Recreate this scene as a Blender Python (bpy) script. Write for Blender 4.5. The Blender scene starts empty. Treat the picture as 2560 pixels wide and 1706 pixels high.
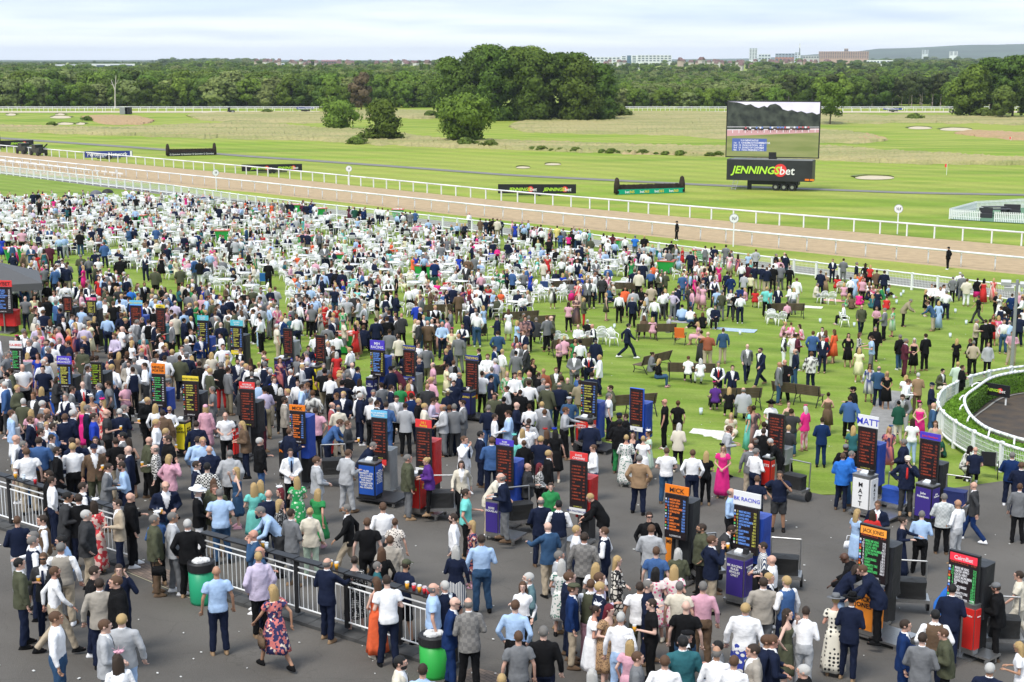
import bpy, bmesh, math, random
import numpy as np
from mathutils import Vector, Matrix
random.seed(7); RNG = np.random.RandomState(11)
SC = bpy.context.scene; COL = SC.collection
R = math.radians; PI = math.pi
# ------------------------------------------------------------ camera, sky, sun, exposure
CAMZ = 15.3; PITCH = R(11.1); F = 3555.0
cam = bpy.data.cameras.new('camera'); cam.lens = 50; cam.sensor_width = 36
cam.clip_start = 0.5; cam.clip_end = 40000
camo = bpy.data.objects.new('camera', cam); COL.objects.link(camo)
camo.location = (0, 0, CAMZ); camo.rotation_euler = (PI/2-PITCH, 0, 0); SC.camera = camo
SC.view_settings.view_transform = 'Standard'; SC.view_settings.look = 'None'
SC.view_settings.gamma = 1; SC.view_settings.use_curve_mapping = False
SC.view_settings.exposure = 1.24
SUN_EL, SUN_AZ = R(58), R(215)     # azimuth clockwise from +Y
W = bpy.data.worlds.new('World'); SC.world = W; W.use_nodes = True
nt = W.node_tree; N = nt.nodes; L = nt.links
for n in list(N): N.remove(n)
def nd(t, **k):
    n = N.new(t)
    for a, b in k.items(): setattr(n, a, b)
    return n
out = nd('ShaderNodeOutputWorld'); bg1 = nd('ShaderNodeBackground'); bg2 = nd('ShaderNodeBackground'); ms = nd('ShaderNodeMixShader')
sky = nd('ShaderNodeTexSky'); sky.sky_type = 'NISHITA'; sky.sun_disc = False; sky.sun_elevation = SUN_EL; sky.sun_rotation = SUN_AZ
L.new(sky.outputs[0], bg1.inputs[0]); bg1.inputs[1].default_value = 0.09
tc = nd('ShaderNodeTexCoord'); sx = nd('ShaderNodeSeparateXYZ'); L.new(tc.outputs['Generated'], sx.inputs[0])
def math_(op, a, b=None, clamp=False):
    n = nd('ShaderNodeMath', operation=op); n.use_clamp = clamp
    for i, v in enumerate((a, b)):
        if v is None: continue
        if isinstance(v, (int, float)): n.inputs[i].default_value = v
        else: L.new(v, n.inputs[i])
    return n.outputs[0]
zc = math_('MAXIMUM', sx.outputs[2], 0.0); zd = math_('ADD', zc, 0.05)
cx = math_('DIVIDE', sx.outputs[0], zd); cy = math_('DIVIDE', sx.outputs[1], zd)
cv = nd('ShaderNodeCombineXYZ'); L.new(cx, cv.inputs[0]); L.new(cy, cv.inputs[1])
n1 = nd('ShaderNodeTexNoise'); n1.inputs['Scale'].default_value = 0.3; n1.inputs['Detail'].default_value = 7; n1.inputs['Roughness'].default_value = .5
L.new(cv.outputs[0], n1.inputs['Vector'])
n2 = nd('ShaderNodeTexNoise'); n2.inputs['Scale'].default_value = 0.5; n2.inputs['Detail'].default_value = 8
L.new(cv.outputs[0], n2.inputs['Vector'])
r1 = nd('ShaderNodeValToRGB'); L.new(n1.outputs[0], r1.inputs[0])
r1.color_ramp.elements[0].position = .44; r1.color_ramp.elements[0].color = (.335, .40, .495, 1)
r1.color_ramp.elements[1].position = .60; r1.color_ramp.elements[1].color = (.47, .51, .56, 1)
n3 = nd('ShaderNodeTexNoise'); n3.inputs['Scale'].default_value = .55; n3.inputs['Detail'].default_value = 6; L.new(cv.outputs[0], n3.inputs['Vector'])
hz = math_('ADD', math_('MULTIPLY', math_('SUBTRACT', n3.outputs[0], .5), .03), zc); hz = math_('DIVIDE', math_('SUBTRACT', .030, hz), .017, True)
mixh = nd('ShaderNodeMix', data_type='RGBA'); L.new(hz, mixh.inputs[0]); L.new(r1.outputs[0], mixh.inputs[6]); mixh.inputs[7].default_value = (.55, .58, .61, 1)
mix2 = nd('ShaderNodeMix', data_type='RGBA', blend_type='OVERLAY'); mix2.inputs[0].default_value = .14
L.new(mixh.outputs[2], mix2.inputs[6]); L.new(n2.outputs[0], mix2.inputs[7])
L.new(mix2.outputs[2], bg2.inputs[0]); bg2.inputs[1].default_value = 1.0
ms.inputs[0].default_value = .9
L.new(bg1.outputs[0], ms.inputs[1]); L.new(bg2.outputs[0], ms.inputs[2]); L.new(ms.outputs[0], out.inputs[0])
sl = bpy.data.lights.new('sun', 'SUN'); sl.energy = 1.5; sl.angle = R(20); sl.color = (1, .95, .87)
so = bpy.data.objects.new('sun', sl); COL.objects.link(so); so.location = (0, 0, 60)
so.rotation_euler = (Vector((-math.sin(SUN_AZ)*math.cos(SUN_EL), -math.cos(SUN_AZ)*math.cos(SUN_EL), -math.sin(SUN_EL)))).to_track_quat('-Z', 'Y').to_euler()

# ------------------------------------------------------------ ground shape and pixel helpers
# u runs across the slope (stand -> track), v runs along the track
PROF = [(-80, 9), (5, 5.2), (12, 4.4), (17, 4.0), (30, 2.5), (50, 1.3), (70, .5), (86, 0), (1e5, 0)]
def prof(u):
    for (a, b), (c, d) in zip(PROF, PROF[1:]):
        if u <= c: return b+(d-b)*(u-a)/(c-a)
    return 0
def uv(x, y): return x*.733+y*.68, x*.68-y*.733
def xy(u, v): return u*.733+v*.68, u*.68-v*.733
def rise(x, y):
    d = math.hypot(x, y)
    return 0 if d < 750 else (d-750)*.0105 if d < 1700 else 10+(d-1700)*.0012
def gz(x, y):
    return prof(uv(x, y)[0])+rise(x, y)
def at(px, py, h=0.0, ext=False):
    """point above the ground by h seen at photo pixel (px,py)"""
    x = px-1280; y = py-853
    dn = F*math.sin(PITCH)+y*math.cos(PITCH); fw = F*math.cos(PITCH)-y*math.sin(PITCH)
    s = CAMZ/max(dn, 1)*.9
    for i in range(40):
        u = (x*.733+fw*.68)*s
        s = .55*s+.45*(CAMZ-prof(u)-h)/max(dn, 1)
    X = x*s; Y = fw*s
    return Vector((X, Y, prof(uv(X, Y)[0])))
def zat(P, py):
    """height at which the vertical through P meets photo row py"""
    y = py-853
    dn = F*math.sin(PITCH)+y*math.cos(PITCH); fw = F*math.cos(PITCH)-y*math.sin(PITCH)
    return CAMZ-dn*P.y/fw
def ppm(P): return F/(P.y*math.cos(PITCH)+(CAMZ-P.z)*math.sin(PITCH))
def atD(px, D, z=0): # point at forward distance D in photo column px
    return Vector(((px-1280)/F*(D*math.cos(PITCH)+(CAMZ-z)*math.sin(PITCH)), D, z))
def toview(P):   # heading (rotation about z) that faces an object (front -Y) to the camera
    return math.atan2(P.x, P.y)*-1

# ------------------------------------------------------------ materials
MATS = {}
def mat(name, col, rough=.75, metal=0, emit=None, var=0, vscale=6, bump=0, bscale=40, spec=.3, alpha=1, cols=None, objrand=0, trans=0, coord='Position'):
    if name in MATS: return MATS[name]
    m = bpy.data.materials.new(name); m.use_nodes = True; MATS[name] = m
    t = m.node_tree; b = t.nodes['Principled BSDF']
    b.inputs['Roughness'].default_value = rough; b.inputs['Metallic'].default_value = metal
    b.inputs['Specular IOR Level'].default_value = spec
    c = tuple(col)+(1,); b.inputs['Base Color'].default_value = c
    m.diffuse_color = c
    cur = None
    def new(ty, **k):
        n = t.nodes.new(ty)
        for a, v in k.items(): setattr(n, a, v)
        return n
    geo = new('ShaderNodeNewGeometry') if coord == 'Position' else new('ShaderNodeTexCoord')
    vec = geo.outputs['Position'] if coord == 'Position' else geo.outputs['Object']
    if var:
        no = new('ShaderNodeTexNoise'); no.inputs['Scale'].default_value = vscale; no.inputs['Detail'].default_value = 5
        t.links.new(vec, no.inputs['Vector'])
        rp = new('ShaderNodeValToRGB'); t.links.new(no.outputs[0], rp.inputs[0])
        rp.color_ramp.elements[0].position = .3; rp.color_ramp.elements[1].position = .7
        c2 = cols or (tuple(max(0, x*(1-var)) for x in col), tuple(x*(1+var) for x in col))
        rp.color_ramp.elements[0].color = tuple(c2[0])+(1,); rp.color_ramp.elements[1].color = tuple(c2[1])+(1,)
        cur = rp.outputs[0]
    if objrand:
        oi = new('ShaderNodeObjectInfo'); hs = new('ShaderNodeHueSaturation')
        mr = new('ShaderNodeMapRange'); t.links.new(oi.outputs['Random'], mr.inputs[0]); mr.inputs[3].default_value = 1-objrand; mr.inputs[4].default_value = 1+objrand
        t.links.new(mr.outputs[0], hs.inputs['Value'])
        mh = new('ShaderNodeMapRange'); 
        mm = new('ShaderNodeMath', operation='FRACT'); mu = new('ShaderNodeMath', operation='MULTIPLY'); mu.inputs[1].default_value = 7.3
        t.links.new(oi.outputs['Random'], mu.inputs[0]); t.links.new(mu.outputs[0], mm.inputs[0]); t.links.new(mm.outputs[0], mh.inputs[0])
        mh.inputs[3].default_value = .5-objrand*.08; mh.inputs[4].default_value = .5+objrand*.06
        t.links.new(mh.outputs[0], hs.inputs['Hue'])
        if cur: t.links.new(cur, hs.inputs['Color'])
        else: hs.inputs['Color'].default_value = c
        cur = hs.outputs[0]
    if cur: t.links.new(cur, b.inputs['Base Color'])
    if bump:
        no = new('ShaderNodeTexNoise'); no.inputs['Scale'].default_value = bscale; no.inputs['Detail'].default_value = 3
        t.links.new(vec, no.inputs['Vector'])
        bm = new('ShaderNodeBump'); bm.inputs['Strength'].default_value = bump; bm.inputs['Distance'].default_value = .02
        t.links.new(no.outputs[0], bm.inputs['Height']); t.links.new(bm.outputs[0], b.inputs['Normal'])
    if emit:
        b.inputs['Emission Color'].default_value = tuple(emit[:3])+(1,); b.inputs['Emission Strength'].default_value = emit[3]
    if trans: b.inputs['Transmission Weight'].default_value = trans
    return m
def grass_mat(name, cols, s1=.5, stripe=0, fine=.35, ang=-47.1, mottle=9):
    m = bpy.data.materials.new(name); m.use_nodes = True; MATS[name] = m
    t = m.node_tree; b = t.nodes['Principled BSDF']; b.inputs['Roughness'].default_value = .9; b.inputs['Specular IOR Level'].default_value = .15
    def new(ty, **k):
        n = t.nodes.new(ty)
        for a, v in k.items(): setattr(n, a, v)
        return n
    geo = new('ShaderNodeNewGeometry'); mp = new('ShaderNodeMapping'); t.links.new(geo.outputs['Position'], mp.inputs[0])
    mp.inputs['Rotation'].default_value = (0, 0, R(-ang)); mp.inputs['Scale'].default_value = (.22, 1, 1)
    a = new('ShaderNodeTexNoise'); a.inputs['Scale'].default_value = s1; a.inputs['Detail'].default_value = 6; a.inputs['Roughness'].default_value = .62
    t.links.new(mp.outputs[0], a.inputs['Vector'])
    rp = new('ShaderNodeValToRGB'); t.links.new(a.outputs[0], rp.inputs[0])
    el = rp.color_ramp.elements
    el[0].position = .28; el[1].position = .72
    while len(el) < len(cols): el.new(.5)
    for i, c in enumerate(cols):
        el[i].position = .28+.44*i/(len(cols)-1); el[i].color = tuple(c)+(1,)
    cur = rp.outputs[0]
    f = new('ShaderNodeTexNoise'); f.inputs['Scale'].default_value = mottle; f.inputs['Detail'].default_value = 8; f.inputs['Roughness'].default_value = .75
    t.links.new(geo.outputs['Position'], f.inputs['Vector'])
    mx = new('ShaderNodeMix', data_type='RGBA', blend_type='OVERLAY'); mx.inputs[0].default_value = fine
    t.links.new(cur, mx.inputs[6]); t.links.new(f.outputs[0], mx.inputs[7]); cur = mx.outputs[2]
    if stripe:
        wv = new('ShaderNodeTexWave'); wv.inputs['Scale'].default_value = stripe; wv.inputs['Distortion'].default_value = 1.2; wv.bands_direction = 'Y'
        mp2 = new('ShaderNodeMapping'); t.links.new(geo.outputs['Position'], mp2.inputs[0]); mp2.inputs['Rotation'].default_value = (0, 0, R(-ang))
        t.links.new(mp2.outputs[0], wv.inputs['Vector'])
        mx = new('ShaderNodeMix', data_type='RGBA', blend_type='OVERLAY'); mx.inputs[0].default_value = .07
        t.links.new(cur, mx.inputs[6]); t.links.new(wv.outputs[0], mx.inputs[7]); cur = mx.outputs[2]
    t.links.new(cur, b.inputs['Base Color'])
    bp = new('ShaderNodeBump'); bp.inputs['Strength'].default_value = .5; bp.inputs['Distance'].default_value = .03
    t.links.new(f.outputs[0], bp.inputs['Height']); t.links.new(bp.outputs[0], b.inputs['Normal'])
    return m
WHITE = mat('white_paint', (.78, .79, .8), .4, var=.05, vscale=3)
PLASTIC = mat('white_plastic', (.86, .86, .86), .35, objrand=.08)
BLACK = mat('black_metal', (.02, .02, .022), .45)
STEEL = mat('brushed_steel', (.45, .45, .45), .35, .9, var=.1, vscale=20)
GREY = mat('grey_metal', (.3, .31, .32), .5, .3)

BENCH = bpy.data.scenes.new('workbench')   # scratch scene: modifiers and lettering are evaluated there, then it is removed
def evalmesh(o, name):
    BENCH.collection.objects.link(o); vl = BENCH.view_layers[0]; vl.update()
    r = bpy.data.meshes.new_from_object(o.evaluated_get(vl.depsgraph), depsgraph=vl.depsgraph); r.name = name
    bpy.data.objects.remove(o); return r
def modmesh(me, mods, name):
    """run modifiers on a mesh and return the result as a new mesh"""
    o = bpy.data.objects.new('tmp', me)
    for ty, kw in mods:
        m = o.modifiers.new('m', ty)
        for a, b in kw.items(): setattr(m, a, b)
    return evalmesh(o, name)
# ------------------------------------------------------------ object helpers
def tag(o, label=None, cat=None, group=None, kind=None):
    if label: o['label'] = label
    if cat: o['category'] = cat
    if group: o['group'] = group
    if kind: o['kind'] = kind
    return o
def link(name, data, parent=None, loc=None, rz=None, mats=None):
    o = bpy.data.objects.new(name, data); COL.objects.link(o)
    if parent: o.parent = parent
    if loc is not None: o.location = loc
    if rz is not None: o.rotation_euler = (0, 0, rz)
    if mats:
        for m in (mats if isinstance(mats, (list, tuple)) else [mats]): data.materials.append(m)
    return o
def empty(name, loc=(0, 0, 0), rz=0, label=None, cat=None, group=None):
    o = link(name, None, None, loc, rz); o.empty_display_size = .2
    return tag(o, label, cat, group)
class MB:
    """collects simple shapes as numpy soup"""
    def __init__(s): s.v = []; s.f = []; s.n = 0; s.mi = []
    def raw(s, v, f, mi=0):
        v = np.asarray(v, float); s.v.append(v); s.f += [tuple(i+s.n for i in q) for q in f]; s.mi += [mi]*len(f); s.n += len(v); return s
    def box(s, c, d, rz=0, mi=0, rx=0):
        x, y, z = [i/2 for i in d]
        v = np.array([(a*x, b*y, e*z) for a in (-1, 1) for b in (-1, 1) for e in (-1, 1)])
        if rx: q = Matrix.Rotation(rx, 3, 'X'); v = v@np.array(q).T
        if rz: q = Matrix.Rotation(rz, 3, 'Z'); v = v@np.array(q).T
        return s.raw(v+np.array(c), [(0, 1, 3, 2), (4, 6, 7, 5), (0, 4, 5, 1), (2, 3, 7, 6), (0, 2, 6, 4), (1, 5, 7, 3)], mi)
    def tube(s, p0, p1, r0, r1=None, n=8, mi=0, cap=True, sq=1.0):
        r1 = r0 if r1 is None else r1
        p0 = Vector(p0); p1 = Vector(p1); d = (p1-p0)
        if d.length < 1e-6: return s
        q = d.to_track_quat('Z', 'Y').to_matrix()
        v = []
        for p, r in ((p0, r0), (p1, r1)):
            for i in range(n):
                a = 2*PI*(i+.5)/n; v.append(p+q@Vector((math.cos(a)*r, math.sin(a)*r*sq, 0)))
        f = [(i, (i+1) % n, n+(i+1) % n, n+i) for i in range(n)]
        if cap: f += [tuple(range(n))[::-1], tuple(range(n, 2*n))]
        return s.raw([tuple(x) for x in v], f, mi)
    def ell(s, c, r, n=10, m=7, rot=None, mi=0):
        v = [(0, 0, -1)]
        for j in range(1, m):
            t = PI*j/m-PI/2
            for i in range(n):
                a = 2*PI*i/n; v.append((math.cos(a)*math.cos(t), math.sin(a)*math.cos(t), math.sin(t)))
        v.append((0, 0, 1)); v = np.array(v)*np.array(r if hasattr(r, '__len__') else (r, r, r))
        if rot is not None: v = v@np.array(rot).T
        f = [(0, 1+(i+1) % n, 1+i) for i in range(n)]
        for j in range(m-2):
            a = 1+j*n
            f += [(a+i, a+(i+1) % n, a+n+(i+1) % n, a+n+i) for i in range(n)]
        T = len(v)-1; a = 1+(m-2)*n
        f += [(a+i, a+(i+1) % n, T) for i in range(n)]
        return s.raw(v+np.array(c), f, mi)
    def loft(s, rings, n=14, mi=0, cap=True, wob=None):
        """rings: (x,y,z,rx,ry)"""
        v = []
        for k, (x, y, z, rx, ry) in enumerate(rings):
            for i in range(n):
                a = 2*PI*i/n; w = 1+(wob[k]*math.sin(a*6+k*.3) if wob else 0)
                v.append((x+math.cos(a)*rx*w, y+math.sin(a)*ry*w, z))
        f = []
        for k in range(len(rings)-1):
            b = k*n; f += [(b+i, b+(i+1) % n, b+n+(i+1) % n, b+n+i) for i in range(n)]
        if cap: f += [tuple(range(n))[::-1], tuple(range(len(v)-n, len(v)))]
        return s.raw(v, f, mi)
    def mesh(s, name, smooth=False):
        me = bpy.data.meshes.new(name); V = np.concatenate(s.v) if s.v else np.zeros((0, 3))
        me.from_pydata(V.tolist(), [], s.f)
        me.polygons.foreach_set('material_index', s.mi)
        if smooth: me.polygons.foreach_set('use_smooth', [True]*len(s.f))
        me.update(); return me
    def build(s, name, m, parent=None, loc=None, rz=None, smooth=False, part=True):
        me = s.mesh(name, smooth); return link(name, me, parent, loc, rz, m)
def pathtube(mb, pts, r, n=6, mi=0, sq=1.0):
    for a, b in zip(pts, pts[1:]): mb.tube(a, b, r, r, n, mi, True, sq)
def poly(pts, t):   # point at length t along a polyline
    for a, b in zip(pts, pts[1:]):
        l = (b-a).length
        if t <= l: return a+(b-a)*(t/l), (b-a).normalized()
        t -= l
    return pts[-1], (pts[-1]-pts[-2]).normalized()
def plen(pts): return sum((b-a).length for a, b in zip(pts, pts[1:]))
TXT = {}
def text(s, name, size, m, parent, loc, rot=(PI/2, 0, 0), align='CENTER', shear=0, off=0, ext=.003, sx=1, width=None, spacing=1):
    key = (s, round(size, 3), align, shear, off, ext, spacing, m.name)
    if key not in TXT:
        cu = bpy.data.curves.new(name, 'FONT'); cu.body = s; cu.size = size; cu.align_x = align; cu.shear = shear
        cu.offset = off*size; cu.extrude = ext; cu.resolution_u = 2; cu.space_line = spacing; TXT[key] = evalmesh(bpy.data.objects.new('t', cu), name); TXT[key].materials.clear(); TXT[key].materials.append(m)
    o = bpy.data.objects.new(name, TXT[key]); COL.objects.link(o); o.parent = parent; o.location = loc; o.rotation_euler = rot
    o.scale = (sx, 1, 1)
    return o
def strip(name, la, lb, m, n=60, rows=1, dz=0, zf=None):
    """ground strip between two world polylines (lists of xy Vectors)"""
    A = plen(la); B = plen(lb); v = []; f = []
    for i in range(n+1):
        p, _ = poly(la, A*i/n*.9999); q, _ = poly(lb, B*i/n*.9999)
        for j in range(rows+1):
            w = p+(q-p)*(j/rows); v.append((w.x, w.y, (zf or gz)(w.x, w.y)+dz))
    k = rows+1
    for i in range(n):
        for j in range(rows): f.append((i*k+j, i*k+j+1, (i+1)*k+j+1, (i+1)*k+j))
    me = bpy.data.meshes.new(name); me.from_pydata(v, [], f); me.update()
    me.flip_normals() if me.polygons[0].normal.z < 0 else None
    o = link(name, me, mats=m); return tag(o, kind='structure')
def ext(pts, a=60, b=60):
    p = [Vector((q.x, q.y, 0)) for q in pts]
    return [p[0]+(p[0]-p[1]).normalized()*a]+p+[p[-1]+(p[-1]-p[-2]).normalized()*b]
# ============================================================ the setting
G_LAWN = grass_mat('lawn_grass', [(.10, .168, .02), (.145, .222, .026), (.205, .268, .05), (.15, .235, .026), (.25, .255, .085)], .35, .12, .55)
G_TURF = grass_mat('infield_grass', [(.125, .2, .02), (.185, .275, .026), (.275, .305, .06), (.15, .235, .022), (.225, .295, .034)], .06, .05, .4, mottle=2)
G_HEATH = grass_mat('rough_grass_mat', [(.15, .185, .06), (.35, .30, .14), (.23, .24, .085), (.40, .29, .165)], .09, 0, .6, ang=0, mottle=1.5)
G_HEATHR = grass_mat('red_grass_mat', [(.33, .24, .12), (.38, .25, .14), (.26, .24, .09)], .12, 0, .6, ang=0, mottle=1.5)
M_SAND = mat('track_sand', (.385, .285, .17), .95, var=.13, vscale=1.2, bump=.9, bscale=5)
M_BUNK = mat('bunker_sand', (.50, .43, .31), .95, var=.08, vscale=2)
def asphalt(name, c, crack=.5):
    m = mat(name, c, .85, var=.2, vscale=.3, bump=.6, bscale=60)
    t = m.node_tree; b = t.nodes['Principled BSDF']; src = b.inputs['Base Color'].links[0].from_socket
    geo = t.nodes.new('ShaderNodeNewGeometry')
    f = t.nodes.new('ShaderNodeTexNoise'); f.inputs['Scale'].default_value = 45; f.inputs['Detail'].default_value = 6; t.links.new(geo.outputs['Position'], f.inputs['Vector'])
    mx = t.nodes.new('ShaderNodeMix'); mx.data_type = 'RGBA'; mx.blend_type = 'OVERLAY'; mx.inputs[0].default_value = .35
    t.links.new(src, mx.inputs[6]); t.links.new(f.outputs[0], mx.inputs[7])
    wob = t.nodes.new('ShaderNodeTexNoise'); wob.inputs['Scale'].default_value = 1.4; wob.inputs['Detail'].default_value = 5; t.links.new(geo.outputs['Position'], wob.inputs['Vector'])
    va = t.nodes.new('ShaderNodeVectorMath'); va.operation = 'ADD'; t.links.new(geo.outputs['Position'], va.inputs[0]); t.links.new(wob.outputs['Color'], va.inputs[1])
    vo = t.nodes.new('ShaderNodeTexVoronoi'); vo.feature = 'DISTANCE_TO_EDGE'; vo.inputs['Scale'].default_value = crack; t.links.new(va.outputs[0], vo.inputs['Vector'])
    mr = t.nodes.new('ShaderNodeMapRange'); mr.inputs[1].default_value = 0; mr.inputs[2].default_value = .008; mr.inputs[3].default_value = .80; mr.inputs[4].default_value = 1
    t.links.new(vo.outputs[0], mr.inputs[0])
    mu = t.nodes.new('ShaderNodeMix'); mu.data_type = 'RGBA'; mu.blend_type = 'MULTIPLY'; mu.inputs[0].default_value = 1
    t.links.new(mx.outputs[2], mu.inputs[6]); t.links.new(mr.outputs[0], mu.inputs[7]); t.links.new(mu.outputs[2], b.inputs['Base Color'])
    return m
M_ASPH = asphalt('apron_asphalt', (.112, .103, .092), .5)
M_PATH = mat('path_asphalt', (.185, .18, .165), .9, var=.12, vscale=.8, bump=.4, bscale=30)
M_CONC = mat('concrete', (.24, .235, .225), .9, var=.15, vscale=3, bump=.5, bscale=30)
# the ground: one polar sheet reaching the horizon
v = []; f = []; rad = [0.1]
r = 3
while r < 14000: rad.append(r); r *= 1.055
NA = 96
for r in rad:
    for j in range(NA):
        a = 2*PI*j/NA; x = r*math.sin(a); y = r*math.cos(a)
        u = uv(x, y)[0]; z = gz(x, y)
        z -= .45 if u < 100 else .03
        v.append((x, y, z))
for i in range(len(rad)-1):
    for j in range(NA):
        k = (j+1) % NA; f.append((i*NA+j, i*NA+k, (i+1)*NA+k, (i+1)*NA+j))
me = bpy.data.meshes.new('infield'); me.from_pydata(v, [], f); me.update()
tag(link('infield', me, mats=G_TURF), kind='structure')
PX = [0, 640, 1280, 1920, 2560]
def line(ys): return [at(x, y) for x, y in zip(PX, ys)]
LA = ext(line([380, 439, 505, 562, 616]), 260, 40)
LB = ext(line([411, 480, 552, 620, 686]), 200, 40)
LN = ext(line([428, 482, 554, 622, 688]), 200, 40)
LP1 = ext(line([427, 503, 571, 657, 730]), 160, 40)
LP0 = ext(line([435, 517, 590, 676, 752]), 150, 40)
LC = ext([at(0, 436), at(400, 483), at(640, 519), at(1280, 593), at(1920, 681), at(2560, 760)], 150, 40)
strip('track_sand', LA, LN, M_SAND, 80, 2)
strip('verge_grass', LN, LP1, G_TURF, 80, 2)
strip('service_path', LP1, LP0, M_PATH, 80)
LE = ext([at(-400, 800), at(300, 868), at(700, 935), at(1060, 1012), at(1400, 1085), at(1700, 1162), at(1900, 1205), at(2060, 1238), at(2300, 1232), at(2560, 1195)], 60, 6)
LE0 = [p for p in LE]
strip('lawn', LP0, LE0, G_LAWN, 120, 60)
E0 = [Vector((p.x, p.y, 0)) for p in LE0]
def apron_z(x, y): return gz(x, y)
# apron: from the lawn edge back under the camera
LE1 = [p for p in LE0 if uv(p.x, p.y)[1] > -140]+[Vector(xy(38, 6)+(0,)), Vector(xy(38, 40)+(0,))]
LBk = [Vector(xy(-14, uv(p.x, p.y)[1])+(0,)) for p in LE1]
v = []; f = []
for p, q in zip(LE1, LBk):
    for j in range(61): w = p+(q-p)*(j/60); v.append((w.x, w.y, gz(w.x, w.y)))
for i in range(len(LE1)-1):
    for j in range(60): f.append((i*61+j, i*61+j+1, i*61+62+j, i*61+61+j))
me = bpy.data.meshes.new('apron'); me.from_pydata(v, [], f); me.update()
if me.polygons[0].normal.z < 0: me.flip_normals()
tag(link('apron', me, mats=M_ASPH), kind='structure')
# edging strip of concrete between lawn and apron
# service track across the infield
GP = [(0, 345), (320, 367), (640, 392), (960, 414), (1280, 438), (1846, 466), (2040, 473), (2274, 482), (2560, 487)]
la = ext([at(x, y-1.5) for x, y in GP], 100, 60); lb = ext([at(x, y+3) for x, y in GP], 100, 60)
strip('infield_path', la, lb, M_PATH, 60, 1, .02)
# rough grass bands: raised, tussocky sheets with a steep edge
def rough(rows, h, m, step=6, nm='rough_grass'):
    xs = np.arange(rows[0][0], rows[-1][0]+1, step)
    top = np.interp(xs, [r[0] for r in rows], [r[1] for r in rows]); bot = np.interp(xs, [r[0] for r in rows], [r[2] for r in rows])
    v = []; f = []; K = 12
    rr = RNG.rand(len(xs)+20, K+1)
    jig = np.convolve(RNG.randn(len(xs)+20), np.ones(6)/6, 'same')*2.6
    for i, x in enumerate(xs):
        t0 = top[i]+jig[i]*.5; t1 = bot[i]+jig[i+3]*.8
        e = min(1, min(i, len(xs)-1-i)/8)
        mid = (t0+t1)/2; t0 = mid+(t0-mid)*e**.5; t1 = mid+(t1-mid)*e**.5
        for j in range(K+1):
            p = at(x+rr[i, j]*step*.7, t0+(t1-t0)*j/K)
            ed = 0 if j in (0, K) else (min(1, .75+.0*j)+.5*rr[i, j])*(e**.3)
            v.append((p.x, p.y, p.z-.02+ed*h))
    for i in range(len(xs)-1):
        for j in range(K): a = i*(K+1)+j; f.append((a, a+1, a+K+2, a+K+1))
    me = bpy.data.meshes.new(nm); me.from_pydata(v, [], f); me.update()
    if me.polygons[len(f)//2].normal.z < 0: me.flip_normals()
    o = link(nm, me, mats=m); tag(o, kind='stuff'); return o
o = rough([(-80, 314, 327), (0, 316, 329), (300, 322, 340), (447, 313, 345), (640, 305, 350), (798, 322, 352), (912, 325, 362), (1103, 350, 369), (1280, 354, 374), (1552, 364, 385), (1803, 370, 392), (2040, 366, 401), (2274, 383, 411), (2560, 399, 414), (2660, 400, 416)], .55, G_HEATH)
o['label'] = 'long band of pale tussocky rough grass crossing the infield'; o['category'] = 'rough grass'
for nm_, rws, h, m in [
    ('reddish dry grass patch right of the left golf green', [(199, 290, 296), (260, 288, 312), (379, 292, 312), (390, 300, 304)], .4, G_HEATHR),
    ('dry grass band before the left woodland', [(463, 283, 296), (560, 281, 306), (700, 280, 308), (800, 280, 308), (900, 276, 300), (1000, 276, 297), (1120, 277, 300)], .4, G_HEATH),
    ('broad pale heath beside the big clump of trees', [(1270, 303, 330), (1400, 300, 334), (1540, 278, 336), (1700, 277, 340), (1803, 279, 349), (1900, 282, 350), (2040, 322, 356), (2130, 332, 360), (2220, 346, 356)], .5, G_HEATH),
    ('upper heath strip before the right woodland', [(1790, 282, 300), (2040, 284, 311), (2200, 290, 309), (2400, 290, 308), (2560, 294, 314), (2660, 294, 314)], .45, G_HEATH),
    ('reddish dry grass wedge right of the golf green', [(2383, 328, 338), (2440, 327, 342), (2560, 333, 353), (2650, 336, 356)], .35, G_HEATHR),
    ('reddish dry patch behind the big screen', [(2110, 340, 346), (2160, 336, 358), (2222, 346, 354)], .45, G_HEATHR)]:
    o = rough(rws, h, m); o['label'] = nm_; o['category'] = 'rough grass'
def bunker(x0, x1, y0, y1, label):
    # sand bowl: a sand sheet under a dark turf lip at its far side
    mb = MB(); n = 14; va = []
    for i in range(n+1):
        t = i/n; x = x0+(x1-x0)*t; k = math.sin(PI*t)**.5
        wob = .25*math.sin(7*t)
        a = at(x, y1-(y1-y0)*(.5+.5*k*(1+wob*.3))); b = at(x, y1-(y1-y0)*(.35-.35*k))
        va.append((a, b))
    for (a, b), (c, d) in zip(va, va[1:]):
        mb.raw([(a.x, a.y, .03), (b.x, b.y, .03), (d.x, d.y, .03), (c.x, c.y, .03)], [(0, 1, 2, 3)], 0)
        h = .2
        mb.raw([(a.x, a.y, .02), (c.x, c.y, .02), (c.x, c.y, h), (a.x, a.y, h), (a.x, a.y+3, .0), (c.x, c.y+3, .0)], [(0, 1, 2, 3), (3, 2, 5, 4)], 1)
    o = mb.build('bunker', [M_BUNK, mat('turf_lip', (.14, .17, .05), .9, var=.4, vscale=.6)]); tag(o, kind='structure'); return o
for b in [(14, 40, 284, 290), (138, 162, 284, 290), (125, 178, 290, 297), (143, 184, 307, 313), (190, 213, 307, 313), (2138, 2235, 440, 450), (2270, 2330, 317, 324), (2350, 2430, 320, 328), (1362, 1402, 409, 414), (1290, 1325, 417, 422)]:
    bunker(*b, '')
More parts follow.
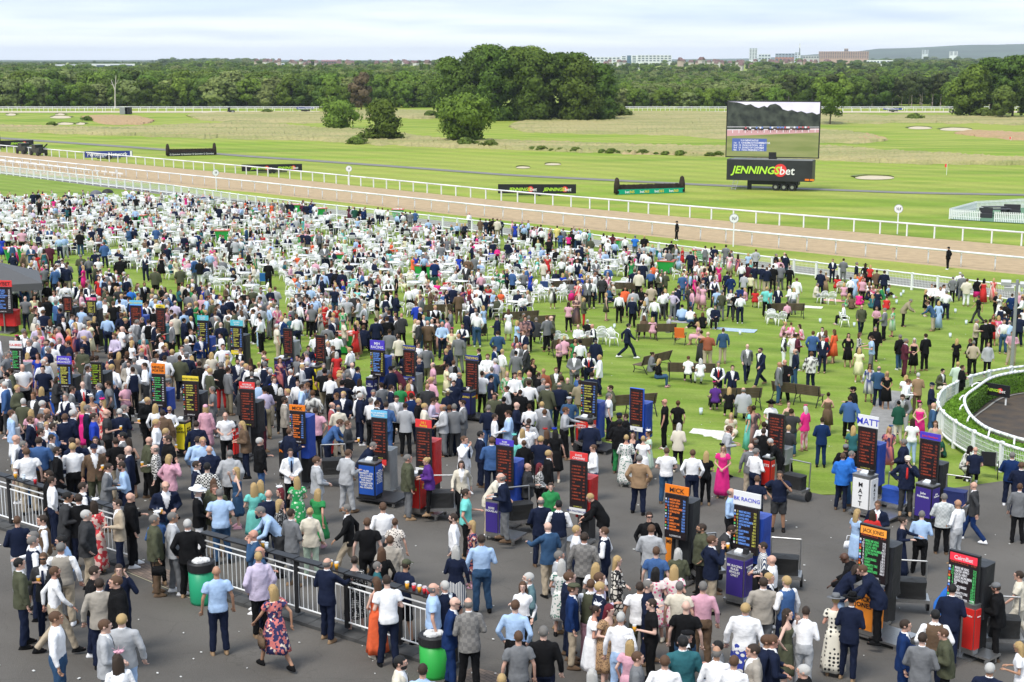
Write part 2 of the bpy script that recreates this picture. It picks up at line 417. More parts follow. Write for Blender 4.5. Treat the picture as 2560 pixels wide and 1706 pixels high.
# paddock path, hedge and paving are built with the parade ring below
# ============================================================ trees
def leafmat(name, c, var=.45):
    m = mat(name, c, .7, var=var, vscale=.9, spec=.15, objrand=.16, coord='Object', cols=(tuple(x*(1-var) for x in c), (c[0]*(1+var), c[1]*(1+var*.8), c[2]*(1+var*.2))))
    t = m.node_tree; b = t.nodes['Principled BSDF']
    src = b.inputs['Base Color'].links[0].from_socket
    tr = t.nodes.new('ShaderNodeBsdfTranslucent'); t.links.new(src, tr.inputs[0]); mx = t.nodes.new('ShaderNodeMixShader'); mx.inputs[0].default_value = .3
    t.links.new(b.outputs[0], mx.inputs[1]); t.links.new(tr.outputs[0], mx.inputs[2]); t.links.new(mx.outputs[0], t.nodes['Material Output'].inputs[0])
    return m
LEAF = {'oak': leafmat('oak_leaves', (.115, .185, .032)), 'mid': leafmat('green_leaves', (.145, .24, .04)), 'light': leafmat('willow_leaves', (.20, .255, .095)),
        'dark': leafmat('sycamore_leaves', (.09, .155, .028)), 'brown': leafmat('beech_leaves', (.19, .16, .10)), 'pine': leafmat('pine_needles', (.09, .125, .05)), 'shrub': leafmat('shrub_leaves', (.14, .21, .045))}
BARK = mat('bark', (.12, .095, .07), .9, var=.3, vscale=3); BARKP = mat('pale_bark', (.33, .28, .24), .9, var=.2, vscale=3)
def crown_mesh(name, seed, H=10, Wd=8, base=.15, nl=26, leaves=3600, ls=.36, shape='round'):
    rg = np.random.RandomState(seed); lobes = []
    for i in range(nl):
        t = rg.rand()**.85
        z = base*H+(1-base)*H*t
        if shape == 'cone': rr = (1-t)*.48+.05
        elif shape == 'tall': rr = .42*math.sin(PI*min(1, .12+.85*t))**.6
        elif shape == 'flat': rr = .30+.2*math.sin(PI*t)
        else: rr = .46*math.sqrt(max(0.02, 1-(2*t-.85)**2*.85))
        a = rg.rand()*2*PI; q = rg.rand()**.5*rr*.85
        lr = (0.13+.10*rg.rand())*Wd
        lobes.append((math.cos(a)*q*Wd, math.sin(a)*q*Wd, min(z, H-lr*.8), lr))
    C = np.array(lobes); per = rg.choice(nl, leaves, p=(C[:, 3]**2)/(C[:, 3]**2).sum())
    d = rg.randn(leaves, 3); d[:, 2] = d[:, 2]*.8+.15; d /= np.linalg.norm(d, axis=1)[:, None]
    rad = C[per, 3]*(.5+.62*rg.rand(leaves)); pos = C[per, :3]+d*rad[:, None]*np.array([1, 1, .8])
    cen = np.array([0, 0, H*(base+.45)]); out_ = pos-cen; out_ /= np.linalg.norm(out_, axis=1)[:, None]+1e-6
    nrm = d*.75+out_*.35+rg.randn(leaves, 3)*.42; nrm /= np.linalg.norm(nrm, axis=1)[:, None]
    up = rg.randn(leaves, 3); tx = np.cross(nrm, up); tx /= np.linalg.norm(tx, axis=1)[:, None]; ty = np.cross(nrm, tx)
    s = ls*(.6+.8*rg.rand(leaves))[:, None]
    V = np.stack([pos-tx*s-ty*s*.6, pos+tx*s*.3-ty*s, pos+tx*s+ty*s*.5, pos-tx*s*.2+ty*s], 1).reshape(-1, 3)
    Fq = np.arange(leaves*4).reshape(-1, 4)
    # solid inner cores keep crowns opaque
    mb = MB()
    for (x, y, z, r_) in lobes: mb.ell((x, y, z), (r_*.52, r_*.52, r_*.45), 7, 5)
    cv_ = np.concatenate(mb.v); nv = len(V)
    me = bpy.data.meshes.new(name); me.from_pydata(np.concatenate([V, cv_]).tolist(), [], Fq.tolist()+[tuple(i+nv for i in q) for q in mb.f]); me.update()
    me.polygons.foreach_set('use_smooth', [True]*len(me.polygons))
    nn = np.concatenate([np.repeat(d*.5+out_*.25+nrm*.75, 4, 0), cv_-cen]); nn /= np.linalg.norm(nn, axis=1)[:, None]+1e-6
    me.normals_split_custom_set_from_vertices(nn.tolist())
    return me
def trunk_mesh(name, seed, H, top=.6, r=.28, lean=0):
    rg = random.Random(seed); mb = MB()
    p = Vector((0, 0, -.3)); k = 5
    for i in range(k):
        q = Vector((rg.uniform(-.12, .12)+lean*i, rg.uniform(-.12, .12), H*top*(i+1)/k)); mb.tube(p, q, r*(1-i*.13), r*(1-(i+1)*.13), 7); p = q
        if i >= 1:
            for j in range(2):
                a = rg.uniform(0, 2*PI); e = q+Vector((math.cos(a)*H*.2, math.sin(a)*H*.2, H*.16)); mb.tube(q, e, r*.35, r*.12, 5)
    return mb.mesh(name, True)
CROWN = {}
def crown(kind, i):
    k = (kind, i)
    if k in CROWN: return CROWN[k]
    P = {'oak': dict(H=14, Wd=13, base=.05, nl=34, leaves=4200, ls=.55), 'mid': dict(H=13, Wd=10, base=.05, nl=28, leaves=3600, ls=.5), 'light': dict(H=10, Wd=10, base=.02, nl=26, leaves=3200, ls=.45),
         'dark': dict(H=15, Wd=12, base=.05, nl=34, leaves=4200, ls=.55), 'brown': dict(H=14, Wd=9, base=.1, nl=28, leaves=3600, ls=.42, shape='tall'),
         'pine': dict(H=16, Wd=8, base=.45, nl=22, leaves=3000, ls=.45, shape='flat'), 'shrub': dict(H=2.2, Wd=4.5, base=.0, nl=14, leaves=1400, ls=.2)}[kind]
    me = crown_mesh(kind+'_crown', hash_(kind)+i*17, **P); me.materials.append(LEAF[kind])
    tr = trunk_mesh(kind+'_trunk', i, P['H'], .75 if kind == 'pine' else .5, .3 if kind != 'shrub' else .05); tr.materials.append(BARKP if kind == 'pine' else BARK)
    CROWN[k] = (me, tr, P['H']); return CROWN[k]
def hash_(s): return sum(ord(c)*(i+3) for i, c in enumerate(s)) % 9999
def tree(kind, var, P, h, label, group=None, name=None, sxy=1.0, cat='tree'):
    me, tr, H = crown(kind, var); s = h/H
    o = empty(name or {'oak': 'oak_tree', 'mid': 'broadleaf_tree', 'light': 'willow_tree', 'dark': 'sycamore_tree', 'brown': 'bronze_tree', 'pine': 'pine_tree', 'shrub': 'shrub'}[kind], (P.x, P.y, gz(P.x, P.y)), random.uniform(0, 6.28), label, cat, group)
    c = link('crown', me, o); t = link('trunk', tr, o)
    c.scale = (s*sxy, s*sxy, s); t.scale = (s, s, s); return o
# three lone trees on the heath, the clump, the right-hand trees
def custom_tree(px, py, hpx, wpx, kind, label, seed, shape='round', base=.05, leaves=5200, ls=.22, nl=40, trunk=True, D=None):
    P = at(px, py) if D is None else atD(px, D); k = ppm(P); H = hpx/k; Wd = wpx/k
    o = empty({'oak': 'oak_tree', 'dark': 'sycamore_tree', 'mid': 'broadleaf_tree'}.get(kind, 'tree'), (P.x, P.y, gz(P.x, P.y)), 0, label, 'tree')
    link('crown', crown_mesh('crown', seed, H, Wd*1.05, base, nl, leaves, ls, shape), o, mats=LEAF[kind])
    link('trunk', trunk_mesh('trunk', seed, H, .55, .02*H), o, mats=BARK); return o
custom_tree(850, 322, 70, 106, 'mid', 'squat round green bush tree, leftmost of the three on the heath', 3, 'round', .0, 5200, .22)
custom_tree(958, 352, 103, 118, 'oak', 'ragged dark cone shaped tree between two rounder trees on the heath', 5, 'cone', .03, 5200, .24)
custom_tree(1164, 356, 121, 138, 'mid', 'tall loose green tree before the big clump on the heath', 8, 'round', .06, 6500, .24)
custom_tree(2075, 311, 104, 84, 'mid', 'slender young tree on bare trunk right of the big screen', 12, 'tall', .24, 4200, .24, 26)
for i, (px, D, hp, wp, lb) in enumerate([(1125, 400, 150, 90, 'leftmost olive tree of the big clump'), (1185, 392, 168, 110, 'second tree from left in the big clump'), (1235, 384, 185, 115, 'tallest dark tree of the big clump'), (1290, 388, 178, 112, 'dark tree in the middle of the big clump'), (1345, 380, 172, 115, 'bright patched tree in the middle of the big clump'), (1400, 386, 165, 112, 'dense tree right of centre in the big clump'), (1452, 378, 158, 105, 'second tree from right in the big clump'), (1500, 384, 140, 100, 'rightmost drooping tree of the big clump'),
        (1215, 402, 180, 110, 'tree at the back left of the big clump'), (1330, 404, 176, 120, 'tree at the back middle of the big clump'), (1440, 400, 160, 110, 'tree at the back right of the big clump')]):
    P = atD(px, D); o = custom_tree(px, 0, hp*ppm(P)/ppm(P), wp, 'dark' if i % 3 else 'oak', lb, 40+i, 'round', .0, 9000, .32, 54, D=D)
for i, (px, D, hp, wp, lb, kd) in enumerate([(2425, 415, 128, 110, 'broad olive tree at the left of the right hand group', 'oak'), (2475, 425, 140, 90, 'dark tree behind the broad olive one at right', 'dark'), (2530, 410, 150, 110, 'tallest dark tree at the right edge', 'dark'), (2505, 398, 80, 60, 'low bright green tree before the dark right edge trees', 'shrub'), (2590, 400, 140, 110, 'dark tree cut off by the right frame edge', 'dark')]):
    custom_tree(px, 0, hp, wp, kd, lb, 60+i, 'round', .08, 8000, .34, 44, D=D)
# woodland: the front rows tree by tree, everything behind as one mass
kinds_l = ['oak', 'mid', 'dark', 'dark', 'oak', 'mid', 'light']; kinds_r = ['light', 'mid', 'shrub2', 'mid', 'oak', 'light']; kinds_rr = ['pine', 'pine', 'dark', 'mid', 'pine']
WL = {'oak': 'dense oak', 'mid': 'mid green broadleaf tree', 'dark': 'dark rounded tree', 'light': 'pale green willow', 'pine': 'bare trunked pine', 'brown': 'bronze leaved tree'}
rg = random.Random(4)
for row, (D, st) in enumerate([(494, 23), (512, 30)]):
    px = -40
    while px < 2620:
        if px < 1130 or px > 1500:
            if px < 1130: kd = rg.choice(kinds_l); h = rg.uniform(8.5, 12.5)*(1.0 if row else .84); reg = 'left woodland'
            elif px < 1960: kd = rg.choice(['light', 'mid', 'mid', 'light', 'oak']); h = rg.uniform(4.2, 7) if row == 0 else rg.uniform(6, 8.5); reg = 'woodland behind the screen'
            else: kd = rg.choice(kinds_rr); h = rg.uniform(8.5, 11.5); reg = 'right woodland'
            if 300 < px < 1000 and row == 0 and rg.random() < .25: kd = 'light'; h *= .7
            P = atD(px, D+rg.uniform(-7, 7))
            tree(kd, rg.randrange(2), P, h, '%s in the %s of the %s' % (WL[kd], 'front row' if row == 0 else 'second row', reg), '%s trees, %s, row %d' % (kd, reg, row+1), sxy=rg.uniform(.9, 1.15)*(1.25 if kd == 'light' else 1))
        px += st*rg.uniform(.8, 1.25)
tree('brown', 0, atD(903, 470), 12.0, 'bronze brown leaved tree standing before the left woodland')
tree('mid', 1, atD(828, 440), 10.5, 'light green tree behind the squat bush on the heath')
# dead bare tree in the left wood
o = empty('dead_tree', atD(288, 486), 0, 'bleached dead tree with bare forked branches in the left woodland', 'tree')
mb = MB(); mb.tube((0, 0, 0), (.3, 0, 6), .3, .2, 6).tube((.3, 0, 6), (-.9, 0, 9.5), .2, .08, 5).tube((.3, 0, 6), (.9, 0, 11), .2, .08, 5).tube((.8, 0, 8), (1.6, 0, 9.5), .1, .04, 5).tube((-.3, 0, 7.6), (-1.2, 0, 8.2), .08, .03, 5)
mb.build('trunk', mat('dead_wood', (.5, .46, .42), .9), o)
for (px, py, h, lb) in [(218, 302, 1.2, 'small dark bush beside the reddish patch'), (129, 315, 1.0, 'small green bush below the left bunkers'), (667, 283, 1.3, 'lone bush on the dry band'), (892, 360, 1.5, 'low green bush left of the cone shaped tree'), (1076, 292, 1.7, 'dark bush on the pale heath'), (1535, 293, 3.4, 'bush at the right foot of the big clump'), (1500, 296, 2.6, 'yellow green shrub at the foot of the big clump'), (1165, 366, 1.6, 'bramble under the tall loose tree'), (1225, 370, 1.4, 'bramble right of the tall loose tree'), (2286, 300, 1.8, 'shrub on the upper heath strip'), (2460, 293, 2.6, 'shrub under the right hand trees')]:
    tree('shrub', 0, at(px, py), h, lb, name='bush', cat='bush', sxy=1.4)
for i, px in enumerate([1310, 1330, 1352, 1378, 1400, 1438, 1460, 1505, 1530, 1548, 1575, 1608, 1640, 1665, 1700, 1735, 1775, 1795]):
    tree('shrub', 0, at(px, np.interp(px, [1280, 1552, 1803], [373, 384, 391])), .4+.2*(i % 3), 'bramble clump along the near edge of the rough grass', 'bramble clumps along the rough edge', name='bramble', cat='bramble', sxy=1.5)
# mass woodland (stuff) by geometry nodes
def gn_scatter(name, pts, scl, rot, idx, meshes, label, cat):
    me = bpy.data.meshes.new(name); me.from_pydata([tuple(p) for p in pts], [], [])
    for nm_, ty, arr in (('s', 'FLOAT_VECTOR', scl), ('r', 'FLOAT_VECTOR', rot), ('i', 'INT', idx)):
        a = me.attributes.new(nm_, ty, 'POINT'); a.data.foreach_set('vector' if ty != 'INT' else 'value', np.asarray(arr).ravel())
    o = link(name, me); tag(o, label, cat, kind='stuff')
    c = bpy.data.collections.new(name+'_kinds')
    for k, m in enumerate(meshes):
        q = bpy.data.objects.new('%s_kind_%02d' % (name, k), m); c.objects.link(q)
    g = bpy.data.node_groups.new(name, 'GeometryNodeTree'); g.interface.new_socket('Geometry', in_out='INPUT', socket_type='NodeSocketGeometry'); g.interface.new_socket('Geometry', in_out='OUTPUT', socket_type='NodeSocketGeometry')
    gi = g.nodes.new('NodeGroupInput'); go = g.nodes.new('NodeGroupOutput'); ip = g.nodes.new('GeometryNodeInstanceOnPoints'); ci = g.nodes.new('GeometryNodeCollectionInfo')
    ci.inputs[0].default_value = c; ci.inputs['Separate Children'].default_value = True; ci.inputs['Reset Children'].default_value = True
    ip.inputs['Pick Instance'].default_value = True
    def na(n_, t): q = g.nodes.new('GeometryNodeInputNamedAttribute'); q.data_type = t; q.inputs[0].default_value = n_; return q.outputs[0]
    g.links.new(gi.outputs[0], ip.inputs['Points']); g.links.new(ci.outputs[0], ip.inputs['Instance'])
    g.links.new(na('i', 'INT'), ip.inputs['Instance Index']); g.links.new(na('s', 'FLOAT_VECTOR'), ip.inputs['Scale']); 
    e2 = g.nodes.new('FunctionNodeEulerToRotation'); g.links.new(na('r', 'FLOAT_VECTOR'), e2.inputs[0]); g.links.new(e2.outputs[0], ip.inputs['Rotation'])
    g.links.new(ip.outputs[0], go.inputs[0])
    md = o.modifiers.new('scatter', 'NODES'); md.node_group = g; return o
FM = [crown(k, 0)[0] for k in ('oak', 'mid', 'light', 'dark', 'pine')]; FH = [14, 13, 10, 15, 16]
pts = []; scl = []; rot = []; idx = []
def put(px, D, h, k, w=1.0):
    P = atD(px, D); z = gz(P.x, P.y); s = h/FH[k]
    pts.append((P.x, P.y, z-.5)); scl.append((s*w, s*w, s)); rot.append((0, 0, rg.uniform(0, 6.28))); idx.append(k)
D = 530
while D < 1150:
    px = -120+rg.uniform(0, 20)
    while px < 2700:
        f_ = min(1, (D-500)/350)
        f_ = (D-530)/620
        if px < 1180: yt = 178-14*f_; k = rg.choice([0, 1, 3, 3, 0, 2])
        elif px < 1960: yt = 208-36*f_; k = rg.choice([0, 1, 2, 3, 1, 2])
        else: yt = 190-23*f_; k = rg.choice([0, 1, 3, 4, 4, 1])
        yt += rg.gauss(0, 4.5); h = max(4, (CAMZ-(yt-155)*D/F-rise(0, D))*.88)
        if not (1180 < px < 1440 and D < 700): put(px+rg.uniform(-8, 8), D+rg.uniform(-9, 9), h, k, rg.uniform(.9, 1.2))
        px += 9.0*F/2560/(D/1000)*rg.uniform(.75, 1.25)*.95
    D += 17+D*.008
gn_scatter('woodland', pts, scl, rot, idx, FM, 'deep mass of mixed woodland behind the front trees', 'woodland')
pts = []; scl = []; rot = []; idx = []
D = 1250
while D < 5600:
    px = -160
    while px < 2720:
        if rg.random() < .9:
            put(px+rg.uniform(-20, 20), D+rg.uniform(-40, 40), max(4, (CAMZ-(min(163, float(np.interp(px, [-200, 0, 370, 420, 640, 700, 1100, 1500, 1900, 2100, 2300, 2700], [159, 159, 158, 149, 149, 155, 153, 158, 153, 151, 148, 148])) + (4 if D < 2000 else 0)+2.5*math.sin(px*.041+1+D*.005)+rg.uniform(-3, 5)-(4 if rg.random() < .07 else 0))-155)*D/F-rise(0, D))*.9), rg.choice([0, 1, 3, 3, 2]), rg.uniform(1.1, 1.9))
        px += 13*F/(D)*rg.uniform(.7, 1.3)
    D *= 1.055
gn_scatter('distant_trees', pts, scl, rot, idx, FM, 'far belts of trees between houses on the skyline', 'distant trees')
# hills
def hills(name, D, prof_px, col, nm_):
    xs = np.linspace(-300, 2860, 120); v = []; f = []
    ys = np.interp(xs, [p[0] for p in prof_px], [p[1] for p in prof_px])+np.convolve(RNG.randn(len(xs)+8), np.ones(5)/5, 'same')[:len(xs)]*.8
    for x, y in zip(xs, ys):
        P = atD(x, D); zt = zat(P, y)
        P = atD(x, D, zt); v += [(P.x*.8, P.y*.8, rise(P.x*.8, P.y*.8)-1), (P.x, P.y, zt), (P.x*1.3, P.y*1.3, 20)]
    for i in range(len(xs)-1):
        a = i*3; f += [(a, a+3, a+4, a+1), (a+1, a+4, a+5, a+2)]
    me = bpy.data.meshes.new(name); me.from_pydata(v, [], f); me.update(); tag(link(name, me, mats=mat(nm_, col, .95, var=.3, vscale=.004)), kind='structure')
hills('hills', 7000, [(-300, 151), (700, 150), (1300, 152), (1560, 150), (1900, 146), (2010, 138), (2140, 130), (2190, 122), (2240, 121), (2330, 118), (2420, 113), (2500, 112), (2560, 110), (2860, 112)], (.07, .10, .06), 'far_hillside')
# ============================================================ rails and fences
def rail_run(name, pts, h, gap, label, cat, posts=True, r=.085, goose=False, pr=.055, group=None, double=False, mesh_=False, res=6):
    pts = [Vector((p.x, p.y, gz(p.x, p.y))) for p in pts]
    o = empty(name, pts[0], 0, label, cat, group); base = pts[0]
    Ltot = plen(pts); n = int(Ltot/gap)
    step = max(1, int(3/gap)); top = []
    k = 0
    while k <= Ltot: q, _ = poly(pts, k); top.append(Vector((q.x, q.y, gz(q.x, q.y)+h))-base); k += res
    mb = MB(); pathtube(mb, top, r, 8, sq=1.0 if not double else 1.0)
    mb.build('top_rail', WHITE, o, smooth=True)
    if double:
        mb = MB(); pathtube(mb, [t-Vector((0, 0, h-.2)) for t in top], r*.8, 6); mb.build('bottom_rail', WHITE, o)
    if goose:
        pm = MB(); P_ = [Vector((0, 0, h)), Vector((0, .16, h-.02)), Vector((0, .3, h-.12)), Vector((0, .36, h-.32)), Vector((0, .36, 0))]; pathtube(pm, P_, pr, 7)
    else:
        pm = MB(); pm.box((0, 0, h/2), (pr*2, pr*2, h+ (.04 if double else -.02)))
        if double: pm.box((0, 0, h+.05), (pr*2.5, pr*2.5, .05))
    pme = pm.mesh('post', goose); pme.materials.append(WHITE); cnt = 0
    for i in range(n+1):
        q, d = poly(pts, i*gap); 
        c = link('post', pme, o, Vector((q.x, q.y, gz(q.x, q.y)))-base, math.atan2(d.y, d.x)); cnt += 1
        if cnt >= 290: break
    if mesh_:
        mb = MB(); k = 0
        while k < Ltot:
            q, d = poly(pts, k); z = gz(q.x, q.y)-base.z
            mb.box((q.x-base.x, q.y-base.y, z+(h+.2)/2), (mesh_*.12, mesh_*.12, h-.25))
            k += mesh_
        for f_ in (.35, .5, .65, .8): pathtube(mb, [t-Vector((0, 0, h*(1-f_))) for t in top], .007, 4)
        c = mb.build('wire_mesh', WHITE, o); c['kind'] = 'stuff'
    return o
rail_run('running_rail', LA, 1.15, 2.6, 'white running rail along the far side of the sand track', 'rail')
rail_run('running_rail', [p for p in ext([at(x, y) for x, y in zip(PX, [411, 480, 552, 620, 686])], 150, 40)], 1.2, 2.7, 'white running rail with curved posts on the near side of the sand track', 'rail', goose=True, pr=.055)
rail_run('crowd_fence', LC, 1.12, 1.9, 'white double rail fence with wire mesh between crowd and track', 'fence', double=True, pr=.07, r=.06, mesh_=.11)
# moved rail and the crossing at the left
rail_run('spare_rail', [at(-60, 412), at(0, 421), at(120, 434), at(240, 448)], 1.1, 2.3, 'shorter white rail standing between the track rail and the crowd fence', 'rail')
rail_run('angled_rail', [at(245, 449), at(330, 443)], 1.15, 3, 'short white rail set at an angle across the track crossing', 'rail')
mb = MB()
for i in range(16):
    p = at(8+i*19.5, 408+i*2.35); mb.box((p.x, p.y, .5), (1.6, .12, .18), rz=R(-47))
    mb.box((p.x, p.y, .22), (.08, .08, .45))
tag(mb.build('spare_hurdle_rail', WHITE), 'line of flat white rail sections laid end to end along the sand', 'rail')
for xs, lb in (((-60, 800), 'thin far white rail in front of the left woodland'), ((1560, 2700), 'thin far white rail in front of the right woodland')):
    pts = [at(x, 281) for x in xs]; o = empty('far_rail', pts[0], 0, lb, 'rail'); n = int((pts[1]-pts[0]).length/2.8)
    for dz, D_ in ((0, 0), (0, 13)):
        mb = MB(); q0 = Vector((0, D_, 1.25)); q1 = pts[1]-pts[0]+Vector((0, D_, 1.25)); mb.tube(q0, q1, .09, .09, 5); mb.build('top_rail', WHITE, o)
    mb = MB()
    for i in range(n):
        for D_ in (0, 13): q = (pts[1]-pts[0])*(i/n); mb.box((q.x, q.y+D_, .6), (.1, .1, 1.2))
    c = mb.build('posts', WHITE, o); c['kind'] = 'stuff'
    strip('far_track', [at(xs[0], 282.5), at(xs[1], 282.5)], [at(xs[0], 278.5), at(xs[1], 278.5)], M_BUNK, 4, 1, .04)
# furlong discs
def disc(px, py_top, py_base, txt, label):
    P = at(px, py_base); o = empty('distance_post', P, toview(P), label, 'distance post'); h = zat(P, py_top)-P.z
    mb = MB(); mb.tube((0, 0, 0), (0, 0, h), .06, .06, 8); mb.build('post', WHITE, o)
    mb = MB(); mb.tube((0, -.06, h-.02), (0, .06, h-.02), .36, .36, 24); mb.build('disc', WHITE, o); mb = MB()
    mb.tube((0, -.05, h-.02), (0, .05, h-.02), .40, .40, 24); mb.build('rim', GREY, o)
    text(txt, 'lettering', .38, BLACK, o, (0, -.075, h-.14), off=.01)
disc(541, 432, 477, '1f', 'white distance disc beyond the crowd, left of the ad board'); disc(873, 422, 464, '1f', 'white distance disc above the far rail, middle of the track')
disc(1833, 546, 617, '½f', 'white distance disc between the two track rails, nearest'); disc(2243, 522, 586, '½f', 'white distance disc on the infield at the right')
# ============================================================ advertising boards, jumps, screen
LIME = mat('lime_print', (.45, .75, .06), .5); REDP = mat('red_print', (.75, .05, .05), .5); WHP = mat('white_print', (.8, .8, .8), .5); BLKP = mat('black_print', (.015, .015, .018), .55); NAVP = mat('navy_board', (.03, .05, .25), .5); GRNP = mat('green_board', (.0, .33, .19), .5); YELP = mat('yellow_print', (.8, .62, .05), .5)
def jennings(o, x, y, z, s):
    """the betting firm's lettering: lime JENNINGS, red disc behind white bet"""
    text('JENNINGS', 'lettering', s, LIME, o, (x, y-.02, z), align='RIGHT', shear=.25, off=.025)
    mb = MB(); mb.tube((x+s*.12, y, z+s*.36), (x+s*.12, y-.012, z+s*.36), s*.62, s*.62, 24); mb.build('red_disc', REDP, o)
    text('bet', 'lettering', s*1.1, WHP, o, (x+s*.02, y-.04, z-.03*s), align='LEFT', shear=.12, off=.012)
def adboard(x0, x1, y0, y1, ground, label, kind='j', rz=0):
    cx = (x0+x1)/2; P = at(cx, ground); k = ppm(P); w = (x1-x0)/k; zt = zat(P, y0)-P.z; zb = zat(P, y1)-P.z
    o = empty('advertising_board', P, toview(P)+rz, label, 'advert board'); h = zt-zb
    mb = MB(); mb.box((0, 0, (zt+zb)/2), (w, .12, h)); mb.build('panel', NAVP if kind == 'p' else BLKP, o)
    mb = MB(); mb.tube((-w*.03, -.1, .3), (-w*.03, .1, .3), .3, .3, 14).tube((w*.03, -.1, .3), (w*.03, .1, .3), .3, .3, 14); mb.build('wheel', BLACK, o)
    mb = MB(); mb.box((0, .05, zb*.6), (w*.5, .2, zb*.5)); mb.build('chassis', BLACK, o)
    if kind == 'j': jennings(o, -w*.09, -.08, zb+h*.28, h*.5); jennings(o, w*.35, -.08, zb+h*.28, h*.5)
    elif kind == 'p': text('Pertemps Network', 'lettering', h*.82, WHP, o, (-w*.03, -.08, zb+h*.22), off=.02, sx=.94); mb = MB(); mb.box((w*.47, -.07, (zt+zb)/2), (w*.04, .02, h*.9)); mb.build('logo', WHP, o)
    return o
adboard(-70, 81, 352, 366, 371, 'black and lime advert board at the left edge behind the vehicles')
adboard(215, 330, 378, 394, 399, 'long blue advert board with white lettering behind the far rail', 'p')
adboard(606, 755, 411, 428, 434, 'black advert board with lime lettering left of the distance disc')
adboard(1245, 1440, 461, 484, 490, 'black advert board with lime lettering left of the green sided jump')
adboard(742, 786, 268, 274, 281, 'small blue advert board by the far left rail', 'p'); adboard(2208, 2256, 270, 275, 281, 'small blue advert board by the far right rail', 'p')
BRUSH = mat('birch_brush', (.035, .025, .018), .95, var=.4, vscale=3, bump=1, bscale=25)
def jump(x0, x1, yl, yr, h_px, base, cols, label, txt):
    A = at(x0, yl+base); B = at(x1, yr+base); o = empty('steeplechase_fence', A, math.atan2(B.y-A.y, B.x-A.x), label, 'jump fence'); w = (B-A).length; k = ppm(A); h = h_px/k
    mb = MB(); n = int(w/.12); rr = random.Random(3)
    for i in range(n):
        for j in range(3): mb.box((w*i/n, .25+.3*j, h*.5+rr.uniform(-.04, .06)*h), (.13, .12, h*(1.0+rr.uniform(-.05, .05))))
    c = mb.build('brush', BRUSH, o); c['kind'] = 'stuff'
    for x in (0, w):
        mb = MB(); mb.loft([(x, .4, .1, .35, .5), (x, .4, h*1.1, .33, .45), (x, .4, h*1.75, .22, .3), (x, .4, h*1.9, .08, .1)], 10); mb.build('brush_wing', BRUSH, o, smooth=True)
    mb = MB(); mb.box((w/2, 0, h*.28), (w*1.01, .12, h*.55)); mb.build('guard_board', GRNP if cols == 'g' else BLKP, o)
    for i in range(4):
        if txt == 'bet365': text('bet', 'lettering', h*.42, WHP, o, (w*(.17+.225*i), -.08, h*.13), align='RIGHT', off=.02); text('365', 'lettering', h*.42, YELP, o, (w*(.17+.225*i), -.08, h*.13), align='LEFT', off=.02)
        else: text('Q Quinnbet', 'lettering', h*.33, WHP, o, (w*(.14+.24*i), -.08, h*.15), off=.01)
jump(421, 538, 376, 373, 16, 15, 'b', 'dark brush steeplechase jump with black guard board, farther one', 'q')
jump(1545, 1708, 464, 459, 22, 23, 'g', 'dark brush steeplechase jump with green guard board', 'bet365')
mb = MB(); p = at(-6, 372); mb.loft([(p.x, p.y, 0, .7, .7), (p.x, p.y, 2.4, .6, .6), (p.x, p.y, 2.7, .3, .3)], 10); tag(mb.build('brush_wing', BRUSH), 'dark brush wing of a jump cut by the left edge', 'jump fence')
# big screen on its trailer
P = at(1925, 477); o = empty('screen_trailer', P, toview(P)+R(-9), 'black trailer carrying a raised big screen with lime and white lettering', 'screen trailer'); k = ppm(P); w = 205/k
z0, z1 = zat(P, 453)-P.z, zat(P, 401)-P.z
mb = MB(); mb.box((-w*.02, 1.3, (z0+z1)/2), (w*1.04, 2.6, z1-z0)).box((w*.0, 1.3, z1+.03), (w*.98, 2.4, .05), mi=1); mb.build('body', [mat('trailer_black', (.03, .032, .035), .45, var=.2, vscale=.6), GREY], o)
mb = MB(); mb.box((w*.03, 1.3, z0-.25), (w*.6, 1.6, .5)).box((-w*.27, 1.0, z0*.5), (.5, .3, z0)); mb.build('chassis', BLACK, o)
wm = MB(); wm.tube((0, 0, .42), (0, .3, .42), .42, .42, 16); wm.tube((0, -.01, .42), (0, .1, .42), .2, .2, 12, mi=1); wme = wm.mesh('wheel'); wme.materials.append(BLACK); wme.materials.append(STEEL)
for x in (.14, .24, .34):
    for y in (.3, 2.2): link('wheel', wme, o, (w*(x-.08), y, 0))
mb = MB(); 
for s_ in (-.25, .25): mb.tube((-w*.44+s_, -.6, 0), (-w*.42+s_, .1, z0), .03)
for i in range(5): mb.tube((-w*.44-.25+.1*i*.05, -.6+.14*i, z0*i/5+.15), (-w*.44+.25, -.6+.14*i, z0*i/5+.15), .025)
mb.build('ladder', GREY, o)
for x in (w*.44, w*.5): mb = MB(); mb.box((x, -.03, z0+.25), (.5, .04, .22)); mb.build('tail_light', mat('orange_lamp', (.8, .2, .02), .4), o)
jennings(o, w*.10, -.04, z0+(z1-z0)*.34, (z1-z0)*.50)
mb = MB(); mb.box((0, 1.3, z1+.4), (.9, .9, 1.0)); mb.build('mast', BLACK, o)
s = empty('big_screen', P, toview(P)+R(-4), 'big outdoor screen showing horses racing past dark trees', 'screen')
zs0, zs1 = zat(P, 394)-P.z, zat(P, 256)-P.z; ws = 226/k
mb = MB(); mb.box((0, 1.25, (zs0+zs1)/2), (ws+.25, .5, zs1-zs0+.25)); mb.build('cabinet', BLACK, s)
def em(n, c, st=1.0): return mat('screen_'+n, (.01, .01, .01), .6, emit=tuple(c)+(st*.5,))
H_ = zs1-zs0
def sheet(nm_, pts, m, d):
    mb = MB(); v_ = [(x*ws-ws/2, .985-d*.006, zs0+H_*y) for x, y in pts]; mb.raw(v_, [tuple(range(len(v_)))]); c = mb.build(nm_, m, s); return c
mb = MB()
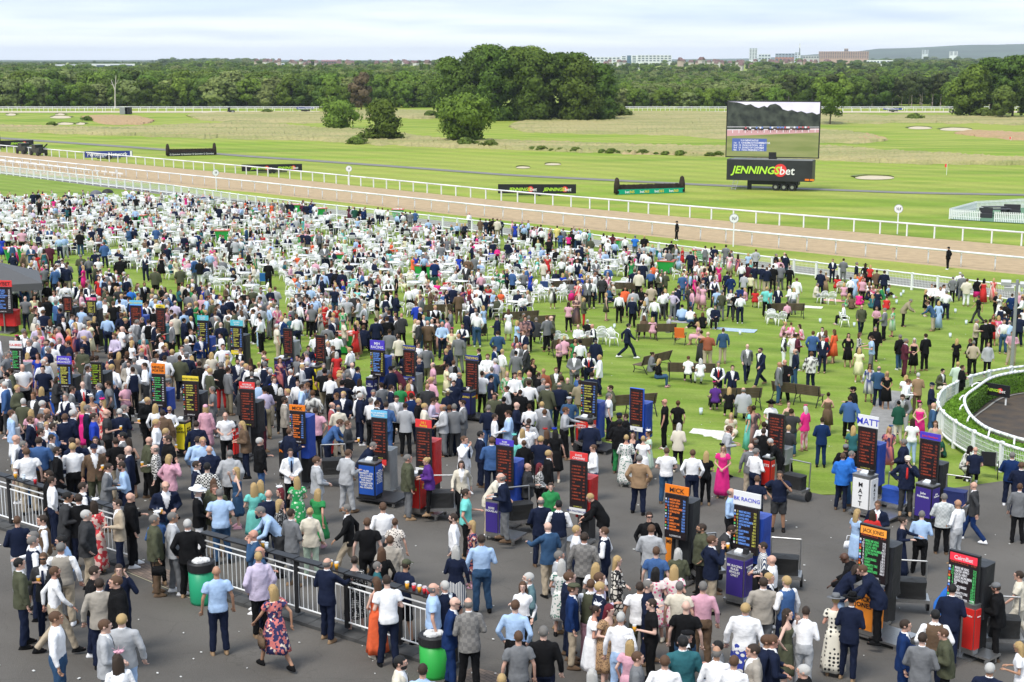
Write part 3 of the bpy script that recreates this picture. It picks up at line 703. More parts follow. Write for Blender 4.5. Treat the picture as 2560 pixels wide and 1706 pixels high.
def emn(n, c1, c2, sc, strch=(1, 1, 1)):
    m = mat('screen_'+n, (.01, .01, .01), .6, emit=tuple(c1)+(.5,)); t = m.node_tree; b = t.nodes['Principled BSDF']; co = t.nodes.new('ShaderNodeTexCoord'); mp = t.nodes.new('ShaderNodeMapping'); mp.inputs['Scale'].default_value = strch
    no = t.nodes.new('ShaderNodeTexNoise'); no.inputs['Scale'].default_value = sc; no.inputs['Detail'].default_value = 4; rp = t.nodes.new('ShaderNodeValToRGB'); rp.color_ramp.elements[0].position = .35; rp.color_ramp.elements[1].position = .65
    rp.color_ramp.elements[0].color = tuple(c1)+(1,); rp.color_ramp.elements[1].color = tuple(c2)+(1,)
    t.links.new(co.outputs['Object'], mp.inputs[0]); t.links.new(mp.outputs[0], no.inputs['Vector']); t.links.new(no.outputs[0], rp.inputs[0]); t.links.new(rp.outputs[0], b.inputs['Emission Color']); return m
sheet('picture_sky', [(0, .5), (1, .5), (1, 1), (0, 1)], emn('sky', (.78, .76, .92), (.95, .92, .98), .4), 0)
tr = [(0, .4), (1, .4), (1, .80), (.97, .78), (.92, .82), (.86, .80), (.80, .84), (.76, .82), (.70, .86), (.66, .84), (.60, .87), (.57, .93), (.52, .97), (.46, .95), (.43, .90), (.40, .93), (.34, .89), (.30, .91), (.25, .96), (.2, .94), (.15, .97), (.1, .99), (0, 1)]
sheet('picture_trees', tr, emn('trees', (.012, .018, .018), (.07, .085, .065), 1.1), 1)
sheet('picture_track', [(0, .36), (1, .45), (1, .53), (0, .48)], em('track', (.62, .36, .36)), 2)
sheet('picture_grass', [(0, 0), (1, 0), (1, .455), (0, .37)], emn('grass', (.20, .25, .07), (.32, .34, .13), .8, (.2, 1, 1.6)), 3)
for y0_, y1_, t_ in ((.48, .50, .012), (.535, .54, .008)):
    sheet('picture_rail', [(0, y0_), (1, y1_+.01), (1, y1_+.01+t_), (0, y0_+t_)], em('white', (.85, .85, .88)), 6)
mbh = MB(); rr = random.Random(2); hm_ = [em('h%d' % i, c) for i, c in enumerate([(.03, .02, .02), (.55, .1, .12), (.8, .8, .85), (.15, .25, .6), (.1, .05, .04)])]
for i, x in enumerate([.2, .25, .32, .36, .38, .47, .49, .55, .58, .61, .63, .65, .67, .73, .76, .78, .82, .85, .88]):
    X = x*ws-ws/2; Z = zs0+H_*(.49+.03*x)
    mbh.ell((X, .95, Z), (.26, .02, .13), 8, 5, mi=rr.choice([0, 4])).ell((X+.05, .945, Z+.2), (.12, .02, .13), 7, 5, mi=rr.choice([1, 2, 3])).ell((X-.28, .95, Z+.1), (.1, .02, .07), 6, 4, mi=0)
    for q in (-.18, .16): mbh.tube((X+q, .95, Z-.05), (X+q*1.6, .95, Z-.33), .025, .015, 4, mi=0)
mbh.build('picture_horses', hm_, s)['kind'] = 'stuff'
mb = MB()
for i in range(14): X = (i+.9)/14.5*ws-ws/2; Z = zs0+H_*(.49+.0*i); mb.box((X, .94, Z-.22+.035*i*.5), (.07, .004, .42))
mb.build('picture_rail_posts', em('white', (.85, .85, .88)), s)
sheet('picture_results', [(.06, .10), (.44, .10), (.44, .33), (.06, .33)], em('blue', (.08, .14, .42)), 8)
text('3.10 NEWCASTLE', 'lettering', H_*.042, em('white', (.85, .85, .88)), s, (-ws*.25, .93, zs0+H_*.282), off=.02)
text('1st   5  ONESMOOTHOPERATOR\n2nd  15  EVALUATION\n3rd  10  DUKE OF OXFORD\n4th   7  TOO FRIENDLY', 'lettering', H_*.046, em('white', (.85, .85, .88)), s, (-ws*.425, .93, zs0+H_*.236), align='LEFT', off=.015, spacing=.95)
text('12-1\n40-1\n12-1\n16-1', 'lettering', H_*.046, em('white', (.85, .85, .88)), s, (-ws*.09, .93, zs0+H_*.236), align='RIGHT', off=.015, spacing=.95)
# vehicles behind the far rail at left
def pickup(px, py, label, arm=False):
    P = at(px, py); o = empty('pickup_truck', P, R(-47+180), label, 'utility vehicle'); g = mat('dark_green_paint', (.03, .035, .03), .35)
    mb = MB(); mb.box((0, 0, .75), (3.6, 1.5, .6)).box((.3, 0, 1.2), (1.5, 1.4, .35)).box((-1.2, 0, 1.15), (1.2, 1.45, .3)); mb.build('body', g, o)
    mb = MB(); mb.box((.3, 0, 1.5), (1.35, 1.36, .42)); mb.build('window', mat('dark_glass', (.03, .035, .04), .1), o); mb = MB(); mb.box((.3, 0, 1.75), (1.5, 1.4, .08)); mb.build('roof', g, o)
    for x in (-1.2, 1.2):
        for y in (-.75, .75): mb = MB(); mb.tube((x, y-.12, .38), (x, y+.12, .38), .38, .38, 14); mb.build('wheel', BLACK, o)
    if arm: mb = MB(); mb.tube((-1.6, 0, 1.2), (-3.4, 0, 2.0), .12); mb.build('boom', BLACK, o)
pickup(62, 385, 'dark utility vehicle behind the far rail, left of the pair'); pickup(97, 389, 'dark utility vehicle towing a boom behind the far rail, right of the pair', True)
# golf flag, hut
for (x, y0, y1, lb) in ((2366, 410, 438, 'thin golf flagstick with red flag on the right green'), (2527, 350, 352.5, 'tiny orange marker flag at the far right')):
    P = at(x, y1); h = max(.8, zat(P, y0)-P.z); o = empty('golf_flag', P, toview(P), lb, 'golf flag'); mb = MB(); mb.tube((0, 0, 0), (0, 0, h), .03); mb.build('stick', WHITE, o); mb = MB(); mb.box((-.13, 0, h-.25), (.3, .03, .45)); mb.build('flag', REDP, o)
P = at(311, 286); o = empty('camera_hut', P, 0, 'small grey box hut on the grass before the far left rail', 'hut'); mb = MB(); mb.box((0, 0, 1.0), (2.2, 2, 2.0)); mb.build('wall', GREY, o); mb = MB(); mb.box((1.3, 0, 1.05), (1.6, 2, 2.1)); mb.build('annex', BLACK, o)
P = at(578, 284); o = empty('mower', P, 0, 'small dark mower on the grass before the left woodland', 'mower'); mb = MB(); mb.box((0, 0, .6), (2, 1.2, .7)).box((-.6, 0, 1.3), (.6, .8, .8)); mb.build('body', BLACK, o); mb = MB(); mb.tube((.6, -.7, .4), (.6, .7, .4), .4, .4, 12).tube((-.7, -.7, .3), (-.7, .7, .3), .3, .3, 12); mb.build('wheel', GREY, o)
# ============================================================ buildings on the skyline
def bld(name, px0, px1, y0, y1, D, cols, label, floors=3, bays=8, roof=None, cat='building', depth=.3):
    cx = (px0+px1)/2; P = atD(cx, D); z0_ = gz(P.x, P.y); zb = zat(P, y1); zt = zat(P, y0); k = ppm(Vector((P.x, P.y, zt))); w = (px1-px0)/k; h = zt-z0_; P.z = z0_
    o = empty(name, P, toview(P), label, cat); d = w*depth
    mb = MB(); mb.box((0, d/2, h/2), (w, d, h)); mb.build('wall', mat('wall_'+'_'.join('%d' % (c*100) for c in cols), cols, .8, var=.04, vscale=.1), o)
    vh = (zt-zb)
    wmb = MB(); wm_ = w/bays*.62; wh_ = vh/floors*.45; wmb.box((0, 0, 0), (wm_, .6, wh_)); me = wmb.mesh('window'); me.materials.append(mat('far_glass', (.10, .13, .17), .15))
    for i in range(bays):
        for j in range(floors): link('window', me, o, (-w/2+w*(i+.5)/bays, -.1, zb-z0_+vh*(j+.5)/floors))
    if roof:
        mb = MB(); rh = roof[1]; mb.raw([(-w/2-.5, -.5, h), (w/2+.5, -.5, h), (w/2+.5, d+.5, h), (-w/2-.5, d+.5, h), (-w/2, d/2, h+rh), (w/2, d/2, h+rh)], [(0, 1, 5, 4), (2, 3, 4, 5), (1, 2, 5), (3, 0, 4), (0, 3, 2, 1)]); mb.build('roof', mat('roof_'+'_'.join('%d' % (c*100) for c in roof[0]), roof[0], .8), o)
    return o, w, h
Wb = (.72, .74, .76)
bld('warehouse', 142, 205, 161.5, 176, 1150, (.78, .8, .82), 'long white warehouse roof above the left woodland, left part', 1, 3); bld('warehouse', 205, 337, 160, 172, 1300, (.78, .8, .82), 'long white warehouse roof above the left woodland, right part', 1, 4)
bld('hospital', 1460, 1550, 143, 162, 2300, Wb, 'left wing of the long white hospital blocks', 3, 9); bld('hospital', 1552, 1566, 140, 164, 2250, (.8, .82, .84), 'white stair tower left of the blue glass block', 5, 1)
bld('hospital', 1567, 1577, 139, 160, 2240, (.12, .22, .32), 'narrow blue glass block of the hospital', 5, 2); bld('hospital', 1578, 1592, 139, 162, 2240, (.8, .82, .84), 'white block right of the blue glass one', 5, 1); bld('hospital', 1593, 1678, 138, 155, 2300, Wb, 'right wing of the long white hospital blocks', 3, 9)
bld('tower_block', 1872, 1892, 121, 150, 3000, (.7, .73, .77), 'pale tower block left of the slim chimney', 8, 3); bld('office_block', 1895, 1925, 136, 158, 2900, (.6, .64, .68), 'low pale block beside the tower block', 3, 4)
bld('hospital', 1937, 1985, 134, 153, 2300, (.36, .42, .5), 'grey blue hospital block with a brick base', 3, 6); bld('hospital', 1985, 2000, 131, 152, 2280, (.66, .72, .8), 'pale stair block beside the slim chimney', 5, 2)
bld('factory', 1937, 1983, 144, 156, 2250, (.42, .2, .15), 'red brick base below the grey blue block', 1, 5); bld('chimney', 1995.5, 1998.5, 109, 150, 2260, (.75, .76, .78), 'slim white chimney rising from the hospital', 1, 1, cat='chimney', depth=1)
bld('brick_block', 2046, 2168, 129, 147, 2300, (.52, .36, .30), 'long pinkish brick slab block on the skyline', 5, 22, depth=.12); bld('brick_block', 2108, 2118, 122, 130, 2320, (.45, .38, .33), 'small plant tower on the brick slab block', 1, 2)
bld('low_block', 2006, 2046, 140, 147, 2300, (.5, .5, .5), 'low grey block joining the chimney and the brick slab', 1, 6); bld('grandstand', 2166, 2230, 151, 160, 1900, (.8, .82, .83), 'white roofed low hall among trees right of the brick slab', 1, 8)
bld('tower_block', 2303, 2318, 125, 136, 4200, (.6, .64, .68), 'pale distant tower block before the hills', 6, 2); bld('tower_block', 2372, 2391, 129, 139, 4000, (.75, .77, .79), 'white twin tower block at right before the hills', 5, 2)
bld('depot', 1660, 1700, 169, 175, 1500, (.03, .12, .5), 'bright blue depot roof among trees', 1, 4); bld('long_shed', 1582, 1660, 170, 174, 1480, (.6, .6, .58), 'pale shed left of the blue depot', 1, 6); bld('brick_hall', 805, 841, 154, 168, 1600, (.35, .22, .2), 'dark brick hall with flat purple roof on the skyline', 2, 6, ((.25, .15, .17), 1.5)); bld('white_terrace', 662, 712, 158, 166, 1500, Wb, 'white low block behind the left woodland', 1, 6)
rg = random.Random(9); n = 0
for (a, b, y0, y1) in ((690, 800, 157, 166), (842, 900, 158, 168), (930, 1110, 157, 170), (1500, 1560, 160, 170), (1690, 1800, 150, 162), (1780, 1960, 158, 172), (640, 700, 152, 160), (1960, 2100, 166, 174)):
    for i in range(int((b-a)/11)):
        px = a+(b-a)*rg.random(); D = rg.uniform(1350, 2100); y = rg.uniform(y0, y1); wpx = rg.uniform(5, 11)
        P = atD(px, D); zt = zat(P, y); 
        if zt < gz(P.x, P.y)+5: zt = gz(P.x, P.y)+rg.uniform(4, 6)
        cw = rg.choice([(.55, .5, .46), (.62, .6, .58), (.42, .28, .22), (.5, .4, .34)]); yb = y+6
        ww = wpx/(F/D); h = zt-gz(P.x, P.y); o = empty('house', Vector((P.x, P.y, gz(P.x, P.y))), toview(P)+rg.uniform(-.5, .5), 'small house with red tiled roof on the skyline', 'house', 'red roofed houses on the skyline')
        mb = MB(); mb.box((0, 4, h/2), (ww, 8, h)); mb.build('wall', mat('wall_'+'_'.join('%d' % (c*100) for c in cw), cw, .8), o)
        mb = MB(); mb.raw([(-ww/2-.4, -.5, h), (ww/2+.4, -.5, h), (ww/2+.4, 8.5, h), (-ww/2-.4, 8.5, h), (-ww/2, 4, h+2.8), (ww/2, 4, h+2.8)], [(0, 1, 5, 4), (2, 3, 4, 5), (1, 2, 5), (3, 0, 4), (0, 3, 2, 1)]); mb.build('roof', mat('red_tiles', (.15, .095, .085), .85, objrand=.15), o); n += 1
# ============================================================ bookmakers' boards and stands
LEDS = {'r': (.75, .10, .03), 'o': (.95, .22, .03), 'g': (.08, .62, .16), 'y': (.62, .60, .10), 'b': (.15, .35, .95), 'w': (.8, .8, .85), 'l': (.35, .55, .02)}
LEDM = {k_: mat('led_'+k_, (.02, .02, .02), .6, emit=c+(.38 if k_ != 'r' else .2,)) for k_, c in LEDS.items()}
SCREEN = mat('led_screen_face', (.018, .012, .014), .55); TARP = {}
TC = {'blue': (.02, .06, .33), 'black': (.022, .023, .026), 'grey': (.24, .25, .25), 'red': (.48, .02, .02), 'teal': (.09, .22, .25), 'green': (.16, .19, .16)}
def tarpm(c): return mat('tarpaulin_'+c, TC[c], .42, var=.15, vscale=3, bump=.8, bscale=5, coord='Object')
def tarp_mesh(w, d, z0, z1, seed=0):
    mb = MB(); n = 20; rg_ = random.Random(seed); rings = []
    def sq(t, a, b): c, s_ = math.cos(t), math.sin(t); p = .28; return (a*math.copysign(abs(c)**p, c), b*math.copysign(abs(s_)**p, s_))
    v = []; K = 6
    for k in range(K+2):
        t = min(1, k/K); z = z0+(z1-z0)*t; sh = 1.0-.04*math.sin(t*PI) if k <= K else .0
        for i in range(n):
            a = 2*PI*i/n+PI/n; x, y = sq(a, w/2, d/2); wob = 1+.025*rg_.uniform(-1, 1)*(1-t*.5)
            if k == K+1: x *= .05; y *= .05; z = z1+.03
            v.append((x*sh*wob if sh else x, y*(sh or 1)*wob, z))
    f = []
    for k in range(K+1):
        b = k*n; f += [(b+i, b+(i+1) % n, b+n+(i+1) % n, b+n+i) for i in range(n)]
    f.append(tuple(range(n))[::-1]); mb.raw(v, f); return mb.mesh('cover')
RUNNERS = ['MAKE ME KING', 'UNITED APPRO', 'LOCAL HERO', 'GREYS MONUMEN', 'ELDRICKJONES', 'ZIP', 'RAADOBARG', 'GIANT', 'LIAMARTY DRE', 'BARADAR', 'YERMANTHERE']
ODDS = ['7/2', '7/2', '4/1', '13/2', '8/1', '8/1', '18/1', '22/1', '25/1', '28/1', '66/1']; NUMS = ['2', '10', '12', '1', '7', '9', '3', '11', '5', '4', '8']
def odds_board(x0, x1, y0, y1, head, hbg, hfg, hh, led, cover, label, led2=None, frame='bk', foot=None, h=2.2, rz=-27):
    P = at((x0+x1)/2, y0, h); k = ppm(Vector((P.x, P.y, P.z+2))); w = (x1-x0)/k/math.cos(R(rz))*.97
    zb = zat(P, y1)-P.z; zt = h; H = zt-zb; o = empty('odds_board', P, toview(P)+R(rz), label, 'odds board')
    fm = {'bk': BLACK, 'bl': mat('blue_frame', (.02, .1, .6), .4)}[frame]
    mb = MB(); mb.box((0, .05, (zt+zb)/2), (w, .09, H)); mb.build('panel', fm, o)
    mb = MB(); mb.box((0, .0, (zt+zb)/2), (w*.94, .012, H*.985)); scr = mb.build('screen', SCREEN, o)
    mb = MB(); mb.tube((0, .12, 0), (0, .12, zb+.2), .035).box((0, .12, .03), (.7, .5, .05)); mb.build('stand', STEEL, o)
    rows = 11; s = min(H/14.2, w*.115); full = H > 2.0; zr = zt-H*.09
    m1 = LEDM[led]; m2 = LEDM[led2 or led]; nm_ = '\n'.join(RUNNERS); 
    rowsp = H*.74/rows/s/1.0
    if hfg == 'screen':   # header drawn on the screen itself
        hp = H*.16; mb = MB(); mb.box((0, -.008, zt-hp*.62), (w*.9, .006, hp*.85)); mb.build('header_band', mat('led_band_'+hbg, (.01, .01, .01), .6, emit={'og': (.85, .32, .04), 'rd': (.8, .03, .06)}[hbg]+(.55,)), o)
        text(head, 'lettering', hp*.62, BLKP if hbg == 'og' else LEDM['w'], o, (0, -.016, zt-hp*.84), off=.01, sx=min(1, w*.85/(hp*.62*len(head)*.62)))
        text('NEWCASTLE', 'lettering', s*.9, LEDM['r'], o, (-w*.42, -.012, zt-H*.205), align='LEFT'); text('3.40', 'lettering', s*.9, LEDM['r'], o, (w*.43, -.012, zt-H*.205), align='RIGHT'); zr = zt-H*.255; rowsp = H*.60/rows/s
    for body_, x_, al, m_ in (('\n'.join(NUMS), -w*.30, 'RIGHT', m2 if led2 else m1), (nm_, -w*.27, 'LEFT', m1), ('\n'.join(ODDS), w*.45, 'RIGHT', m2)):
        text(body_, 'runners', s, m_, scr, (x_, -.012, zr-s*.75), align=al, off=.012, sx=min(1.0, w*.52/(s*7.6)) if al == 'LEFT' else .8, spacing=rowsp)
    if led2 or hfg == 'screen':
        mb = MB(); cols_ = [LEDM[q] for q in 'wrgbo']
        for i in range(rows): mb.box((-w*.44, -.01, zr-s*.4-i*rowsp*s), (w*.06, .006, s*.6), mi=i*3 % 5)
        mb.build('silks', cols_, o)
    text('1,2,3 PAYS 1/5', 'lettering', s*.85, LEDM['w'] if led != 'r' else LEDM['y'], o, (0, -.012, zb+H*.055), sx=.9)
    if hfg == 'screen': text('£5 LIMIT VISA', 'lettering', s*.8, LEDM['r'], o, (0, -.012, zb+H*.02), sx=.9)
    if head and hfg != 'screen':
        HM = {'rd': REDP, 'og': mat('orange_sign', (.85, .22, .02), .5), 'wh': WHP, 'lb': mat('sky_blue_sign', (.15, .5, .75), .5), 'nv': NAVP, 'ye': YELP, 'tl': mat('teal_sign', (.1, .5, .6), .5), 'vi': mat('violet_sign', (.08, .05, .5), .5), 'gr': GREY, 'pk': mat('pink_sign', (.7, .1, .25), .5)}[hbg]
        lines = head.split('\n'); hz_ = hh/k; wb = w*(1.08 if hbg != 'wh' else 1.12)
        mb = MB(); mb.box((0, .05, zt+hz_/2+.01), (wb, .03, hz_)); hs = mb.build('header_sign', HM, o)
        fg = {'w': WHP, 'k': BLKP, 'b': mat('blue_print', (.04, .05, .55), .5), 'y': YELP, 'r': REDP}[hfg]; ls = min(hz_/len(lines)*.78, wb/(max(len(l) for l in lines)*.60))
        text(head, 'lettering', ls, fg, hs, (0, .03, zt+hz_/2-ls*.35+(len(lines)-1)*ls*.5), off=.006)
    if foot: mb = MB(); mb.box((0, -.012, zb+.02*H-.06), (w, .02, .16)); mb.build('foot_sign', {'w': WHP, 'n': NAVP, 'y': YELP, 'o': mat('orange_sign', (.85, .22, .02), .5), 'r': REDP}[foot[0]], o); text(foot[1], 'lettering', .07, {'w': NAVP}.get(foot[0], WHP), o, (0, -.026, zb+.02*H-.085))
    if cover:
        c, cx0, cx1, cy0, cy1 = cover; zc = max(.9, min(2.3, zat(P, cy0)-P.z-.12)); zc0 = max(.02, zat(P, cy1)-P.z-.1)
        d = max(.55, (cx1-cx0)/k*1.05); me = tarp_mesh(w*.95, d, zc0, zc, int(x0)); link('cover', me, o, (0.0+w*.1, .16+d/2, 0), mats=tarpm(c))
        if zc0 > .2: mb = MB(); mb.box((w*.1, .16+d/2, zc0/2), (w*.7, d*.7, zc0)); mb.build('trolley', BLACK, o)
    LANDMARKS.append((P.x, P.y, label)); return o
LANDMARKS = []
def podium(x0, x1, y0, y1, col, txt, fg, label, side=None, rz=-30, plat=True, steel=False):
    P = at((x0+x1)/2, y1); k = ppm(P); w = (x1-x0)/k*.74; h = min(1.25, max(.95, zat(P, y0)-P.z)); dz = .17 if plat else 0
    o = empty('bookmaker_podium', P, toview(P)+R(rz), label, 'podium'); d = w*.75
    m = {'or': mat('orange_panel', (.85, .27, .03), .45), 'rd': mat('red_panel', (.62, .025, .02), .4), 'bl': mat('blue_panel', (.02, .09, .42), .4), 'nv': mat('navy_panel', (.02, .025, .12), .4), 'pu': mat('purple_panel', (.05, .03, .22), .4), 'ye': mat('yellow_panel', (.85, .72, .03), .4), 'wh': WHP, 'bk': BLKP}[col]
    F_ = {'k': BLKP, 'w': WHP, 'y': YELP, 'r': REDP, 'o': mat('orange_sign', (.85, .22, .02), .5), 'p': mat('purple_panel', (.05, .03, .22), .4)}[fg]
    mb = MB(); mb.box((0, 0, dz+h/2), (w, d, h)); mb.build('cabinet', STEEL if steel else BLACK, o)
    mb = MB(); mb.box((0, -d/2-.012, dz+h*.52), (w*.9, .02, h*.82)); fp_ = mb.build('front_panel', m, o); mb = MB(); mb.box((w/2+.012, 0, dz+h*.52), (.02, d*.9, h*.82)); sp_ = mb.build('side_panel', m, o)
    lines = txt.split('\n'); ls = min(w*.85/(max(max(len(l) for l in lines), 3)*.6), h*.7/len(lines)); z_ = dz+h*.80-ls*.5
    text(txt, 'lettering', ls, F_, fp_, (0, -d/2-.03, z_), off=.015); ls2 = ls*.72
    text(txt, 'lettering', ls2, F_, sp_, (w/2+.03, 0, z_), rot=(PI/2, 0, PI/2), off=.015)
    mb = MB(); mb.box((0, 0, dz+h+.015), (w*1.04, d*1.04, .03)); mb.build('tray', STEEL, o)
    mb = MB(); mb.box((-.05*w, .02, dz+h+.06), (w*.4, d*.45, .05), rx=.25); mb.build('betting_terminal', mat('pale_plastic', (.6, .62, .64), .4), o)
    mb = MB(); mb.box((w*.28, .05, dz+h+.09), (w*.22, d*.3, .12)); mb.build('ticket_printer', BLACK, o)
    if plat:
        mb = MB(); mb.box((w*.5, .25, .13), (w*2.3, d*2.3, .05)); mb.build('platform', STEEL if steel else BLACK, o)
        lm = MB(); lm.box((0, 0, .055), (.06, .06, .11)); lme = lm.mesh('leg'); lme.materials.append(STEEL)
        for a in (-.55, 1.5):
            for b in (-.6, 1.0): link('leg', lme, o, (w*a, .1+d*b, 0))
    return o
B = odds_board
B(-22, 26, 718, 784, 'EASYBET', 'rd', 'k', 16, 'b', ('red', 26, 48, 772, 812), 'odds board with orange top under the black canopy', 'w')
B(25, 52, 872, 932, 'CA-BRED', 'wh', 'r', 18, 'g', ('grey', 52, 90, 907, 956), 'green lettered odds board with white header at the left edge', 'w')
B(157, 178, 743, 782, 'BRIAN', 'gr', 'w', 6, 'r', ('black', 180, 210, 765, 812), 'small red lit odds board beside a tall black cover')
B(215, 238, 752, 788, 'JOE', 'pk', 'w', 7, 'y', ('black', 240, 255, 770, 800), 'small grey odds board with pink header')
B(324, 354, 764, 826, 'BILLY MORTON', 'lb', 'y', 12, 'r', ('blue', 354, 384, 786, 815), 'red lit odds board in a pale blue frame', frame='bl')
B(389, 410, 771, 842, 'J BELL', 'ye', 'k', 8, 'r', ('teal', 410, 442, 810, 850), 'red lit odds board with a yellow header and teal cover', foot=('r', 'CASH BETS'))
B(493, 519, 802, 872, 'LAURIE\nBAIN', 'tl', 'w', 12, 'y', ('blue', 519, 545, 840, 875), 'yellow lettered odds board with teal header and blue cover', 'b', foot=('y', '1/4 ODDS'))
B(576, 605, 816, 879, 'LAURIE\nBAIN', 'tl', 'w', 14, 'y', ('black', 605, 635, 834, 905), 'yellow lettered odds board with teal header and black cover', 'b', foot=('y', '1/4 ODDS'))
B(143, 176, 912, 970, 'POWELL\nMOOSLEY', 'vi', 'w', 20, 'y', ('black', 183, 209, 938, 973), 'yellow lettered odds board with violet header', 'b')
B(225, 252, 906, 973, '', 'gr', 'w', 5, 'l', ('black', 253, 301, 929, 1016), 'lime lit odds board beside a tall black box cover', 'y')
B(379, 410, 936, 1019, 'NEVILLE\nPORTER', 'og', 'k', 26, 'g', ('blue', 411, 440, 971, 1025), 'green lettered odds board with orange header and blue cover', 'w')
B(456, 493, 954, 1043, 'RICKY NELSON', 'ye', 'k', 12, 'y', ('black', 494, 531, 978, 1066), 'dark odds board with yellow header and yellow list', 'r')
B(598, 634, 974, 1068, 'GEORGE\nTHOMPSON', 'rd', 'w', 17, 'r', ('black', 634, 655, 1000, 1080), 'leaning red lit odds board with red header, left of the apron')
B(707, 730, 822, 897, '', 'gr', 'w', 5, 'r', ('grey', 730, 752, 850, 905), 'tall narrow red lit odds board behind the navy podium', foot=('n', 'IAN WILSON'))
B(788, 811, 839, 910, '', 'gr', 'w', 5, 'r', ('green', 812, 836, 893, 930), 'narrow dark odds board behind the yellow podium on the grass edge')
B(925, 959, 876, 941, 'MJH\nRACING', 'vi', 'w', 24, 'b', ('blue', 957, 980, 888, 954), 'blue lettered odds board with violet header', 'y')
B(1007, 1036, 876, 944, 'TREVINO', 'nv', 'y', 11, 'r', ('grey', 1036, 1064, 932, 980), 'red lit odds board with navy header beside grey cover', foot=('n', 'KEVIN & CLAIRE'))
B(1163, 1194, 902, 989, 'TREVINO', 'nv', 'y', 12, 'r', None, 'tall red lit odds board with navy header and orange foot', foot=('o', 'BETS'))
B(723, 760, 1029, 1110, 'MICK', 'og', 'k', 15, 'o', ('blue', 760, 806, 1037, 1141), 'orange lit odds board with orange header and bright blue cover', 'b')
B(927, 965, 1046, 1152, 'ALAN BENNETT\nTURNOVER', 'lb', 'w', 18, 'r', ('grey', 962, 1000, 1120, 1225), 'red lit odds board with sky blue header beside grey cover', foot=('r', 'VISA'))
B(1038, 1076, 1071, 1174, 'J & J\nRacing', 'rd', 'y', 20, 'r', ('red', 1076, 1122, 1098, 1207), 'red lit odds board with red header and red cover, middle', foot=('w', '£5 LIMIT'))
B(1239, 1281, 1116, 1223, 'ROSS\nDOUGLAS', 'vi', 'w', 15, 'r', ('blue', 1280, 1312, 1148, 1264), 'red lit odds board topped by two saltire flags')
B(1452, 1491, 955, 1049, '', 'gr', 'w', 5, 'y', ('blue', 1491, 1529, 1000, 1092), 'grey odds board with yellow list and wide blue cover', 'b')
B(1574, 1609, 972, 1070, '', 'gr', 'w', 5, 'r', ('blue', 1604, 1645, 1003, 1092), 'red lit odds board in a bright blue frame on the lawn edge', frame='bl', foot=('w', '18+'))
B(1424, 1466, 1153, 1275, 'DAVE\nCHESHIRE', 'rd', 'w', 20, 'r', ('red', 1468, 1511, 1190, 1290), 'red lit odds board with red header and red cover on the tarmac', foot=('w', 'VISA MASTERCARD'))
B(1662, 1718, 1238, 1348, 'MICK', 'og', 'k', 22, 'o', ('black', 1721, 1765, 1247, 1400), 'crowded orange and white lit odds board beside a black cover', 'b')
B(1834, 1896, 1268, 1385, 'BK RACING', 'wh', 'b', 36, 'b', ('blue', 1896, 1940, 1285, 1400), 'blue lettered odds board with big white header', 'y')
B(1920, 1961, 1036, 1139, '', 'gr', 'w', 5, 'r', ('grey', 1961, 1982, 1115, 1155), 'red lit odds board without header beside a clear plastic cover')
B(2145, 2191, 1070, 1178, 'MATT', 'wh', 'b', 30, 'r', ('blue', 2190, 2228, 1103, 1207), 'red lit odds board with white header and blue cover', foot=('w', '18+ GAMBLE'))
B(2300, 2347, 1101, 1211, 'John Hewitson', 'bl' if 0 else 'vi', 'r', 17, 'r', ('black', 2347, 2366, 1152, 1240), 'red lit odds board with blue header beside the parade ring')
B(2149, 2221, 1316, 1453, 'JACK JONES', 'og', 'screen', 0, 'g', ('black', 2220, 2262, 1353, 1483), 'large green lettered odds board with orange header band', 'w', h=2.3)
B(2373, 2448, 1383, 1524, 'CairnBet', 'rd', 'screen', 0, 'w', ('black', 2448, 2490, 1400, 1535), 'large white lettered odds board with red header band at right', 'g', h=2.3)
for P_, a in ((at(1239, 1075, 2.5), -.25), (at(1281, 1080, 2.5), .2)):
    o = empty('saltire_flag', P_, toview(P_)+R(-20), 'small sky blue and white saltire flag above the %s end of the odds board' % ('left' if a < 0 else 'right'), 'flag'); mb = MB(); mb.tube((0, 0, -.6), (0, 0, .5), .012); mb.build('staff', WHITE, o)
    mb = MB(); mb.raw([(0, 0, .45), (.22, .06, .3), (.26, .0, -.2), (.05, .04, -.1)], [(0, 1, 2, 3)]); mb.build('cloth', mat('saltire_blue', (.08, .35, .75), .7), o); mb = MB(); mb.tube((0, -.01, .43), (.25, -.01, -.18), .025, .025, 4).tube((.21, .04, .28), (.06, .0, -.08), .025, .025, 4); mb.build('saltire_cross', WHP, o)
Q = podium
Q(434, 481, 1068, 1141, 'ye', 'RICKY\nNELSON', 'k', 'yellow podium with black lettering beside the rail of punters'); Q(569, 599, 1087, 1155, 'rd', 'GEORGE\nTHOMPSON', 'w', 'narrow red podium with white lettering, left')
Q(128, 158, 994, 1057, 'bl', 'POWELL\n&\nMOOSLEY', 'w', 'blue podium with white lettering at the left'); Q(351, 380, 1043, 1092, 'bk', 'NEVILLE', 'o', 'black podium with orange lettering and white arch')
Q(686, 730, 907, 973, 'nv', 'IAN\nWILSON', 'w', 'navy podium with white lettering by the grass edge'); Q(763, 809, 926, 988, 'ye', 'LOVELACE\nRACING', 'p', 'bright yellow podium with purple lettering by the grass edge')
Q(915, 944, 956, 1020, 'nv', 'MJH\nRACING', 'w', 'navy podium behind the men in navy suits'); Q(1148, 1191, 997, 1050, 'nv', 'TREVINO', 'y', 'dark podium with yellow lettering below the tall board')
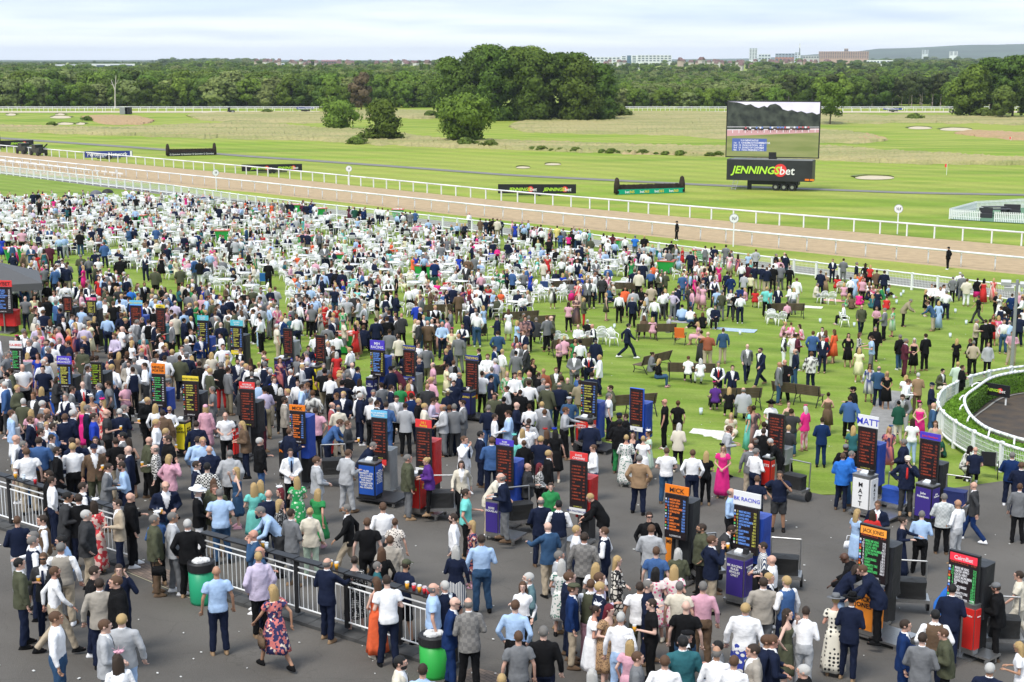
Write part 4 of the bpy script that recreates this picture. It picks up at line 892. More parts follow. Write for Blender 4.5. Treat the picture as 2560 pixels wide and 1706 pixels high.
Q(698, 740, 1140, 1200, 'bk', 'MICK', 'o', 'black podium with a red and blue strip below the orange header'); Q(895, 959, 1169, 1256, 'bl', 'ALAN\nBENNETT LTD\nON COURSE\nBOOKMAKER\nTHE ONLY\nBOOKMAKER\nTO BET ON\nALL SCREENS', 'w', 'two faced blue podium covered in white lettering')
Q(1013, 1068, 1204, 1290, 'rd', 'J & J\nRacing', 'y', 'red podium in steel frame with yellow lettering', steel=True); Q(1212, 1262, 1265, 1352, 'pu', 'ROSS\nDOUGLAS', 'w', 'steel podium with purple poster, centre of the tarmac', steel=True)
Q(1434, 1491, 1062, 1125, 'rd', 'DAVID &\nROSS WARKS', 'w', 'red podium with white lettering below the grey board'); Q(1660, 1714, 1358, 1440, 'or', 'MICK', 'k', 'orange podium in steel frame behind the women', steel=True)
Q(1810, 1880, 1404, 1513, 'pu', 'BK RACING\nRULES\nSINGLES\nONLY', 'w', 'purple podium with white rules in steel frame', steel=True); Q(1900, 1935, 1172, 1232, 'rd', 'BETS', 'w', 'red podium behind the white shirted man')
Q(2125, 2192, 1201, 1290, 'wh', 'M\nA\nT\nT', 'k', 'white podium in steel frame with black letters', steel=True); Q(2282, 2345, 1225, 1312, 'pu', 'John\nHewitson', 'w', 'purple podium beside the man in a white cap')
Q(2127, 2206, 1484, 1598, 'or', 'JACK\nJONES', 'k', 'orange podium in steel frame with black lettering', steel=True); Q(2400, 2444, 1530, 1650, 'rd', 'CairnBet', 'w', 'red podium with white lettering at the right', steel=True)
# canopy at left edge
P = at(-10, 800); o = empty('canopy', P, toview(P), 'black pop up canopy at the left edge above an odds board', 'canopy'); k = ppm(P); zt = zat(P, 652)-P.z; ze = zat(P, 698)-P.z
mb = MB(); w = 112/k; mb.raw([(-w, -w, ze), (w, -w, ze), (w, w, ze), (-w, w, ze), (0, 0, zt), (-w, -w, ze-.35), (w, -w, ze-.35), (w, w, ze-.35), (-w, w, ze-.35)], [(0, 1, 4), (1, 2, 4), (2, 3, 4), (3, 0, 4), (0, 5, 6, 1), (1, 6, 7, 2), (2, 7, 8, 3), (3, 8, 5, 0)]); mb.build('roof', mat('canopy_cloth', (.09, .09, .092), .6, bump=.5, bscale=2), o)
lm = MB(); lm.tube((0, 0, 0), (0, 0, ze), .035); lme = lm.mesh('leg'); lme.materials.append(STEEL)
for a in (-.95, .95):
    for b in (-.95, .95): link('leg', lme, o, (w*a, w*b, 0))
# ============================================================ railing with beer shelf, bins, paving
def railing(p0, p1, label, n):
    A = at(*p0); B_ = at(*p1); d = B_-A; d.z = 0; w = d.length; rz = math.atan2(d.y, d.x); o = empty('steel_railing', (0, 0, 0), 0, label, 'railing'); H = 1.13
    def pt(t, z): q = A+(B_-A)*t; return Vector((q.x, q.y, gz(q.x, q.y)+.16+z))
    mb = MB()
    for i in range(n*3): a = pt(i/(n*3), -.24); b = pt((i+1)/(n*3), -.24); c = (a+b)/2; mb.box(c, ((b-a).length*1.01, .42, .34), rz)
    mb.build('kerb', mat('dark_kerb', (.07, .07, .07), .85, var=.2, vscale=4), o)
    for i in range(n+1): mb = MB(); c = pt(i/n, H/2); mb.box(c, (.09, .07, H), rz); mb.build('post', BLACK, o)
    mb = MB(); pts = [pt(i/(n*2), H+.03) for i in range(n*2+1)]
    for a, b in zip(pts, pts[1:]): c = (a+b)/2; mb.box(c, ((b-a).length*1.02, .20, .035), rz)
    mb.build('beer_shelf', BLACK, o)
    for z in (.12, .86, .98): mb = MB(); pathtube(mb, [pt(i/(n*2), z) for i in range(n*2+1)], .018, 6); mb.build('rail', WHITE, o)
    bm_ = MB(); bm_.tube((0, 0, .12), (0, 0, .86), .010, .010, 5); bme = bm_.mesh('baluster'); bme.materials.append(WHITE); nb = int(w/.125)
    for i in range(nb): link('baluster', bme, o, pt((i+.5)/nb, 0))
    return lambda t: pt(t, H+.047)
R1 = railing((-60, 1296), (327, 1418), 'black and white steel railing at the far left with a beer shelf', 4)
R2 = railing((515, 1477), (1138, 1673), 'black and white steel railing in the foreground with a beer shelf', 5)
def bin_(px, py, hpx, g, label):
    P = at(px, py); k = ppm(P); h = hpx/k/.93; r = .27; o = empty('litter_bin', P, 0, label, 'bin'); mb = MB(); mb.loft([(0, 0, 0, r*.9, r*.9), (0, 0, .08, r*.95, r*.95), (0, 0, h*.82, r, r)], 24); mb.build('body', mat('bin_'+label.split()[0], g, .4), o, smooth=True)
    mb = MB(); mb.loft([(0, 0, h*.80, r*1.06, r*1.06), (0, 0, h*.98, r*1.06, r*1.06), (0, 0, h, r*.98, r*.98), (0, 0, h*.985, r*.8, r*.8)], 24); mb.build('rim', BLACK, o, smooth=False); mb = MB()
    for i in range(9): a = i*2.4; mb.ell((math.cos(a)*r*.4, math.sin(a)*r*.4, h*.99+.01*i%.03), (.09, .07, .05), 7, 5, rot=np.array(Matrix.Rotation(a, 3, 'X')))
    mb.build('litter', mat('litter_white', (.6, .6, .6), .6), o)
bin_(507, 1507, 102, (.02, .30, .15), 'teal green litter bin at the left end of the foreground railing'); bin_(1085, 1690, 104, (.03, .36, .06), 'bright green litter bin at the right end of the foreground railing')
def brickmat():
    m = mat('brick_paving', (.2, .15, .12), .9, bump=.3, bscale=30); t = m.node_tree; b = t.nodes['Principled BSDF']; br = t.nodes.new('ShaderNodeTexBrick'); g = t.nodes.new('ShaderNodeNewGeometry'); mp = t.nodes.new('ShaderNodeMapping'); mp.inputs['Rotation'].default_value = (0, 0, R(47))
    t.links.new(g.outputs['Position'], mp.inputs[0]); t.links.new(mp.outputs[0], br.inputs['Vector']); br.inputs['Scale'].default_value = 1; br.inputs['Brick Width'].default_value = .21; br.inputs['Row Height'].default_value = .1; br.inputs['Mortar Size'].default_value = .008
    br.inputs['Color1'].default_value = (.21, .155, .12, 1); br.inputs['Color2'].default_value = (.15, .115, .095, 1); br.inputs['Mortar'].default_value = (.07, .06, .055, 1); t.links.new(br.outputs[0], b.inputs['Base Color']); return m
strip('brick_paving', [at(318, 1428), at(495, 1500)], [at(355, 1405), at(515, 1455)], brickmat(), 6, 4, .006)
strip('brick_paving', [at(1120, 1706), at(1560, 1790)], [at(1180, 1668), at(1700, 1790)], brickmat(), 8, 4, .006)
strip('yellow_line', [at(318, 1432), at(480, 1499)], [at(318, 1430.4), at(480, 1497.2)], mat('worn_yellow_line', (.42, .38, .26), .9), 6, 1, .012)
strip('stone_path', [at(2150, 1100), at(2190, 1000), at(2230, 978)], [at(2210, 1160), at(2270, 1010), at(2290, 985)], M_CONC, 10, 4, .03)
# pint cups standing on the shelf
def cup_mesh(kind):
    k = ('cup', kind)
    if k in CACHE2: return CACHE2[k]
    mb = MB(); mb.loft([(0, 0, .108, .0385, .0385), (0, 0, .13, .04, .04)], 12, cap=False); mb.loft([(0, 0, 0.0, .028, .028), (0, 0, .108, .0385, .0385)], 12, mi=1)
    if kind == 'beer': mb.loft([(0, 0, .096, .0362, .0362), (0, 0, .112, .037, .037)], 12, mi=2)
    me = mb.mesh('pint_cup', True); 
    for m in (mat('clear_plastic', (.75, .8, .85), .15), {'beer': mat('lager', (.75, .36, .03), .3), 'red': mat('red_drink', (.55, .03, .04), .3), 'clear': mat('clear_drink', (.6, .68, .75), .2)}[kind], mat('beer_foam', (.8, .77, .68), .6)): me.materials.append(m)
    CACHE2[k] = me; return me
CACHE2 = {}
for i, (f_, t, kd, nm_) in enumerate([(R1, .30, 'beer', 'amber'), (R1, .355, 'clear', 'clear'), (R1, .43, 'red', 'red'), (R2, .262, 'beer', 'amber'), (R2, .277, 'clear', 'clear'), (R2, .54, 'beer', 'amber'), (R2, .562, 'beer', 'amber'), (R2, .83, 'beer', 'amber'), (R2, .855, 'red', 'red'), (R2, .875, 'beer', 'amber'), (R2, .893, 'red', 'red'), (R2, .908, 'red', 'red'), (R2, .925, 'red', 'red'), (R2, .985, 'clear', 'clear')]):
    o = link('pint_cup', cup_mesh(kd), None, f_(t)); o.scale = (1.1, 1.1, 1.1)
    wh_ = 'far left railing' if f_ is R1 else 'foreground railing'; pos = ['nearest its left end', 'in the middle', 'towards its right end', 'beside the lilac coat', 'beside the navy suit'][(i % 3) if f_ is R1 else (3 if t < .3 else 4 if t < .6 else 2)]
    tag(o, '%s pint cup on the %s shelf, %s' % (nm_, wh_, pos), 'cup', 'pint cups on the railing shelves')
# ============================================================ parade ring
def ringpts(L_, h): return [at(x, y, h) for x, y in L_]
OUT = ringpts([(2700, 896), (2560, 916), (2511, 922), (2441, 937), (2390, 957), (2356, 976), (2345, 996), (2346, 1013), (2361, 1034), (2403, 1064), (2472, 1097), (2560, 1126), (2700, 1160)], 1.0)
INN = ringpts([(2700, 915), (2560, 928), (2483, 943), (2441, 969), (2415, 989), (2411, 1005), (2417, 1023), (2432, 1044), (2467, 1070), (2518, 1088), (2560, 1100), (2700, 1130)], .95)
def dens(pts, n=5):
    r_ = []
    for i in range(len(pts)-1):
        p = [pts[max(0, i-1)], pts[i], pts[i+1], pts[min(len(pts)-1, i+2)]]
        for j in range(n):
            t = j/n; r_.append(.5*((2*p[1])+(-p[0]+p[2])*t+(2*p[0]-5*p[1]+4*p[2]-p[3])*t*t+(-p[0]+3*p[1]-3*p[2]+p[3])*t**3))
    return r_+[pts[-1]]
OUT = dens(OUT); INN = dens(INN)
rail_run('parade_ring_fence', OUT, 1.0, 1.75, 'white curved fence with wire mesh round the parade ring', 'fence', double=True, pr=.055, r=.055, mesh_=.075, res=.4)
o = rail_run('parade_ring_rail', INN, .95, 40, 'white curved inner rail of the parade ring', 'rail', r=.06, res=.4)
gm = MB(); pathtube(gm, [Vector((0, 0, .93)), Vector((0, .25, .98)), Vector((0, .45, .9)), Vector((0, .52, .72))], .035, 7); gme = gm.mesh('bracket', True); gme.materials.append(WHITE)
cen = at(2560, 1010)
for i in range(6, len(INN)-6, 7):
    d = (INN[i]-cen); d.z = 0; link('bracket', gme, o, Vector((INN[i].x, INN[i].y, gz(INN[i].x, INN[i].y)))-o.location, math.atan2(d.y, d.x)-PI/2)
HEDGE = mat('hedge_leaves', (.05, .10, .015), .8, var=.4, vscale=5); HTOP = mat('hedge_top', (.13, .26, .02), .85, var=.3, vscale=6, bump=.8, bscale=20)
v = []; f = []; n = 70; lv = []
for i in range(n+1):
    p, _ = poly(OUT, plen(OUT)*i/n*.999); q, _ = poly(INN, plen(INN)*i/n*.999); p = p+(q-p)*.10; zi = gz(q.x, q.y)
    q2 = q+(q-p).normalized()*.12; v += [(p.x, p.y, gz(p.x, p.y)-.1), (p.x, p.y, gz(p.x, p.y)+.35), (p.x+(q.x-p.x)*.5, p.y+(q.y-p.y)*.5, zi+.72), (q2.x, q2.y, zi+.78), (q2.x, q2.y, zi-.1)]; lv.append((p, q, q2, zi))
for i in range(n):
    for j in range(4): a = i*5+j; f.append((a, a+1, a+6, a+5))
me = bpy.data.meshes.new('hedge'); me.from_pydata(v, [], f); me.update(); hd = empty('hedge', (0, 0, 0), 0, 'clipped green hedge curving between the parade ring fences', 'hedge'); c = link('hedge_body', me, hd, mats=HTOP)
V = []; Fq = []
for i in range(26000):
    p, q, q2, zi = lv[RNG.randint(n)]; p1 = lv[min(n, RNG.randint(n)+1)]
    k_ = RNG.randint(n); p, q, q2, zi = lv[k_]; pB, qB, q2B, ziB = lv[k_+1]; t = RNG.rand(); s_ = .018+.02*RNG.rand()
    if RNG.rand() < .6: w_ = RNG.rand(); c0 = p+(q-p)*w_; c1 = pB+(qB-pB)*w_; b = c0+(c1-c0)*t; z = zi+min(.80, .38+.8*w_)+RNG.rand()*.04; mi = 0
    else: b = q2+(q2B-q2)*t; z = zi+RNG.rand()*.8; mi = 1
    r_ = RNG.randn(3, 3)*s_; c_ = np.array([b.x+RNG.randn()*.03, b.y+RNG.randn()*.03, z])
    V += [tuple(c_+r_[0]), tuple(c_+r_[1]), tuple(c_+r_[2])]; Fq.append((3*i, 3*i+1, 3*i+2, mi))
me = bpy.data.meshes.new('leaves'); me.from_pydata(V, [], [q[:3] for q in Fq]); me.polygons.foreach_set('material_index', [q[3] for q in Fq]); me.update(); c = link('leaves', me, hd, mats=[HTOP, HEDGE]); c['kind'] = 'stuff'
inner = [q2 for _, _, q2, _ in lv]; cin = [q+(cen-q)*.05 for q in inner]
c2 = Vector((at(2900, 1010).x, at(2900, 1010).y, 0))
strip('parade_kerb', [q+(c2-q).normalized()*.30 for q in inner], [q+(c2-q).normalized()*.42 for q in inner], M_CONC, 60, 1, .06)
strip('parade_path', inner, [c2+(q-c2)*.02 for q in inner], mat('parade_path_surface', (.06, .05, .042), .95, var=.3, vscale=1.5, cols=((.045, .04, .038), (.09, .065, .045)), bump=.6, bscale=20), 60, 10, .025)
P = at(2482, 1010); o = empty('parade_sign', P, toview(P)+R(-24), 'black curved sign with lime lettering on the parade ring hedge', 'sign'); k = ppm(P); zc = zat(P, 974)-P.z; w = 84/k
mb = MB(); mb.box((0, -.02, zc), (w, .05, w*.36)); mb.build('panel', BLKP, o); jennings(o, w*.2, -.06, zc-w*.05, w*.125)
for x in (-.38, .38): mb = MB(); mb.box((w*x, .03, zc/2), (.06, .04, zc)); mb.build('post', WHITE, o)
# lamp post at right
P = at(2528, 926); h = zat(P, 700)-P.z; o = empty('lamp_post', P, toview(P), 'tall grey lamp post with floodlights beside the parade ring', 'lamp post'); mb = MB(); mb.tube((0, 0, 0), (0, 0, h), .09, .07, 10); mb.build('post', GREY, o)
for x, z in ((-.5, .05), (-.35, -.2), (.35, .0), (.5, -.25)): mb = MB(); mb.box((x, -.1, h-.2+z), (.45, .3, .18), rx=.3); mb.build('floodlight', mat('lamp_housing', (.5, .5, .5), .4), o)
mb = MB(); mb.box((0, 0, h-.2), (.9, .08, .08)); mb.build('crossbar', GREY, o)
# picket enclosure at right
o = empty('picket_enclosure', at(2450, 560), 0, 'white picket fence enclosure round black outdoor furniture on the infield', 'fence'); b0 = o.location
PIC = [((2373, 548), (2452, 553)), ((2486, 555), (2700, 566)), ((2373, 546), (2440, 527)), ((2440, 527), (2700, 512))]
pm = MB(); pm.box((0, 0, .5), (.10, .02, 1.0)); pme = pm.mesh('picket'); pme.materials.append(WHITE); cnt = 0
for a, b in PIC:
    A = at(*a); B_ = at(*b); d = B_-A; n = int(d.length/.17); rz = math.atan2(d.y, d.x)
    for i in range(n):
        if cnt < 280: link('picket', pme, o, A+d*(i/n)-b0, rz); cnt += 1
    for z in (.3, .8): mb = MB(); mb.tube(A-b0+Vector((0, 0, z)), B_-b0+Vector((0, 0, z)), .035, .035, 4); mb.build('rail', WHITE, o)
me = bpy.data.meshes.new('mat'); pts = [at(2373, 549), at(2700, 569), at(2700, 511), at(2438, 527)]; me.from_pydata([(p.x, p.y, .03) for p in pts], [], [(0, 1, 2, 3)]); me.update(); tag(link('green_matting', me, mats=mat('green_mat', (.10, .2, .12), .9)), kind='structure')
RAT = mat('rattan', (.035, .035, .038), .7)
for (x, y, s_, lb) in ((2463, 545, 1.3, 'black rattan armchair at the left in the enclosure'), (2497, 541, 1.5, 'black rattan table in the enclosure'), (2530, 536, 1.6, 'black rattan sofa at the right of the enclosure'), (2485, 535, 1.2, 'black rattan chair behind the table')):
    P = at(x, y); o = empty('rattan_armchair' if 'table' not in lb else 'rattan_table', P, random.uniform(-.5, .2), lb, 'outdoor furniture'); mb = MB()
    if 'table' in lb: mb.box((0, 0, .72), (2.4, 1.1, .06)); mb.build('top', RAT, o); mb = MB(); mb.box((-.9, 0, .35), (.12, .9, .7)).box((.9, 0, .35), (.12, .9, .7)); mb.build('leg', RAT, o)
    else: mb.box((0, 0, .22), (s_, .8, .42)); mb.build('seat', RAT, o); mb = MB(); mb.box((0, .38, .6), (s_, .12, .75)); mb.build('backrest', RAT, o)
P = at(2560, 545); 
# ============================================================ lawn furniture
BW = mat('bench_wood', (.14, .10, .07), .8, var=.3, vscale=8, coord='Object'); IRON = mat('bench_iron', (.02, .02, .02), .5)
sl = MB(); sl.box((0, 0, 0), (1.0, .065, .02)); slm = sl.mesh('slat'); slm.materials.append(BW)
eg = MB(); pathtube(eg, [Vector((0, -.52, 0)), Vector((0, -.42, .24)), Vector((0, -.48, .42)), Vector((0, .0, .42)), Vector((0, .16, .86))], .022, 6); pathtube(eg, [Vector((0, .35, 0)), Vector((0, .05, .42))], .022, 6); pathtube(eg, [Vector((0, -.42, .24)), Vector((0, .15, .25))], .014, 5); egm = eg.mesh('bench_end', True); egm.materials.append(IRON)
def bench(px, py, ang, label, L_=2.1):
    P = at(px, py); o = empty('garden_bench', P, toview(P)+R(ang), label, 'bench')
    for x in (-L_/2+.08, 0, L_/2-.08): link('bench_end', egm, o, (x, 0, 0))
    for i in range(6): c = link('slat', slm, o, (0, -.46+.085*i, .435)); c.scale = (L_, 1, 1)
    for i in range(6): c = link('slat', slm, o, (0, .015+.028*i, .49+.073*i)); c.rotation_euler = (R(70), 0, 0); c.scale = (L_, 1, 1)
    return P
for x, y, a, lb in [(1638, 930, 232, 'slatted bench turned away with two people, left of the pair'), (1728, 955, 180, 'long slatted bench seen from behind with a pink shawl'), (1838, 1022, 195, 'nearest long slatted bench seen from behind'), (1990, 1010, 160, 'slatted bench at the lawn edge under two sitters'), (1428, 892, 200, 'slatted bench with a woman in hot pink'), (1640, 850, 190, 'slatted bench beside the orange deck chair'), (1340, 830, 200, 'slatted bench end to end with another at the left of the lawn'), (1300, 818, 200, 'left slatted bench of the end to end pair'),
                   (848, 815, 195, 'slatted bench by the orange dressed woman'), (905, 872, 195, 'slatted bench behind the man in grey shorts'), (1085, 800, 185, 'slatted bench behind the royal blue jacket'), (1075, 965, 200, 'slatted bench at the lawn edge near the grey cover'), (1420, 735, 195, 'slatted bench in the crowd with the patterned dress'), (1560, 740, 175, 'slatted bench half hidden in the standing crowd'), (1965, 795, 190, 'slatted bench with empty white chairs in front'), (1575, 1040, 200, 'slatted bench behind the blue framed board')]:
    bench(x, y, a, lb)
# white garden chairs
cm = {}
m_ = MB(); m_.loft([(0, 0, .40, .21, .21), (0, 0, .43, .235, .235)], 12); cm['seat'] = [(m_.mesh('seat', True), None)]
m_ = MB()
for i in range(7): x = -.18+.06*i; m_.tube((x, .20+.02*abs(i-3)*-.3, .44), (x*1.12, .29-.012*abs(i-3), .84-.012*(i-3)**2), .021, .021, 4)
pathtube(m_, [Vector((-.235, .16, .42)), Vector((-.25, .24, .70)), Vector((-.16, .285, .83)), Vector((0, .30, .865)), Vector((.16, .285, .83)), Vector((.25, .24, .70)), Vector((.235, .16, .42))], .022, 5); cm['backrest'] = [(m_.mesh('backrest', True), None)]
for s_ in (-1, 1):
    m_ = MB(); pathtube(m_, [Vector((s_*.25, .23, .66)), Vector((s_*.27, 0, .64)), Vector((s_*.265, -.2, .62)), Vector((s_*.245, -.23, .42))], .022, 5); cm.setdefault('armrest', []).append((m_.mesh('armrest', True), None))
    for t_ in (-1, 1): m_ = MB(); m_.tube((s_*.19, t_*.17, .42), (s_*.25, t_*.25, 0), .026, .02, 5); cm.setdefault('leg', []).append((m_.mesh('leg', True), None))
allc = MB()
for k_, ls_ in cm.items():
    for me_, _ in ls_:
        me_.materials.append(PLASTIC); V_ = np.empty(len(me_.vertices)*3); me_.vertices.foreach_get('co', V_); allc.raw(V_.reshape(-1, 3), [tuple(p.vertices) for p in me_.polygons])
CHM = allc.mesh('plastic_chair', True); CHM.materials.append(PLASTIC)
m_ = MB(); m_.loft([(0, 0, .70, .5, .5), (0, 0, .73, .52, .52)], 20)
for a in (45, 135, 225, 315): m_.tube((math.cos(R(a))*.3, math.sin(R(a))*.3, .7), (math.cos(R(a))*.4, math.sin(R(a))*.4, 0), .03, .025, 6)
TBM = m_.mesh('plastic_table', True); TBM.materials.append(PLASTIC)
CHAIRS = []; SEATS = []
def inpoly(x, y, pg):
    c = False; j = len(pg)-1
    for i in range(len(pg)):
        if (pg[i][1] > y) != (pg[j][1] > y) and x < (pg[j][0]-pg[i][0])*(y-pg[i][1])/(pg[j][1]-pg[i][1])+pg[i][0]: c = not c
        j = i
    return c
def topx(x, y, z):
    fy = y*math.cos(PITCH)+(CAMZ-z)*math.sin(PITCH); dy = (CAMZ-z)*math.cos(PITCH)-y*math.sin(PITCH); return 1280+F*x/fy, 853+F*dy/fy
AREA = [(-60, 512), (220, 498), (470, 505), (640, 528), (900, 560), (1180, 600), (1400, 640), (1590, 660), (1640, 690), (1560, 735), (1380, 770), (1180, 805), (960, 800), (760, 790), (560, 775), (380, 745), (200, 700), (-60, 650)]
rg = random.Random(21); TABLES = []
uu = 46.0
while uu < 84:
    vv = -230.0
    while vv < -40:
        x, y = xy(uu+rg.uniform(-.6, .6), vv+rg.uniform(-.7, .7)); px, py = topx(x, y, gz(x, y))
        if inpoly(px, py, AREA) and rg.random() < .93: TABLES.append((x, y, px, py))
        vv += 3.3
    uu += 3.0
TABLES.sort(key=lambda t: -t[3])
for i, (x, y, px, py) in enumerate(TABLES):
    o = link('plastic_table', TBM, None, (x, y, gz(x, y)), rg.uniform(0, 6)); tag(o, 'round white plastic garden table among the chairs on the lawn', 'table', 'white garden tables on the lawn')
    n = rg.choice([4, 5, 6, 6]); a0 = rg.uniform(0, 6.28)
    for j in range(n):
        a = a0+2*PI*j/n+rg.uniform(-.15, .15); d = rg.uniform(.72, .98); cx_, cy_ = x+math.cos(a)*d, y+math.sin(a)*d
        CHAIRS.append((cx_, cy_, a-PI/2+rg.uniform(-.3, .3)))
        if rg.random() < .46: SEATS.append((cx_, cy_, a-PI/2+rg.uniform(-.2, .2)))
XC = [(1365, 862, 200), (1385, 868, 210), (1408, 876, 180), (1475, 868, 170), (1530, 865, 20), (1500, 862, 200), (1780, 812, 10), (1925, 808, 180), (1952, 815, 190), (1780, 815, 90), (2055, 760, 200), (2078, 762, 180), (2100, 735, 170), (2120, 733, 200), (2142, 731, 180), (2110, 818, 90), (1900, 770, 200), (1925, 775, 180), (1555, 660, 160), (1585, 662, 180), (1700, 680, 150), (1735, 675, 190), (1690, 700, 100), (800, 800, 190), (665, 788, 170), (1100, 790, 200), (1160, 795, 30), (585, 700, 100), (620, 705, 200), (1470, 850, 180), (1500, 855, 190), (1930, 812, 160)]
for x, y, a in XC: P = at(x, y); CHAIRS.append((P.x, P.y, R(a)))
CHAIRS.sort(key=lambda c: -topx(c[0], c[1], gz(c[0], c[1]))[1])
rest = []
for i, (x, y, a) in enumerate(CHAIRS):
    if i < 60:
        o = empty('plastic_chair', (x, y, gz(x, y)), a, 'white plastic garden chair on the nearer lawn', 'chair', 'white garden chairs on the nearer lawn')
        for k_, ls_ in cm.items():
            for me_, _ in ls_: link(k_, me_, o)
    elif i < 300: tag(link('plastic_chair', CHM, None, (x, y, gz(x, y)), a), 'white plastic garden chair among the tables on the lawn', 'chair', 'white garden chairs among the lawn tables')
    else: rest.append((x, y, a))
CHL = MB(); CHL.box((0, 0, .42), (.46, .44, .03))
for i in range(6): CHL.box((-.19+.076*i, .27, .64), (.05, .02, .42), rx=-.2)
CHL.box((0, .315, .85), (.44, .04, .05))
for s_ in (-1, 1):
    CHL.box((s_*.26, 0, .65), (.05, .46, .03))
    for t_ in (-1, 1): CHL.box((s_*.23, t_*.22, .21 if t_ > 0 else .32), (.045, .045, .42 if t_ > 0 else .64))
CHL = CHL.mesh('q'); V0 = np.empty(len(CHL.vertices)*3); CHL.vertices.foreach_get('co', V0); V0 = V0.reshape(-1, 3); F0 = [tuple(p.vertices) for p in CHL.polygons]; mb = MB()
for x, y, a in rest: c_, s_ = math.cos(a), math.sin(a); mb.raw(np.stack([V0[:, 0]*c_-V0[:, 1]*s_+x, V0[:, 0]*s_+V0[:, 1]*c_+y, V0[:, 2]+gz(x, y)], 1), F0)
if rest: tag(mb.build('far_chairs', PLASTIC, smooth=True), 'mass of white plastic chairs in the farther crowd', 'chairs', kind='stuff')
# camping chairs, tubs
tub = MB(); tub.raw([(-.42, -.32, .1), (.42, -.32, .1), (.42, .32, .1), (-.42, .32, .1), (-.6, -.5, .95), (.6, -.5, .95), (.6, .5, .95), (-.6, .5, .95)], [(0, 1, 5, 4), (1, 2, 6, 5), (2, 3, 7, 6), (3, 0, 4, 7), (3, 2, 1, 0)]); tubm = tub.mesh('body'); tubm.materials.append(mat('tub_green', (.03, .40, .08), .4))
lid = MB(); lid.box((0, 0, .97), (1.25, 1.05, .07)); lidm = lid.mesh('rim'); lidm.materials.append(mat('tub_rim', (.5, .12, .08), .5))
lit = MB()
for i in range(14): lit.ell((rg.uniform(-.45, .45), rg.uniform(-.35, .35), .98), (.12, .1, .06), 6, 4)
litm = lit.mesh('litter'); litm.materials.append(mat('litter_white', (.6, .6, .6), .6))
for i, (x, y) in enumerate([(125, 545), (350, 565), (557, 605), (838, 668), (1060, 698), (35, 655), (745, 535), (803, 545), (1540, 628), (1750, 655), (765, 620), (860, 885), (995, 548), (1665, 685)]):
    P = at(x, y); o = empty('waste_tub', P, toview(P)+rg.uniform(-.4, .4), 'green waste tub with red rim on the lawn, number %d' % i if 0 else ['green waste tub deep in the left crowd', 'green waste tub behind the blue dressed woman', 'green waste tub half hidden by chairs, left centre', 'large green waste tub among empty chairs, centre', 'large green waste tub near the picnic chairs', 'green waste tub above the black canopy', 'green waste tub against the white fence, left one', 'green waste tub against the white fence, right one', 'green waste tub with red cone by the fence', 'green waste tub beside the waistcoated man', 'small green tub among seated people, centre left', 'green bin under the bench by the grey shorts', 'green tub behind men at the fence', 'green tub right of the group in folding chairs'][i], 'waste tub')
    link('body', tubm, o); link('rim', lidm, o); link('litter', litm, o)
cs = MB(); cs.box((0, 0, .42), (.5, .48, .04)); cs.box((0, .26, .68), (.5, .05, .5), rx=-.2); csm = {}
fr = MB()
for s_ in (-1, 1): fr.tube((s_*.27, -.25, 0), (s_*.27, .22, .62), .014, .014, 5).tube((s_*.27, .25, 0), (s_*.27, -.25, .6), .014, .014, 5).tube((s_*.27, -.25, .6), (s_*.27, .25, .62), .02, .02, 5)
frm = fr.mesh('frame'); frm.materials.append(BLACK)
for (x, y, a, c, lb) in [(1700, 862, 170, (.75, .16, .03), 'orange folding camp chair beside the long bench'), (1845, 760, 200, (.02, .05, .25), 'navy folding camp chair in the standing crowd'), (1310, 780, 180, (.02, .12, .08), 'dark green folding camp chair at the left of the lawn'), (1320, 730, 180, (.03, .05, .15), 'dark blue folding camp chair with bag on it'), (1648, 655, 170, (.0, .14, .12), 'green folding camp chair by the fence, left one'), (1675, 658, 180, (.02, .05, .25), 'blue folding camp chair by the fence, right one'), (1115, 742, 190, (.6, .03, .03), 'bright red folding camp chair'), (1205, 852, 180, (.03, .03, .03), 'black folding camp chair on the open grass'), (662, 718, 170, (.02, .15, .45), 'royal blue folding camp chair'), (1085, 728, 180, (.02, .10, .06), 'bottle green folding camp chair in front of seated men'), (1360, 738, 180, (.04, .08, .25), 'blue camp chair beside the patterned dress')]:
    P = at(x, y); o = empty('camp_chair', P, toview(P)+R(a), lb, 'camp chair'); link('frame', frm, o); me_ = cs.mesh('canvas'); link('canvas', me_, o, mats=mat('canvas_'+lb.replace(' ', '_')[:18], c, .8))
    CHx = o
# picnic rugs, bags, litter
for (x, y, w, d, c, lb) in [(1780, 1088, 1.7, 1.3, (.62, .6, .55), 'white picnic blanket at the lawn edge'), (1835, 826, 2.4, 1.0, (.35, .45, .55), 'blue patterned picnic rug beside the seated man'), (2015, 768, 2.0, .8, (.7, .7, .6), 'cream picnic rug behind the bench'), (2085, 752, 1.6, .8, (.6, .35, .3), 'pinkish picnic rug beside the seated women'), (1700, 805, 1.5, .8, (.3, .3, .32), 'grey rug under two seated people'), (1670, 665, 1.8, .7, (.35, .3, .2), 'striped rug before the folding chairs'), (1462, 1100, .2, .2, (.5, .5, .5), 'small white carton on the tarmac edge')]:
    P = at(x, y); mb = MB(); n = 10
    vv_ = [((i/n-.5)*w, (j/n-.5)*d, .012+.018*rg.random()) for i in range(n+1) for j in range(n+1)]; mb.raw(vv_, [(i*(n+1)+j, (i+1)*(n+1)+j, (i+1)*(n+1)+j+1, i*(n+1)+j+1) for i in range(n) for j in range(n)])
    o = mb.build('picnic_rug', mat('rug_'+str(int(x)), c, .9, var=.2, vscale=9), None, P, R(-20)); tag(o, lb, 'rug')
